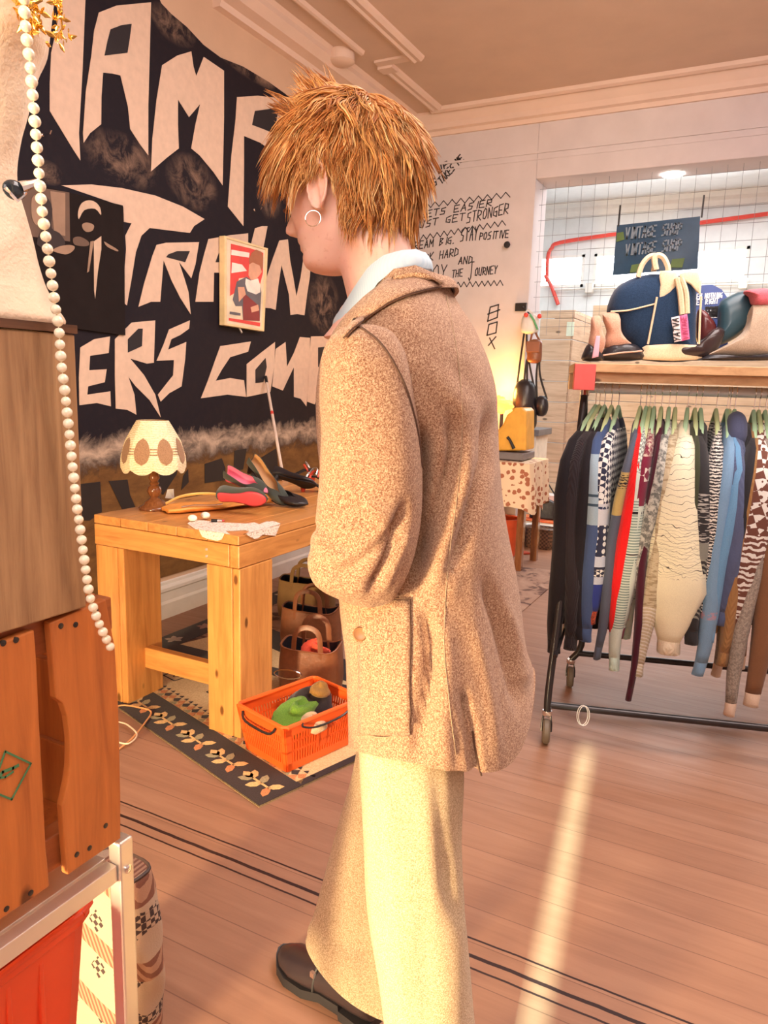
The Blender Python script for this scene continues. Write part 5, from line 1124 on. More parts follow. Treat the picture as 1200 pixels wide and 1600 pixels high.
# the trunk's hem is cut at one height all round
for i_, r in enumerate(jr):
    k_ = max(0, (i_-len(jr)*.80)/(len(jr)*.20)); c_ = sum(r, Vector())/len(r)
    for v in r:
        t_ = math.atan2((v-c_).dot(Lt), (v-c_).dot(Fw)); v.z -= k_*(.075*max(0, cos(t_))**1.5*(1 if t_ > -.5 else .5)+.028*exp(-((t_-2.35)/.45)**2)-.060*exp(-((((t_+2.75+pi) % (2*pi))-pi)/.55)**2))
jb = MB().loft(jr, cap=False); inn = [[v+(sum(r, Vector())/len(r)-v).normalized()*.006 for v in r] for r in jr[-12:]]
jb.loft(inn, cap=False); n_ = len(jr[0]); jb.add(jr[-1]+inn[-1], [(k, (k+1) % n_, n_+(k+1) % n_, n_+k) for k in range(n_)])
jacket = jb.build('jacket', M['tweed'], person, angle=180); JV = BVHTree.FromPolygons([Vector(v) for v in jb.v], jb.f)
J0 = BVHTree.FromPolygons([v for r in jr for v in r], [(i*n_+k, i*n_+(k+1) % n_, (i+1)*n_+(k+1) % n_, (i+1)*n_+k) for i in range(len(jr)-1) for k in range(n_)])
# ---- near sleeve
SR = [(508,552,590),(516,535,612),(530,520,626),(555,508,640),(590,503,649),(640,501,656),(700,500,661),(760,497,660),(810,492,655),(845,485,648),(875,481,640),(900,486,630),(920,502,620),(934,530,612),(942,556,600)]
SF_ = [([(520,900),(560,880),(600,850),(632,800)], 7, -.010), ([(575,930),(600,890),(622,840),(636,780)], 8, -.016), ([(598,925),(616,880),(640,830)], 6, .006), ([(482,850),(500,880),(540,905)], 8, -.005), ([(500,800),(520,845),(560,870)], 10, -.004), ([(545,760),(590,800),(610,830)], 12, .004), ([(505,640),(520,720),(515,790)], 14, -.003), ([(478,830),(496,822),(512,836)], 6, -.005)]
sb = lambda y, hw: interp([(508,.020),(516,.036),(530,.05),(560,.062),(640,.068),(760,.064),(860,.062),(910,.052),(942,.022)], y)[0]
sr_ = row_loft(SR, .185, sb, n=72, sub=6, FL=SF_, amp=.0015, seed=4)
sleeve = MB().loft(sr_).build('sleeve', M['tweed'], jacket, angle=180)
def arm_tube(P, r, name, mat, parent, n=24, flat=1): return MB().tube(smooth_open(P, 5), [interp([(i/(len(r)-1), q) for i, q in enumerate(r)], k/(5*(len(P)-1)))[0] for k in range(5*(len(P)-1)+1)], n).build(name, mat, parent, angle=180)
zc = pp(530, 880, .1).z
elb = pp(565, 885, .165); wr = pp(575, 838, -.04, .05)
fore = arm_tube([elb, elb.lerp(wr, .35)+Vector((0, 0, -.004)), elb.lerp(wr, .7), wr], [.056, .054, .046, .038], 'forearm_sleeve', M['tweed'], jacket)
# ---- far sleeve
fs = PP-Lt*.175; fz = pp(600, 545).z
fsh = Vector((fs.x, fs.y, fz-.05))+Fw*.0; fel = Vector((fs.x, fs.y, zc+.02))+Fw*.03-Lt*.02; fwr = wr-Lt*.03+Fw*.02+Vector((0, 0, -.01))
arm_tube([fsh, fsh.lerp(fel, .5)-Lt*.02, fel, fel.lerp(fwr, .5)+Fw*.02, fwr], [.055, .06, .055, .05, .04], 'sleeve', M['tweed'], jacket)
# ---- seams, pocket and button laid on the cloth
def onj(px, py, lift=.001, tree=None):
    d = ray(px, py).normalized(); h = (tree or J0).ray_cast(EYE, d)
    if h[0] is None: return pp(px, py, .1)
    nn = h[1] if h[1].dot(d) < 0 else -h[1]
    return h[0]+nn*lift
def seam(L, name='seam', r=.0011, tree=None, mat=None, par=jacket, k=4, lift=.0006):
    P = smooth_open([Vector((x, y, 0)) for x, y in L], k); return MB().tube([onj(p.x, p.y, lift, tree) for p in P], r, 5).build(name, mat or M['seam'], par)
M['seam'] = plain('seam_and_shade_line', (.10, .05, .03), .8, bump=0)
M['seamlight'] = plain('pale_seam', (.42, .30, .19), .9, bump=0)
_o = len(jr)*n_; sv_ = [v for r in jr for v in r]; sf_ = [(i*n_+k, i*n_+(k+1) % n_, (i+1)*n_+(k+1) % n_, (i+1)*n_+k) for i in range(len(jr)-1) for k in range(n_)]
for R_, m_ in ((sr_, 72),):
    b_ = len(sv_); sv_ += [v for r in R_ for v in r]; sf_ += [(b_+i*m_+k, b_+i*m_+(k+1) % m_, b_+(i+1)*m_+(k+1) % m_, b_+(i+1)*m_+k) for i in range(len(R_)-1) for k in range(m_)]
JS = BVHTree.FromPolygons(sv_, sf_)
seam([(546,516),(562,512),(575,520),(590,532),(606,552),(622,580),(636,612),(647,650),(655,690),(659,730)], 'armhole_seam', .0017, tree=JS, lift=.0004)
seam([(697,462),(715,560),(722,660),(716,760),(700,880),(694,1000),(702,1100),(712,1180)], 'back_seam', .0007, mat=M['seamlight'])
seam([(739,1142),(742,1165),(747,1190),(752,1212)], 'vent_slit', .0016)
seam([(576,1002),(571,1060),(566,1110),(567,1128)], 'front_edge', .0010)
pk = [(563,942),(600,938),(641,936),(641,1000),(640,1070),(641,1110),(636,1138),(620,1150),(590,1150),(570,1140)]
pm_ = MB(); 
grid = [[onj(562+ (641-562)*i/10, 938+4*(1-i/10)*0+(1148-938)*j/20, .0035) for i in range(11)] for j in range(21)]
pv = [v for r in grid for v in r]; pm_.add(pv, [(j*11+i, j*11+i+1, (j+1)*11+i+1, (j+1)*11+i) for j in range(20) for i in range(10)])
pocket = pm_.build('patch_pocket', M['tweed'], jacket, angle=180)
so = pocket.modifiers.new('thick', 'SOLIDIFY'); so.thickness = .004; so.offset = -1
seam([(564,940),(600,936),(641,936)], 'pocket_seam', .0009, par=pocket, lift=.0048); seam([(641,936),(642,1000),(641,1070),(641,1144)], 'pocket_seam', .0009, par=pocket, lift=.0035)
seam([(641,1144),(600,1151),(566,1146)], 'pocket_seam', .0008, par=pocket, lift=.003, mat=M['seamlight'])
bc_ = onj(567, 989, .006); bd = (EYE-bc_).normalized(); Q4 = Matrix.Translation(bc_) @ bd.to_track_quat('Z', 'Y').to_matrix().to_4x4()
btn = MB().lathe([(0, -.004), (.0085, -.004), (.0105, -.001), (.0105, .001), (.009, .003), (.0065, .0018), (0, .0018)], 20, M=Q4).build('button', plain('horn_button', (.36, .18, .08), .35), jacket)
for dx, dy in ((-.0022, -.0022), (.0022, -.0022), (-.0022, .0022), (.0022, .0022)): pass
seam([(567,962),(567,975)], 'buttonhole', .0012)
# ---- neck pieces: shirt collar and jacket collar from their top and bottom edges
def collar(cen, a0, b0, top, a1, b1, bot, thick, n=64, FA_=FA, gap=0.0):
    F_ = az(FA_); L_ = az(FA_+90); rings = []
    def edge(a, b, tab):
        half = []
        for k in range(n//2+1):
            t = gap+(pi-gap)*k/(n//2); q = Vector((cen.x, cen.y, 1.5))+F_*(a*cos(t))+L_*(b*sin(t))
            for _ in range(3):
                px, py = cam_px(q); row = interp(tab, px)[0]
                d = ray(px, row); tt = (Vector((q.x, q.y, 0))-Vector((EYE.x, EYE.y, 0))).length/Vector((d.x, d.y, 0)).length; q.z = EYE.z+d.z*tt
            half.append(q)
        far = []
        for k in range(n//2-1, 0 if gap == 0 else -1, -1):
            v = half[k]-Vector((cen.x, cen.y, 0)); far.append(Vector((cen.x, cen.y, 0))+F_*v.dot(F_)-L_*v.dot(L_)+Vector((0, 0, v.z)))
        return half+far
    T = edge(a0, b0, top); B_ = edge(a1, b1, bot); m = MB()
    o = [[t.lerp(b, s)+((t-Vector((cen.x, cen.y, t.z))).normalized()*.004*sin(pi*s)) for t, b in zip(T, B_)] for s in (0, .04, .25, .5, .75, .96, 1)]
    i_ = [[p-(p-Vector((cen.x, cen.y, p.z))).normalized()*thick for p in r] for r in reversed(o)]
    rings = o+i_+[o[0]]
    m.loft(rings, cap=False, closed=(gap == 0)); m.edge = [b+(b-Vector((cen.x, cen.y, b.z))).normalized()*.001 for b in B_]
    return m
cn = pp(598, 440); shc = collar(cn, .064, .058, [(518,505),(535,478),(555,446),(575,417),(598,399),(625,391),(650,389),(662,394)], .074, .070, [(515,512),(540,524),(565,480),(590,442),(615,422),(650,416),(668,420)], .003)
shc.build('shirt_collar', M['shirt'], person, angle=60)
jcn = pp(620, 465); jco = collar(jcn, .078, .072, [(530,540),(548,515),(568,480),(592,442),(615,420),(650,414),(672,424),(700,432)], .092, .098, [(522,560),(548,528),(570,506),(600,482),(640,462),(692,449),(710,449)], .006)
jcol = jco.build('collar', M['tweed'], jacket, angle=60)
cv = list(sv_); cf = list(sf_); b_ = len(cv); cv += [Vector(v) for v in jco.v]; cf += [tuple(q+b_ for q in f) for f in jco.f]; JC = BVHTree.FromPolygons(cv, cf)
ET = [(541,528),(552,508),(574,476),(600,446),(628,428),(662,426),(688,440)]; EB = [(541,532),(552,521),(570,506),(602,483),(642,464),(694,449)]
def lerp2(L, t):
    P = smooth_open([Vector((x, y, 0)) for x, y in L], 6); k = t*(len(P)-1); i = min(int(k), len(P)-2); return P[i].lerp(P[i+1], k-i)
G = []
for i in range(33):
    a_ = lerp2(ET, i/32); b2 = lerp2(EB, i/32); G.append([onj(a_.lerp(b2, j/8).x, a_.lerp(b2, j/8).y, .0035+.0025*j/8, JC) for j in range(9)])
cm = MB(); cm.add([v for r in G for v in r], [(i*9+j, i*9+j+1, (i+1)*9+j+1, (i+1)*9+j) for i in range(32) for j in range(8)])
lp_ = cm.build('collar_fall', M['tweed'], jcol, angle=180); so2 = lp_.modifiers.new('thick', 'SOLIDIFY'); so2.thickness = .005; so2.offset = 0
MB().tube([G[i][8] for i in range(33)], .0011, 5).build('collar_shade_line', M['seam'], jcol)  # dark line along the collar edge stands in for its shadow
# ---- trousers
def leg(rows, off, fo, b, FL, seed, cut=None):
    return row_loft(rows, off, lambda y, hw: b*interp([(1000, 1), (1850, 1.05)], y)[0], n=56, sub=6, fo=fo, FL=FL, seed=seed, amp=.0016)
NL = [(1060,585,700),(1130,562,716),(1200,561,722),(1300,567,722),(1400,574,727),(1500,587,734),(1600,597,741),(1700,607,750),(1790,614,757)]
LF = [([(600,1200),(610,1320),(618,1440),(625,1600)], 8, .006), ([(680,1190),(690,1300),(700,1420)], 9, -.005), ([(700,1330),(705,1400),(722,1440)], 9, -.006), ([(640,1240),(655,1380),(668,1600)], 14, -.004)]
nl = leg(NL, .085, 0, .072, LF, 7)
tr = MB().loft(nl)
# far leg: stepping forward, its hem slanting over the shoe
ank = Vector((-.735, 1.205, .055)); hipf = Vector((PP.x, PP.y, .86))-Lt*.09+Fw*.01
ring2 = []
FL2 = [(560,690,1215),]
RFs = [(1040,590,690),(1110,570,696),(1215,553,697),(1290,531,690),(1370,509,682),(1440,490,676),(1470,480,668),(1500,477,664),(1525,474,660)]
fl = row_loft(RFs, -.10, lambda y, hw: .066, n=56, sub=6, FL=(), seed=11, amp=.002, fo=.0)
zr = [sum(v.z for v in r)/len(r) for r in fl]
print('far leg z', zr[-1], [tuple(round(q, 2) for q in sum(r, Vector())/len(r)) for r in (fl[0], fl[len(fl)//2], fl[-1])])
for i, r in enumerate(fl):
    c = sum(r, Vector())/len(r)
    for v in r:
        k = max(0, (i-len(fl)*.55)/(len(fl)*.45)); v.z += k*k*.055*((v-c).dot(Fw)/.1)
tr.loft(fl, cap=False)
fi = [[v+(sum(r, Vector())/len(r)-v)*.06 for v in r] for r in fl[-14:]]; tr.loft(fi, cap=False); nn_ = len(fl[0]); tr.add(fl[-1]+fi[-1], [(k, (k+1) % nn_, nn_+(k+1) % nn_, nn_+k) for k in range(nn_)])
# seat joining both legs
tr.loft(row_loft([(930,590,750),(1000,590,745),(1060,590,715),(1100,600,700)], 0, lambda y, hw: .11, n=56, sub=4))
trs = tr.build('trousers', M['tweed_leg'], person, angle=180)
# ---- shoes
def loafer(heelp, dirv, name='shoe'):
    dv = Vector((dirv[0], dirv[1], 0)).normalized(); M4 = Matrix.Translation(heelp) @ Matrix.Rotation(math.atan2(dv.y, dv.x), 4, 'Z'); m = MB(); L = .29; R = []
    for t, w, h, z0 in ((0, .026, .060, .022), (.04, .034, .075, .020), (.15, .038, .085, .016), (.3, .038, .088, .012), (.45, .040, .078, .010), (.6, .047, .058, .009), (.75, .049, .046, .009), (.88, .040, .038, .011), (.96, .024, .028, .014), (1, .008, .014, .020)):
        R.append([M4 @ Vector((L*t, w*cos(a), z0+max(0, h*(.5+.5*sin(a))))) for a in [2*pi*k/20 for k in range(20)]])
    m.loft(R, 0); S = []
    for t, w, z0 in ((0, .028, 0), (.04, .037, 0), (.25, .037, 0), (.26, .036, .010), (.45, .039, .008), (.6, .050, 0), (.78, .053, 0), (.9, .042, .003), (.98, .022, .008), (1.01, .008, .012)):
        S.append([M4 @ Vector((L*t, s*w, z)) for s, z in ((-1, z0), (1, z0), (1, z0+.022 if z0 < .02 else .022), (-1, z0+.022))])
    m.loft(S, 1)
    o = m.build(name, [plain('black_shoe_leather', (.030, .020, .022), .30, bump=.05), M['black']], person, angle=60)
    MB().tube([M4 @ Vector((L*.50, .041*cos(a), .030+.070*max(0, sin(a))*.92)) for a in [pi*k/14 for k in range(15)]], .004, 6).build('strap', M['black'], o)
    MB().box((L*.49, .034, .062), (L*.53, .042, .074), M=M4).build('buckle', M['chrome'], o)
    return o
toe = at(442, 1482, 2, .03); dF = Vector((-.93, .20, 0)).normalized()
loafer(Vector((toe.x, toe.y, 0))-dF*.285, dF)
nf = pp(700, 1790, .085); loafer(Vector((nf.x, nf.y, 0))+Fw*(-.04), Fw)
# ---- HEAD: rings of the skull and face
HFA = 207.2-24; HF = az(HFA); HL = az(HFA+90); pitch = radians(9)
HU = (Vector((0, 0, 1))*cos(pitch)+HF*sin(pitch)); HFp = (HF*cos(pitch)-Vector((0, 0, 1))*sin(pitch))
chin = on_plane(487, 430, PP+Fw*.13, PN)
HO = chin-(HFp*.078+HU*.006)
def hd(f, l, h): return HO+HFp*f+HL*l+HU*h
fr_t = [(0,.050),(.006,.070),(.014,.080),(.026,.083),(.034,.078),(.040,.083),(.047,.082),(.054,.087),(.060,.083),(.068,.086),(.08,.088),(.10,.088),(.112,.086),(.122,.092),(.135,.095),(.155,.093),(.175,.083),(.195,.062),(.21,.038),(.222,.0)]
bk_t = [(0,.010),(.01,-.002),(.03,-.030),(.05,-.058),(.075,-.080),(.10,-.093),(.13,-.100),(.16,-.097),(.185,-.080),(.205,-.052),(.222,0)]
wd_t = [(0,.022),(.006,.034),(.014,.043),(.03,.052),(.05,.060),(.075,.067),(.10,.071),(.13,.075),(.155,.075),(.18,.065),(.20,.046),(.215,.024),(.222,.002)]
bvh_pts = []
hr_ = []
NH = 64
for i in range(61):
    h = .222*i/60; f = interp(fr_t, h)[0]; b = interp(bk_t, h)[0]; w = interp(wd_t, h)[0]; c = (f+b)/2; a = (f-b)/2; rr = []
    for k in range(NH):
        t = 2*pi*k/NH; cx, sy = cos(t), sin(t); e = .86 if cx > 0 else 1.0
        x = c+a*math.copysign(abs(cx)**e, cx); y = w*math.copysign(abs(sy)**.95, sy)
        if cx > 0:
            nz = interp([(.058,0),(.066,.5),(.072,1),(.078,1.12),(.085,1.0),(.10,.55),(.113,.22),(.124,0)], h)[0]
            x += .026*nz*exp(-(y/interp([(.066,.013),(.08,.010),(.12,.007)], h)[0])**2)
            x += .004*exp(-((h-.074)/.006)**2)*exp(-((abs(y)-.012)/.006)**2)          # nostril wings
            x += (.005*exp(-((h-.053)/.004)**2)+.005*exp(-((h-.041)/.0045)**2)-.003*exp(-((h-.047)/.002)**2))*exp(-(y/.020)**2)
            x -= .009*exp(-((h-.108)/.011)**2)*exp(-((abs(y)-.030)/.013)**2)           # eye socket
            x += .006*exp(-((h-.106)/.007)**2)*exp(-((abs(y)-.031)/.010)**2)           # closed lid
            x += .004*exp(-((h-.123)/.006)**2)*exp(-((abs(y)-.03)/.02)**2)
            x += .003*exp(-((h-.085)/.015)**2)*exp(-((abs(y)-.042)/.014)**2)
        rr.append(hd(x, y, h))
    hr_.append(rr)
body = MB().loft(hr_)
# ear
def ear(s):
    m = MB(); ce = (.008, .0735, .098)
    out = []
    for k in range(28):
        t = 2*pi*k/28; q = interp([(0,.9),(1.57,1.08),(3.14,1.0),(4.4,.78),(4.71,.80),(6.29,.9)], t)[0]; out.append((-.0185*cos(t)*q-.004*sin(t), .034*sin(t)*q))
    R = []
    for sc, lift in ((.55, -.004), (.95, .004), (1.06, .012), (1.02, .017), (.9, .0165), (.78, .011), (.5, .008), (.2, .0075)):
        R.append([hd(ce[0]+x*sc-.25*lift, s*(ce[1]+lift+(.004 if x < 0 else -.003)), ce[2]+z*sc) for x, z in out])
    return m.loft(R)
for s in (1, -1):
    e = ear(s); body.add(e.v, e.f)
neck0 = hd(-.022, 0, .055); nb_ = pp(608, 470)
body.tube(smooth_open([hd(-.022, 0, .075), neck0.lerp(nb_, .35), neck0.lerp(nb_, .75), nb_, nb_+Vector((0, 0, -.06))], 4), [.052, .053, .054, .054, .055, .055, .056, .057, .058, .060, .062, .066, .068, .075, .08, .09, .10][:17], 28)
# trunk, arms and legs under the clothes
ch = Vector((PP.x, PP.y, nb_.z-.10)); body.loft([[c_0+Fw*(a*cos(t))+Lt*(b*sin(t)) for t in [2*pi*k/28 for k in range(28)]] for c_0, a, b in ((ch+Vector((0,0,.05)), .05, .07), (ch, .065, .13), (ch-Vector((0,0,.12)), .075, .14), (ch-Vector((0,0,.28)), .07, .12), (ch-Vector((0,0,.42)), .072, .12), (ch-Vector((0,0,.56)), .07, .125))])
body.tube([ch+Lt*.10-Vector((0,0,.03)), pp(580, 600, .185), pp(578, 740, .185), elb, wr], [.04, .04, .036, .034, .024], 16)
body.tube([ch-Lt*.10-Vector((0,0,.03)), fsh, fel, fwr], [.04, .04, .034, .024], 16)
body.tube([ch-Vector((0,0,.5))+Lt*.07, pp(640, 1200, .085), pp(660, 1500, .085), Vector((nf.x, nf.y, .07))], [.06, .048, .042, .035], 16)
fc = sum(fl[-1], Vector())/len(fl[-1]); body.tube([ch-Vector((0,0,.5))-Lt*.07, sum(fl[20], Vector())/56, fc+Vector((0,0,.08)), Vector((toe.x, toe.y, .06))-dF*.24], [.06, .045, .036, .030], 16)
# hands: palm, four unequal bent fingers and a thumb each, resting together in front of the waist
def hand(wp, d, side):
    d = d.normalized(); up = Vector((0, 0, 1)); sd = d.cross(up).normalized()*side
    body.tube([wp-d*.02, wp+d*.02, wp+d*.05, wp+d*.085], [.022, .027, .034, .030], 12, flat=.5)
    for k, (o_, L) in enumerate(((-.024, .066), (-.008, .075), (.008, .070), (.023, .055))):
        b = wp+d*.075+up*(-o_); body.tube([b, b+d*L*.4+sd*.004, b+d*L*.7+sd*.016, b+d*L*.8+sd*.030], [.0088, .0085, .0078, .0062], 8)
    b = wp+d*.025+up*.022; body.tube([b, b+d*.02+up*.02+sd*.01, b+d*.045+up*.028+sd*.016, b+d*.06+up*.026+sd*.02], [.011, .0095, .0085, .0065], 8)
hand(wr, (Fw*.35-Lt*.9), 1); hand(fwr, (Fw*.35+Lt*.9), -1)
bo = body.build('body', M['skin'], person, angle=180)
rm = bo.modifiers.new('fuse', 'REMESH'); rm.mode = 'VOXEL'; rm.voxel_size = .0032; rm.use_smooth_shade = True
sm = bo.modifiers.new('soften', 'SMOOTH'); sm.iterations = 3; sm.factor = .4
# earring, lashes, brow
er = hd(.012, .092, .062); ringp = [er+HFp*(.0105*cos(a)+.003)+HU*(.0105*sin(a)-.004)+HL*(.003*cos(a)) for a in [2*pi*k/28 for k in range(29)]]
MB().tube(ringp, .0007, 8).build('hoop_earring', plain('silver', (.9, .86, .8), .15, 1, bump=0), person)
lash = MB()
for s in (1, -1):
    for k in range(16):
        t = k/15; y = s*(.020+.026*t); x0 = .0865-.010*t*t; b = hd(x0+.002, y, .1005-.002*t); lash.tube([b, b+HFp*.004-HU*.003+HL*(s*.002), b+HFp*.0065-HU*.0045+HL*(s*.004)], [.0006, .0004, .0001], 4)
lash.build('eyelashes', plain('lash', (.16, .06, .03), .6, bump=0), person)
# ---- HAIR
HC = (-.004, 0, .140); hcol = [(.58, .235, .065), (.73, .37, .125), (.88, .58, .27), (.41, .14, .034)]
def hairm(i, c):
    t = NT('copper_hair_%s' % 'abcd'[i]); n = t.noise(t.mapv(), 60, 3); return t.done(t.ramp(n, [(.3, tuple(x*.75 for x in c)), (.7, c)]), .5, spec=.3)
HM = [hairm(i, c) for i, c in enumerate(hcol)]
def skull(u, v, k=1.0):
    """u azimuth from the front towards the viewer's side, v elevation"""
    return Vector((HC[0]+.103*k*cos(u)*cos(v), .081*k*sin(u)*cos(v), HC[2]+.096*k*sin(v)))
hair = MB(); cap = []
def hairline(u):      # lowest elevation of the hair for an azimuth
    au = abs((u+pi) % (2*pi)-pi); return interp([(0, .50), (.6, .42), (1.0, .25), (1.25, .02), (1.45, -.10), (1.75, -.45), (2.0, -.66), (2.4, -.80), (3.15, -.82)], au)[0]
for i in range(25):
    rr = []
    for k in range(48):
        u = 2*pi*k/48; v0 = hairline(u); v = v0+(pi/2-.001-v0)*i/24; p = skull(u, v, 1.03); rr.append(hd(*p))
    cap.append(rr)
hair.loft(cap, 3)
rnd = random.Random(21)
Wh = Vector((-.058, .010, .232)); c0 = Vector(HC)
def flow(p, N_, u, v, rj):
    away = p-Wh; away -= N_*away.dot(N_); away = away.normalized() if away.length > 1e-4 else Vector((1, 0, 0))
    down = Vector((0, 0, -1)); down -= N_*down.dot(N_); top = max(0, sin(v))
    return (away*(.70+.6*top)+down*(1.15-top*.95)+Vector((.55*(1-top)+.20, 0, 0))*(.9 if cos(u) > -.35 else .30)+N_*(.25*top+.06)+Vector((rj.uniform(-.26, .26), rj.uniform(-.22, .22), rj.uniform(-.18, .18)))).normalized()
ncl = 0
while ncl < 520:
    u = rnd.uniform(-pi, pi); v = math.asin(rnd.uniform(-.95, 1))
    if v < hairline(u)-.02: continue
    if sin(u) < -.35 and rnd.random() < .6: continue
    ncl += 1
    p = skull(u, v, 1.03); N_ = (p-c0).normalized(); top = max(0, sin(v)); back = cos(u) < -.25
    d = flow(p, N_, u, v, rnd); L = rnd.uniform(.045, .092)*(1+.15*top)
    if back and v < .25: L = rnd.uniform(.055, .085)
    if back and v < -.25: L = rnd.uniform(.07, .105)
    tuft = top > .62 and p.x > -.02 and rnd.random() < .22
    if tuft: d = (N_*.9+d*.6+Vector((rnd.uniform(-.2, .5), rnd.uniform(-.3, .3), .2))).normalized(); L *= .70
    curl = rnd.uniform(-.5, .5); wav = rnd.uniform(.10, .38); wph = rnd.uniform(0, 6.3); lift = rnd.uniform(.005, .035); path = [Vector(p)]; q = Vector(p); ns = 8; dirs = []
    for s in range(ns):
        t = (s+1)/ns; q = q+d*(L/ns); rel = q-c0; e = sqrt((rel.x/.103)**2+(rel.y/.081)**2+(rel.z/.096)**2); lim = 1.045+.07*t+lift*4*t
        if q.z < .075 and q.x < 0: lim = .80+.9*max(0, q.z)*3          # the nape: hair closes in on the neck
        if e < lim: q = c0+rel*(lim/e)
        sidev = d.cross((q-c0).normalized())
        d = (d+Vector((0, 0, -.15 if not tuft else -.02))+sidev*(curl*.20+wav*sin(wph+t*7)*.8)+((q-c0).normalized()*(.03 if not tuft else .05))).normalized()
        path.append(Vector(q))
    base_mi = rnd.choice([0, 1, 1, 2, 3, 0, 1])
    for k in range(rnd.randint(13, 19)):
        off = Vector((rnd.uniform(-1, 1), rnd.uniform(-1, 1), rnd.uniform(-1, 1)))*.0135; off -= N_*off.dot(N_)*.7; spread = rnd.uniform(-.1, .55); cut = rnd.randint(ns-3, ns); P = []
        for i, q in enumerate(path[:cut+1]):
            t = i/ns; w_ = q+off*(1-(.85-spread)*t)+Vector((0, 0, .0015*sin(t*9+k)))
            if -.014 < w_.x < .032 and abs(w_.y) > .055 and w_.z < .103: break          # the ear stays clear
            P.append(hd(*w_))
        if len(P) < 4: continue
        n_p = len(P); w = rnd.uniform(.0007, .0018); r_ = [w*interp([(0, .8), (.3, 1), (.6, .85), (.85, .5), (1, .06)], i/(n_p-1))[0] for i in range(n_p)]
        hair.tube(P, r_, 4, mi=base_mi if rnd.random() < .6 else rnd.choice([0, 1, 2, 3]), flat=.6, up=hd(*c0)-P[0])
# flying single hairs at the crown
for k in range(26):
    u = rnd.uniform(-.9, .9); v = rnd.uniform(.9, 1.4); p = skull(u, v, 1.08); d = Vector((rnd.uniform(-.2, .9), rnd.uniform(-.4, .4), 1)).normalized(); L = rnd.uniform(.03, .055); P = []
    q = Vector(p)
    for s in range(7): P.append(hd(*q)); d = (d+Vector((.14*rnd.uniform(-.5, 1.5), .05, -.10))).normalized(); q = q+d*L/6
    hair.tube(P, [.0013, .0013, .0012, .001, .0008, .0005, .0002], 4, mi=rnd.choice([0, 1, 2]))
hair.build('hair', HM, person, angle=180)
# ================================================================ LEFT FOREGROUND
cx_ = -.70
X7 = lambda px, py, dx=0: at(px, py, 0, cx_+dx)
# folding aluminium shelf carrying the boxes
al = empty('folding_shelf', (-.82, .45, 0), label='folding aluminium stand carrying the wooden crate in the lower left corner', cat='stand')
yp = .636
for (x_, y_, nm) in ((cx_+.004, yp, 'front'), (cx_-.30, yp, 'rear'), (cx_+.004, .32, 'front'), (cx_-.30, .32, 'rear')):
    MB().box((x_-.022, y_-.012, 0), (x_, y_+.012, .742)).build('leg', M['alu'], al, smooth=False, bevel=.003)
for zt in (.705, .36):
    MB().box((cx_-.32, .30, zt+.003), (cx_-.022, yp-.013, zt+.009)).box((cx_-.02, .30, zt-.018), (cx_-.001, yp-.013, zt+.006)).build('shelf_plate', M['alu'], al, smooth=False, bevel=.001)
MB().lathe([(0, 0), (.006, 0), (.006, .002), (.003, .0035), (0, .003)], 14, M=Matrix.Translation((cx_+.004, yp, .70)) @ Matrix.Rotation(radians(90), 4, 'Y')).build('rivet', M['chrome'], al)
# crate
cr = empty('wooden_crate', (-.85, .4, .752), label='orange brown slatted wooden crate with a green printed mark, on the aluminium stand', cat='crate')
cz0, cz1 = .752, 1.074
def slat(L, name='slat', dx=0, th=.012, m='crate'): return MB().poly([X7(x, y, dx) for x, y in L], thick=th, off=(-1, 0, 0)).build(name, M[m], cr, smooth=False, bevel=.002)
slat([(78,974),(166,936),(180,1010),(186,1110),(189,1245),(189,1310),(106,1368),(100,1290),(98,1260),(106,1225),(110,1195),(110,1155),(106,1120),(99,1100),(88,1092),(84,1040)])
slat([(-40,1020),(54,984),(58,1040),(62,1130),(68,1240),(72,1320),(78,1385),(-40,1465)])
MB().box((cx_-.040, .30, cz1-.045), (cx_-.014, .642, cz1-.002)).build('batten', M['crate_y'], cr, smooth=False, bevel=.002)
MB().box((cx_-.040, .30, cz0), (cx_-.014, .642, cz0+.045)).build('batten', M['crate_y'], cr, smooth=False, bevel=.002)
MB().box((cx_-.36, .628, cz1-.10), (cx_-.042, .642, cz1-.002)).box((cx_-.36, .628, cz0), (cx_-.042, .642, cz0+.10)).box((cx_-.36, .628, cz0+.105), (cx_-.042, .642, cz1-.105)).build('end_panel', M['crate'], cr, smooth=False, bevel=.002)
MB().box((cx_-.37, .30, cz0), (cx_-.355, .642, cz1-.002)).box((cx_-.355, .30, cz0), (cx_-.042, .627, cz0+.01)).box((cx_-.355, .30, cz0+.011), (cx_-.042, .315, cz1-.003)).build('back_bottom_and_blocker', M['crate'], cr, smooth=False)  # last board is an unseen near end, added to keep the inside dark
for x, y in ((95,978),(118,976),(150,955),(165,1290),(140,1325),(120,1335),(5,1005),(25,1000),(10,1420),(48,1395)):
    p = X7(x, y, .0); MB().lathe([(0, -.002), (.0035, -.002), (.0035, .0006), (0, .001)], 10, M=Matrix.Translation(p) @ Matrix.Rotation(radians(90), 4, 'Y')).build('nail', M['dark_metal'], cr)
gk = plain('green_stamp', (.06, .22, .10), .6, bump=0)
def strk(L, th): 
    m = MB(); P = [X7(x, y, .0006) for x, y in L]; strokes(m, [[(p.y, p.z) for p in P]], (P[0].x, 0, 0), (0, 1, 0), (0, 0, 1), (1, 0, 0), th, h=.0006); return m
m = strk([(8,1174),(48,1193),(18,1249),(-14,1236),(8,1174)], .0022); k2 = strk([(-6,1222),(4,1206),(20,1200),(28,1196)], .0034); m.add(k2.v, k2.f); k2 = strk([(-4,1216),(8,1214),(20,1206)], .0024); m.add(k2.v, k2.f)
m.build('green_mark', gk, cr, smooth=False)
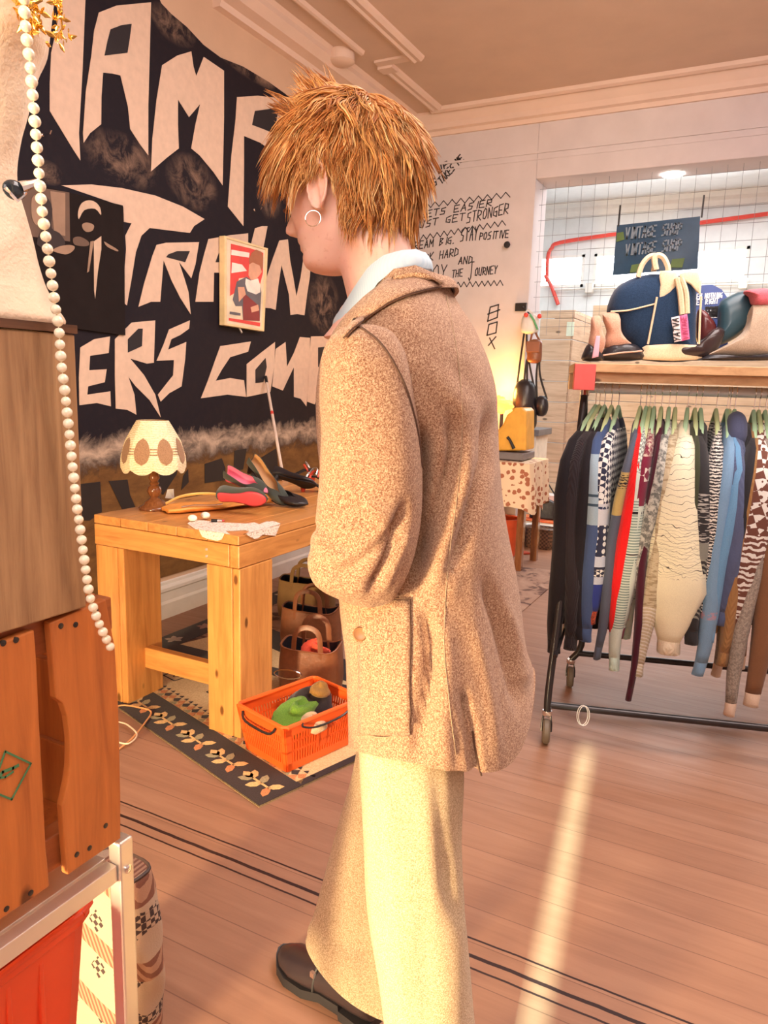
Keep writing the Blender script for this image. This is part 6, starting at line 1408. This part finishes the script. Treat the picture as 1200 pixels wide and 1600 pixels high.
# rough wooden box on top
bx = empty('rough_wood_box', (-.85, .4, cz1+.002), label='upright box of rough sawn pale wood stacked on the orange brown crate', cat='box')
bz0, bz1 = cz1+.002, 1.392
for y0, y1 in ((.30, .38), (.382, .470), (.472, .588)): MB().box((cx_-.016, y0, bz0), (cx_+.004, y1, bz1)).build('board', M['rough'], bx, smooth=False, bevel=.002)
MB().box((cx_-.36, .570, bz0), (cx_-.017, .588, bz1)).box((cx_-.36, .30, bz0), (cx_-.345, .569, bz1)).build('side_board', M['rough'], bx, smooth=False, bevel=.002)
MB().box((cx_-.362, .30, bz1+.001), (cx_+.006, .590, bz1+.010)).build('lid', wood('dark_lid', (.16, .07, .03), (.06, .025, .012), 'Y', 2), bx, smooth=False)
pb = at(117, 555, 0, cx_-.06); tag(MB().ball((pb.x, .605, pb.z), (.03, .014, .027), 16, 12).build('brown_pompom', cloth('brown_fur', (.34, .13, .04), scale=200)), 'brown fuzzy round pompom beside the top edge of the rough wood box', 'pompom')
# dress form for jewellery
DP = Vector((-.84, .47, 0)); DN = Vector((-.80, .60, 0)).normalized()
df = empty('dress_form', (DP.x-.05, DP.y-.1, bz1+.012), label='pale linen dress form hung with jewellery at the left picture edge', cat='dress form')
rows = [(-140,96),(-60,90),(0,82),(50,80),(85,77),(120,62),(180,46),(220,34),(262,26),(300,27),(340,38),(380,50),(420,60),(450,70),(480,86),(500,99),(509,97)]
D = smooth_open([Vector((y, r, 0)) for y, r in rows], 5); rg = []
dax = on_plane(-75, 300, DP, DN)
for q in D:
    R_ = on_plane(q.y, q.x, DP, DN); c = on_plane(-75, q.x, DP, DN); w = (R_-c).length; hdir = DN.cross(Vector((0, 0, 1))).normalized(); c2 = Vector((dax.x, dax.y, R_.z)); w = min(abs((R_-c2).dot(hdir)), .30)
    rg.append([c2+hdir*(w*cos(t))+DN*(w*.72*sin(t))+Vector((0, 0, 0)) for t in [2*pi*k/64 for k in range(64)]])
zmin = min(v.z for v in rg[-1]); print('dress form bottom', zmin, 'box top', bz1)
dz_ = (bz1+.0115)-zmin
for i, r in enumerate(rg):
    c = sum(r, Vector())/64
    for k, v in enumerate(r):
        t = 2*pi*k/64; v += (v-c)*(.018*sin(5*t+c.z*22)+.012*sin(9*t-c.z*31)+(.02*sin(3*t+1) if i > 45 else 0)); v.z += dz_*0
        r[k] = v
lin = NT('linen'); ln = lin.noise(lin.mapv(), 240, 3); lb = lin.noise(lin.mapv(), 7, 4, .6, 1.0); M['linen'] = lin.done(lin.ramp(lb, [(.3, (.74, .55, .38)), (.65, (.88, .75, .56))]), .8, bump=lin.math('ADD', ln, lin.math('MULTIPLY', lb, 6)), bstr=.35, bdist=.004, sheen=.2)
MB().loft(rg).build('body', M['linen'], df, angle=180)
MB().lathe([(0, 0), (.075, 0), (.08, .004), (.08, zmin-bz1-.012 if zmin > bz1+.02 else .006), (0, .008)], 28, (dax.x, dax.y, bz1+.0112)).build('base', M['walnut'], df)
# pearl strand
pw_ = [(36,-24),(37,0),(39,28),(42,62),(47,100),(52,160),(56,210),(61,270),(66,330),(73,380),(80,430),(86,475),(92,515),(95,560),(101,610),(107,665),(114,735),(120,790),(127,840),(133,885),(140,930),(150,962),(161,988),(173,1012)]
PL = smooth_open([at(x, y, 0, cx_+.018) for x, y in pw_], 8)
ps = empty('pearl_necklace', PL[0], label='long strand of cream pearls hanging from the dress form past both wooden boxes', cat='necklace')
pearl0 = None; acc = 0; step = .0121; last = PL[0]; k = 0; cord = []
bm0 = MB().ball((0, 0, 0), .0056, 14, 10)
for a, b in zip(PL, PL[1:]):
    L = (b-a).length; t = step-acc
    while t <= L:
        p = a.lerp(b, t/L)
        if pearl0 is None:
            o = MB().ball((0, 0, 0), .0056, 14, 10).build('pearl', M['pearl']); pearl0 = o
            o.parent = ps
        else: o = pearl0.copy(); COL.objects.link(o); o.parent = ps
        o.location = p-ps.location; s_ = 1+.06*sin(k*2.3); o.scale = (s_, s_, s_); k += 1; t += step
    acc = (acc+L) % step
print('pearls', k)
MB().tube(PL, .0008, 4).build('cord', plain('cord', (.8, .7, .5), bump=0), ps)
# gold pieces
def goldcluster(name, pts, n, size, lab, seed):
    rnd = random.Random(seed); m = MB()
    P = [at(x, y, 0, cx_+.005) for x, y in pts]; m.tube(P, .0012, 5)
    for i in range(n):
        t = rnd.random()*(len(P)-1); k = int(t); c = P[k].lerp(P[k+1], t-k)+Vector((rnd.uniform(-.3, 1), rnd.uniform(-1, 1), rnd.uniform(-1, 1)))*size*1.2
        d = Vector((rnd.uniform(-1, 1), rnd.uniform(-1, 1), rnd.uniform(-1.5, .5))).normalized(); m.tube([c, c+d*size*.6, c+d*size*1.3], [size*.10, size*.34, size*.06], 6, flat=.35)
    return tag(m.build(name, M['gold']), lab, 'necklace', 'gold jewellery on the dress form')
goldcluster('gold_necklace', [(30,-30),(36,0),(42,25),(52,48)], 90, .0085, 'gold leafy cluster necklace behind the top of the pearl strand', 4)
goldcluster('gold_necklace', [(82,-30),(88,0),(95,22),(97,45),(88,62)], 46, .007, 'gold chain with small leaves hanging right of the leafy cluster, ending in a dark drop', 9)
p = at(22, 297, 0, cx_-.02); bd_ = empty('clip_brooch', p, label='silver clip brooch with a dark stone pinned at the waist of the dress form', cat='brooch')
MB().ball(p, (.006, .013, .010), 14, 10).build('stone', plain('black_stone', (.02, .03, .04), .08), bd_)
MB().tube([p+Vector((.002, .006, .004)), p+Vector((.006, .018, .010)), p+Vector((.006, .026, .016))], [.006, .004, .0015], 8).tube([p+Vector((.002, -.012, 0)), p+Vector((.004, 0, -.011)), p+Vector((.002, .012, 0))], .002, 6).build('setting', M['chrome'], bd_)
# red plastic tray on the lower plate
tr_ = empty('plastic_tray', (-.84, .38, .40), label='red orange ribbed plastic tray standing on the lower plate of the aluminium stand', cat='tray')
def tl(px, py, dx=0): return at(px, py, 0, cx_-.035+dx)
zt_ = tl(60, 1480).z; print('tray top', zt_, tl(135, 1425), tl(0, 1540))
ty1 = tl(156, 1415).y; zb_ = .372
m = MB(); R = []
for z, ins in ((zb_, .030), (zb_+.01, .022), (zt_-.02, .006), (zt_-.016, 0), (zt_, 0)):
    x1 = cx_-.035-ins; x0 = cx_-.30+ins; y1 = ty1-ins; y0 = .32+ins; c = .03
    R.append([Vector(q) for q in ((x1, y1-c, z), (x1-c*.3, y1-c*.3, z), (x1-c, y1, z), (x0+c, y1, z), (x0, y1-c, z), (x0, y0, z), (x1, y0, z))])
ctr_ = Vector((cx_-.17, .45, 0)); Ri = [[Vector((ctr_.x+(v.x-ctr_.x)*.95, ctr_.y+(v.y-ctr_.y)*.97, v.z)) for v in r] for r in reversed(R[1:])]
m.loft(R+Ri, cap=True)
for i in range(9):
    yy = .35+.045*i
    if yy < ty1-.05: m.box((cx_-.052, yy, zb_+.02), (cx_-.041, yy+.007, zt_-.03))
m.build('tray_body', M['red_tray'], tr_, smooth=False, bevel=.003)
MB().tube([R[-1][k] for k in range(7)]+[R[-1][0]], .005, 8).build('rim', M['red_tray'], tr_)
# patterned cloth bag on the floor
pbg = empty('tapestry_bag', (-1.05, .95, 0), label='cream tapestry bag with dark woven diamonds on the floor beside the aluminium stand', cat='bag')
t = NT('tapestry'); v = t.mapv(rot=(0, 0, .2)); s = t.sep(); 
ch1 = t.checker(t.mapv(rot=(0, radians(45), 0)), 95); dm = t.math('LESS_THAN', t.voro(t.mapv(scale=(1, .01, .8), loc=(.02, 0, .02)), 12, rand=0, metric='MANHATTAN'), .26)
bnd = t.math('GREATER_THAN', t.wave(t.mapv(rot=(0, radians(-24), 0)), 2.3, .6, direction='Z'), .80); tk = t.math('GREATER_THAN', t.wave(t.mapv(rot=(0, radians(24), 0)), 30, .0, direction='X'), .5)
col = t.mix(t.math('MULTIPLY', dm, ch1), (.44, .32, .23), (.045, .025, .025)); col = t.mix(bnd, col, t.mix(tk, (.20, .08, .05), (.40, .22, .14)))
M['tapestry'] = t.done(col, .9, bump=t.noise(v, 300, 2), bstr=.5, bdist=.002)
rows = [(1352,150,218),(1362,140,222),(1400,130,226),(1450,120,231),(1500,110,236),(1560,105,238),(1620,105,238),(1680,110,236),(1730,120,234)]
rg = []
for q in smooth_open([Vector(r) for r in rows], 4):
    A = at(q.y, q.x, 1, .95); B = at(q.z, q.x, 1, .95); c = (A+B)/2; w = (B-A).length/2
    rg.append([Vector((c.x+w*math.copysign(abs(cos(a))**.6, cos(a))*(1+.02*sin(4*a+c.z*30)), c.y+.055*(1-.5*max(0, (c.z-.30)/.13))*math.copysign(abs(sin(a))**.7, sin(a)), c.z)) for a in [2*pi*k/40 for k in range(40)]])
zl = rg[-1][0].z; print('bag bottom', zl)
for r in rg:
    for v_ in r: v_.z = .002+(v_.z-zl)*(rg[0][0].z-.002)/(rg[0][0].z-zl) if True else v_.z
MB().loft(rg).build('body', M['tapestry'], pbg, angle=70)
top = rg[1]; MB().tube([top[k] for k in range(0, 40, 2)]+[top[0]], .004, 6).build('trim_cord', plain('dark_trim', (.06, .035, .03)), pbg)
# ================================================================ BEHIND THE PERSON
def X8(px, py, y): return at(px, py, 1, y)
# plank clad counter
kx0 = X8(845, 490, 7.5).x; kx1 = X8(898, 490, 7.5).x; kz = X8(860, 490, 7.5).z
ct = empty('plank_counter', ((kx0+kx1)/2, 7.8, FZ), label='tall plank clad counter block in the back room behind the hanging bags', cat='counter')
m = MB(); z = FZ+.003; 
while z < kz-.03: m.box((kx0, 7.5, z), (kx1-.02, 7.52, min(z+.20, kz))); z += .206
m.build('front_cladding', M['plank'], ct, smooth=False, bevel=.004)
m = MB(); z = FZ+.003
my_ = wood('plank_side', (.62, .44, .30), (.38, .24, .15), 'Y', 1.3, .6)
while z < kz-.03: m.box((kx1-.018, 7.5, z), (kx1, 8.35, min(z+.20, kz))); z += .206
m.build('side_cladding', my_, ct, smooth=False, bevel=.004)
MB().box((kx0-.0, 7.5, kz+.001), (kx1, 8.35, kz+.03)).build('top_board', M['plank'], ct, smooth=False)
struct('trim_12', MB().box((-3.3, 7.30, FZ+.001), (-1.70, 7.49, FZ+.10)), M['white'])
# bags hung on the wall end
jx = ox+.003
def hang_bag(name, cat, px0, py0, px1, py1, y, mat, lab, strap=None, th=.10, round_=2.6, flap=None, group='bags hanging at the wall end'):
    a = X8(px0, py0, y); b = X8(px1, py1, y); c = (a+b)/2; w = abs(b.x-a.x)/2; h = abs(a.z-b.z)/2
    o = empty(name, c, label=lab, cat=cat, group=group); R = []
    for i in range(13):
        t = i/12; f = 1-.10*t; dd = (1-abs(2*t-1)**round_)**.5; R.append([Vector((c.x+w*(.35+.65*dd)*f*math.copysign(abs(cos(q))**.7, cos(q)), c.y+th/2*(.3+.7*dd)*sin(q), c.z-h+2*h*t)) for q in [2*pi*k/24 for k in range(24)]])
    MB().loft(R).build('body', mat, o, angle=70)
    if flap: MB().box((c.x-w*.9, c.y-th*.62, c.z-.1*h), (c.x+w*.9, c.y-th*.5, c.z+h*.8)).build('flap', flap, o, smooth=False, bevel=.006)
    if strap:
        hk = X8(*strap, y); MB().tube(smooth_open([Vector((c.x-w*.7, c.y, c.z+h*.7)), Vector((hk.x-w*.25, c.y, (hk.z+c.z+h)/2)), hk, Vector((hk.x+w*.25, c.y, (hk.z+c.z+h)/2)), Vector((c.x+w*.7, c.y, c.z+h*.7))], 5), .008, 6, flat=.5).build('strap', mat, o)
    return o
wl = plain('white_leather', (.70, .68, .66), .4); 
hang_bag('shoulder_bag', 'bag', 803, 592, 836, 660, 5.68, M['black_leather'], 'larger black shoulder bag hanging lowest at the wall end', (822, 508), .18)
hang_bag('round_bag', 'bag', 836, 618, 856, 651, 5.70, M['black_leather'], 'small round black bag on a long strap at the right of the hanging bags', (843, 552), .10, 1.8)
hang_bag('drawstring_bag', 'bag', 818, 640, 838, 672, 5.64, M['black_leather'], 'soft black pouch hanging below the larger black shoulder bag', (824, 560), .12)
hang_bag('satchel', 'bag', 825, 530, 846, 568, 5.66, M['brown_leather'], 'brown leather satchel hanging under the white bag', (835, 512), .09, 8, flap=plain('satchel_flap', (.26, .10, .055), .4))
ob = hang_bag('white_handbag', 'bag', 815, 491, 842, 522, 5.67, wl, 'white handbag with red dots at the top of the hanging bags', (826, 484), .09, 5)
for x, y in ((822, 492), (843, 494)): p = X8(x, y, 5.62); MB().ball(p, .018, 10, 8).build('red_dot', M['red'], ob)
MB().tube([X8(828, 491, 5.61), X8(834, 500, 5.61), X8(840, 515, 5.61)], .008, 6).build('green_ribbon', plain('green_ribbon', (.1, .35, .15)), ob)
o = empty('wall_hook_rail', Vector((jx, 5.79, 2.0)), label='dark hook rail on the wall end carrying the hanging bags', cat='hook rail')
MB().box((jx-.10, 5.775, 1.93), (jx-.01, 5.798, 1.99)).tube([Vector((jx-.03, 5.78, 1.96)), Vector((jx-.02, 5.70, 1.95)), X8(838, 500, 5.68)], .007, 6).build('rail', M['dark_metal'], o)
# cloth covered table with the ochre machine
TX0, TX1, TY0, TY1, TZ2 = -2.45, X8(828, 728, 5.15).x, 5.12, 5.62, .80
t2 = empty('side_table', ((TX0+TX1)/2, 5.37, 0), label='small dark legged table under a patterned cloth behind the person', cat='table')
for x in (TX0+.03, TX1-.07):
    for y in (TY0+.03, TY1-.07): MB().box((x, y, 0), (x+.05, y+.05, TZ2-.03)).build('leg', M['walnut'], t2, smooth=False)
MB().box((TX0, TY0, TZ2-.03), (TX1, TY1, TZ2)).build('table_top', M['walnut'], t2, smooth=False)
t = NT('leaf_print_cloth'); v = t.mapv(scale=(1, 1, 1)); f = t.voro(v, 22, rand=.7); f2 = t.noise(v, 40, 2); M['print'] = t.done(t.mix(t.math('LESS_THAN', t.math('ADD', f, t.math('MULTIPLY', f2, .5)), .62), (.74, .56, .38), (.36, .12, .06)), .85)
R = []
for z, k in ((TZ2+.006, 0), (TZ2+.004, .012), (TZ2-.1, .02), (TZ2-.22, .03), (TZ2-.34, .035)):
    r = []
    for q in range(64):
        u = q/64*4; e = int(u); fr_ = u-e; P4 = [(TX0, TY0), (TX1, TY0), (TX1, TY1), (TX0, TY1)]; a = P4[e]; b = P4[(e+1) % 4]; x = a[0]+(b[0]-a[0])*fr_; y = a[1]+(b[1]-a[1])*fr_; nx = [(0, -1), (1, 0), (0, 1), (-1, 0)][e]
        w_ = k*(1+.5*sin(q*1.1)); r.append(Vector((x+nx[0]*w_+(k if x > -2 and e in (0, 2) and fr_ > .9 else 0), y+nx[1]*w_, z-(.03*sin(q*.8) if z < TZ2-.3 else 0))))
    R.append(r)
m = MB().loft(R, cap=False); m.add(R[0], [tuple(range(64))]); tag(m.build('tablecloth', M['print'], angle=60), 'cream and rust leaf printed cloth draped over the side table behind the person', 'tablecloth')
oc = plain('ochre_enamel', (.72, .36, .05), .35, bump=.03)
my2 = 5.25
P = [(778,705),(778,672),(785,664),(792,648),(799,643),(803,637),(817,637),(822,642),(822,704)]
mach = empty('ochre_case', X8(800, 715, my2), label='ochre yellow curved case standing on a grey tray on the side table', cat='case')
def ex(L, y, th, name, mat, par, bev=.006): return MB().poly([X8(x, yy, y) for x, yy in L], thick=th, off=(0, 1, 0)).build(name, mat, par, smooth=False, bevel=bev)
ex([(735,705),(735,672)]+P[1:], my2, .22, 'body', oc, mach, .012)
MB().tube([X8(793, 683, my2-.004), X8(797, 688, my2-.008), X8(803, 701, my2-.006)], [.012, .010, .013], 8).build('slot', M['black'], mach)
bz = X8(800, 706, my2).z
gt = MB().box((TX0+.1, my2-.04, TZ2+.012), (X8(820, 710, my2).x, my2+.26, bz-.004)); tag(gt.build('grey_tray', plain('grey_tray', (.16, .14, .15), .4), smooth=False, bevel=.008), 'dark grey flat tray under the ochre case', 'tray')
# glowing orange lamp between the case and the wall
lp = X8(781, 632, 5.45); lmp = empty('glow_lamp', lp, label='orange glowing lamp half hidden behind the brown sleeve, on the ochre case', cat='lamp')
om = plain('glowing_orange', (.9, .25, .05), .5, emis=(1, .20, .04), estr=2.2, bump=.3)
m = crumple(lp, (.10, .07, .055), 31, amp=.35, freq=4); m.build('glowing_shade', om, lmp)
MB().lathe([(0, 0), (.05, 0), (.05, .02), (.015, .03), (.012, lp.z-TZ2-.07), (0, lp.z-TZ2-.07)], 18, (lp.x, lp.y+.06, TZ2+.007)).build('stand', M['dark_metal'], lmp)
pl_ = light('POINT', 'glow_lamp_light', X8(786, 612, 5.60), (0, 0, 0), 7, (1.0, .50, .10), .06)
# white cabinet with dark top, bucket, mat, basket
cb = empty('white_cabinet', X8(832, 700, 5.9), label='small cream cabinet with a dark top beside the plank counter', cat='cabinet')
a = X8(815, 680, 6.6); b = X8(838, 680, 6.6); MB().box((a.x-.3, 6.6, FZ+.001), (b.x, 7.0, a.z)).build('body', plain('cream_board', (.72, .66, .54), .6), cb, smooth=False, bevel=.004); MB().box((a.x-.32, 6.57, a.z+.001), (b.x+.03, 7.02, a.z+.06)).build('top', plain('slate_top', (.16, .15, .15), .5), cb, smooth=False, bevel=.004)
bk2 = at(792, 868, 2, 0); bkt = empty('red_bin', (bk2.x-.04, bk2.y+.0, 0), label='orange red bin on the floor under the patterned cloth', cat='bin')
MB().lathe([(0, .002), (.10, .002), (.105, .01), (.13, .30), (.135, .30), (.135, .31), (.12, .31), (.10, .02), (0, .02)], 24, (bk2.x-.04, bk2.y, 0)).build('bin_body', plain('orange_red', (.72, .10, .03), .45), bkt)
p = at(810, 864, 2, .004); tag(MB().poly([p+Vector((x, y, 0)) for x, y in ((-.12, -.05), (.02, -.06), (.10, .02), (.04, .06), (-.08, .05))], thick=.01, off=(0, 0, 1)).build('red_cloth', cloth('dark_red_cloth', (.45, .06, .03)), smooth=False), 'dark red cloth lying flat on the floor by the bin', 'cloth')
mt_ = NT('red_kilim'); mf = mt_.noise(mt_.mapv(), 14, 3); mk_ = mt_.done(mt_.ramp(mf, [(.4, (.68, .07, .025)), (.62, (.80, .22, .06)), (.72, (.85, .6, .3))]), .9)
tag(MB().box((-2.3, 6.30, FZ+.002), (-1.25, 7.28, FZ+.012)).build('red_mat', mk_, smooth=False), 'bright red patterned mat on the back room step', 'mat')
struct('trim_13', MB().box((ox-.01, 6.12, FZ-.02), (3, 6.2, FZ+.004)), M['white'])
c = Vector((-1.612, 0, 0)); wv = NT('dark_weave'); wf = wv.checker(wv.mapv(), 60); wm = wv.done(wv.mix(wf, (.05, .025, .015), (.16, .08, .045)), .4, bump=wf, bstr=.6, bdist=.004)
wb_ = empty('woven_basket', (c.x, 6.05, 0), label='dark woven basket on the floor in front of the red mat', cat='basket')
R = [[Vector((c.x+.122*k*math.copysign(abs(cos(a))**.5, cos(a)), 6.05+.075*k*math.copysign(abs(sin(a))**.5, sin(a)), z)) for a in [2*pi*q/28 for q in range(28)]] for z, k in ((.002, .9), (.03, .97), (.10, 1.03), (.17, 1.0))]
MB().loft(R).build('body', wm, wb_, angle=60); MB().tube(R[-1]+[R[-1][0]], .012, 6).build('rim', wm, wb_)
q0 = at(838, 818, 2, FZ+.015); bg3 = empty('black_handbag', (q0.x, 6.45, FZ+.012), label='flat black handbag with a tall strap standing on the red mat', cat='bag')
x = q0.x; MB().add([Vector(v) for v in ((x-.14, 6.40, FZ+.014), (x+.10, 6.40, FZ+.014), (x+.16, 6.42, FZ+.14), (x-.12, 6.42, FZ+.24), (x-.14, 6.50, FZ+.014), (x+.10, 6.50, FZ+.014), (x+.16, 6.48, FZ+.14), (x-.12, 6.48, FZ+.24))], [(0,1,2,3),(4,5,6,7),(0,1,5,4),(1,2,6,5),(2,3,7,6),(3,0,4,7)]).build('body', M['black_leather'], bg3, smooth=False, bevel=.012)
MB().tube([Vector((x-.12, 6.44, FZ+.22)), Vector((x-.10, 6.44, FZ+.48)), Vector((x+.15, 6.44, FZ+.13))], .007, 6).build('strap', M['black_leather'], bg3)
# dark framed mirror leaning by the counter
fm = empty('narrow_board', X8(893, 770, 6.9), label='dark framed narrow board leaning beside the plank counter', cat='board')
ex([(884,732),(896,732),(893,784),(880,784)], 7.30, .03, 'frame', M['black'], fm, .003); ex([(887,738),(893,738),(890,778),(884,778)], 7.295, .004, 'panel', plain('pale_panel', (.6, .56, .5)), fm, .0005)
# fruit label stickers on the counter: small pale green sheet
p0, p1 = X8(886, 503, 7.495), X8(896, 525, 7.495); tag(MB().box((p0.x, 7.494, p1.z), (p1.x, 7.499, p0.z)).build('notice', plain('pale_green_paper', (.62, .72, .58), bump=0), smooth=False), 'pale green paper notice stuck on the plank counter', 'notice')
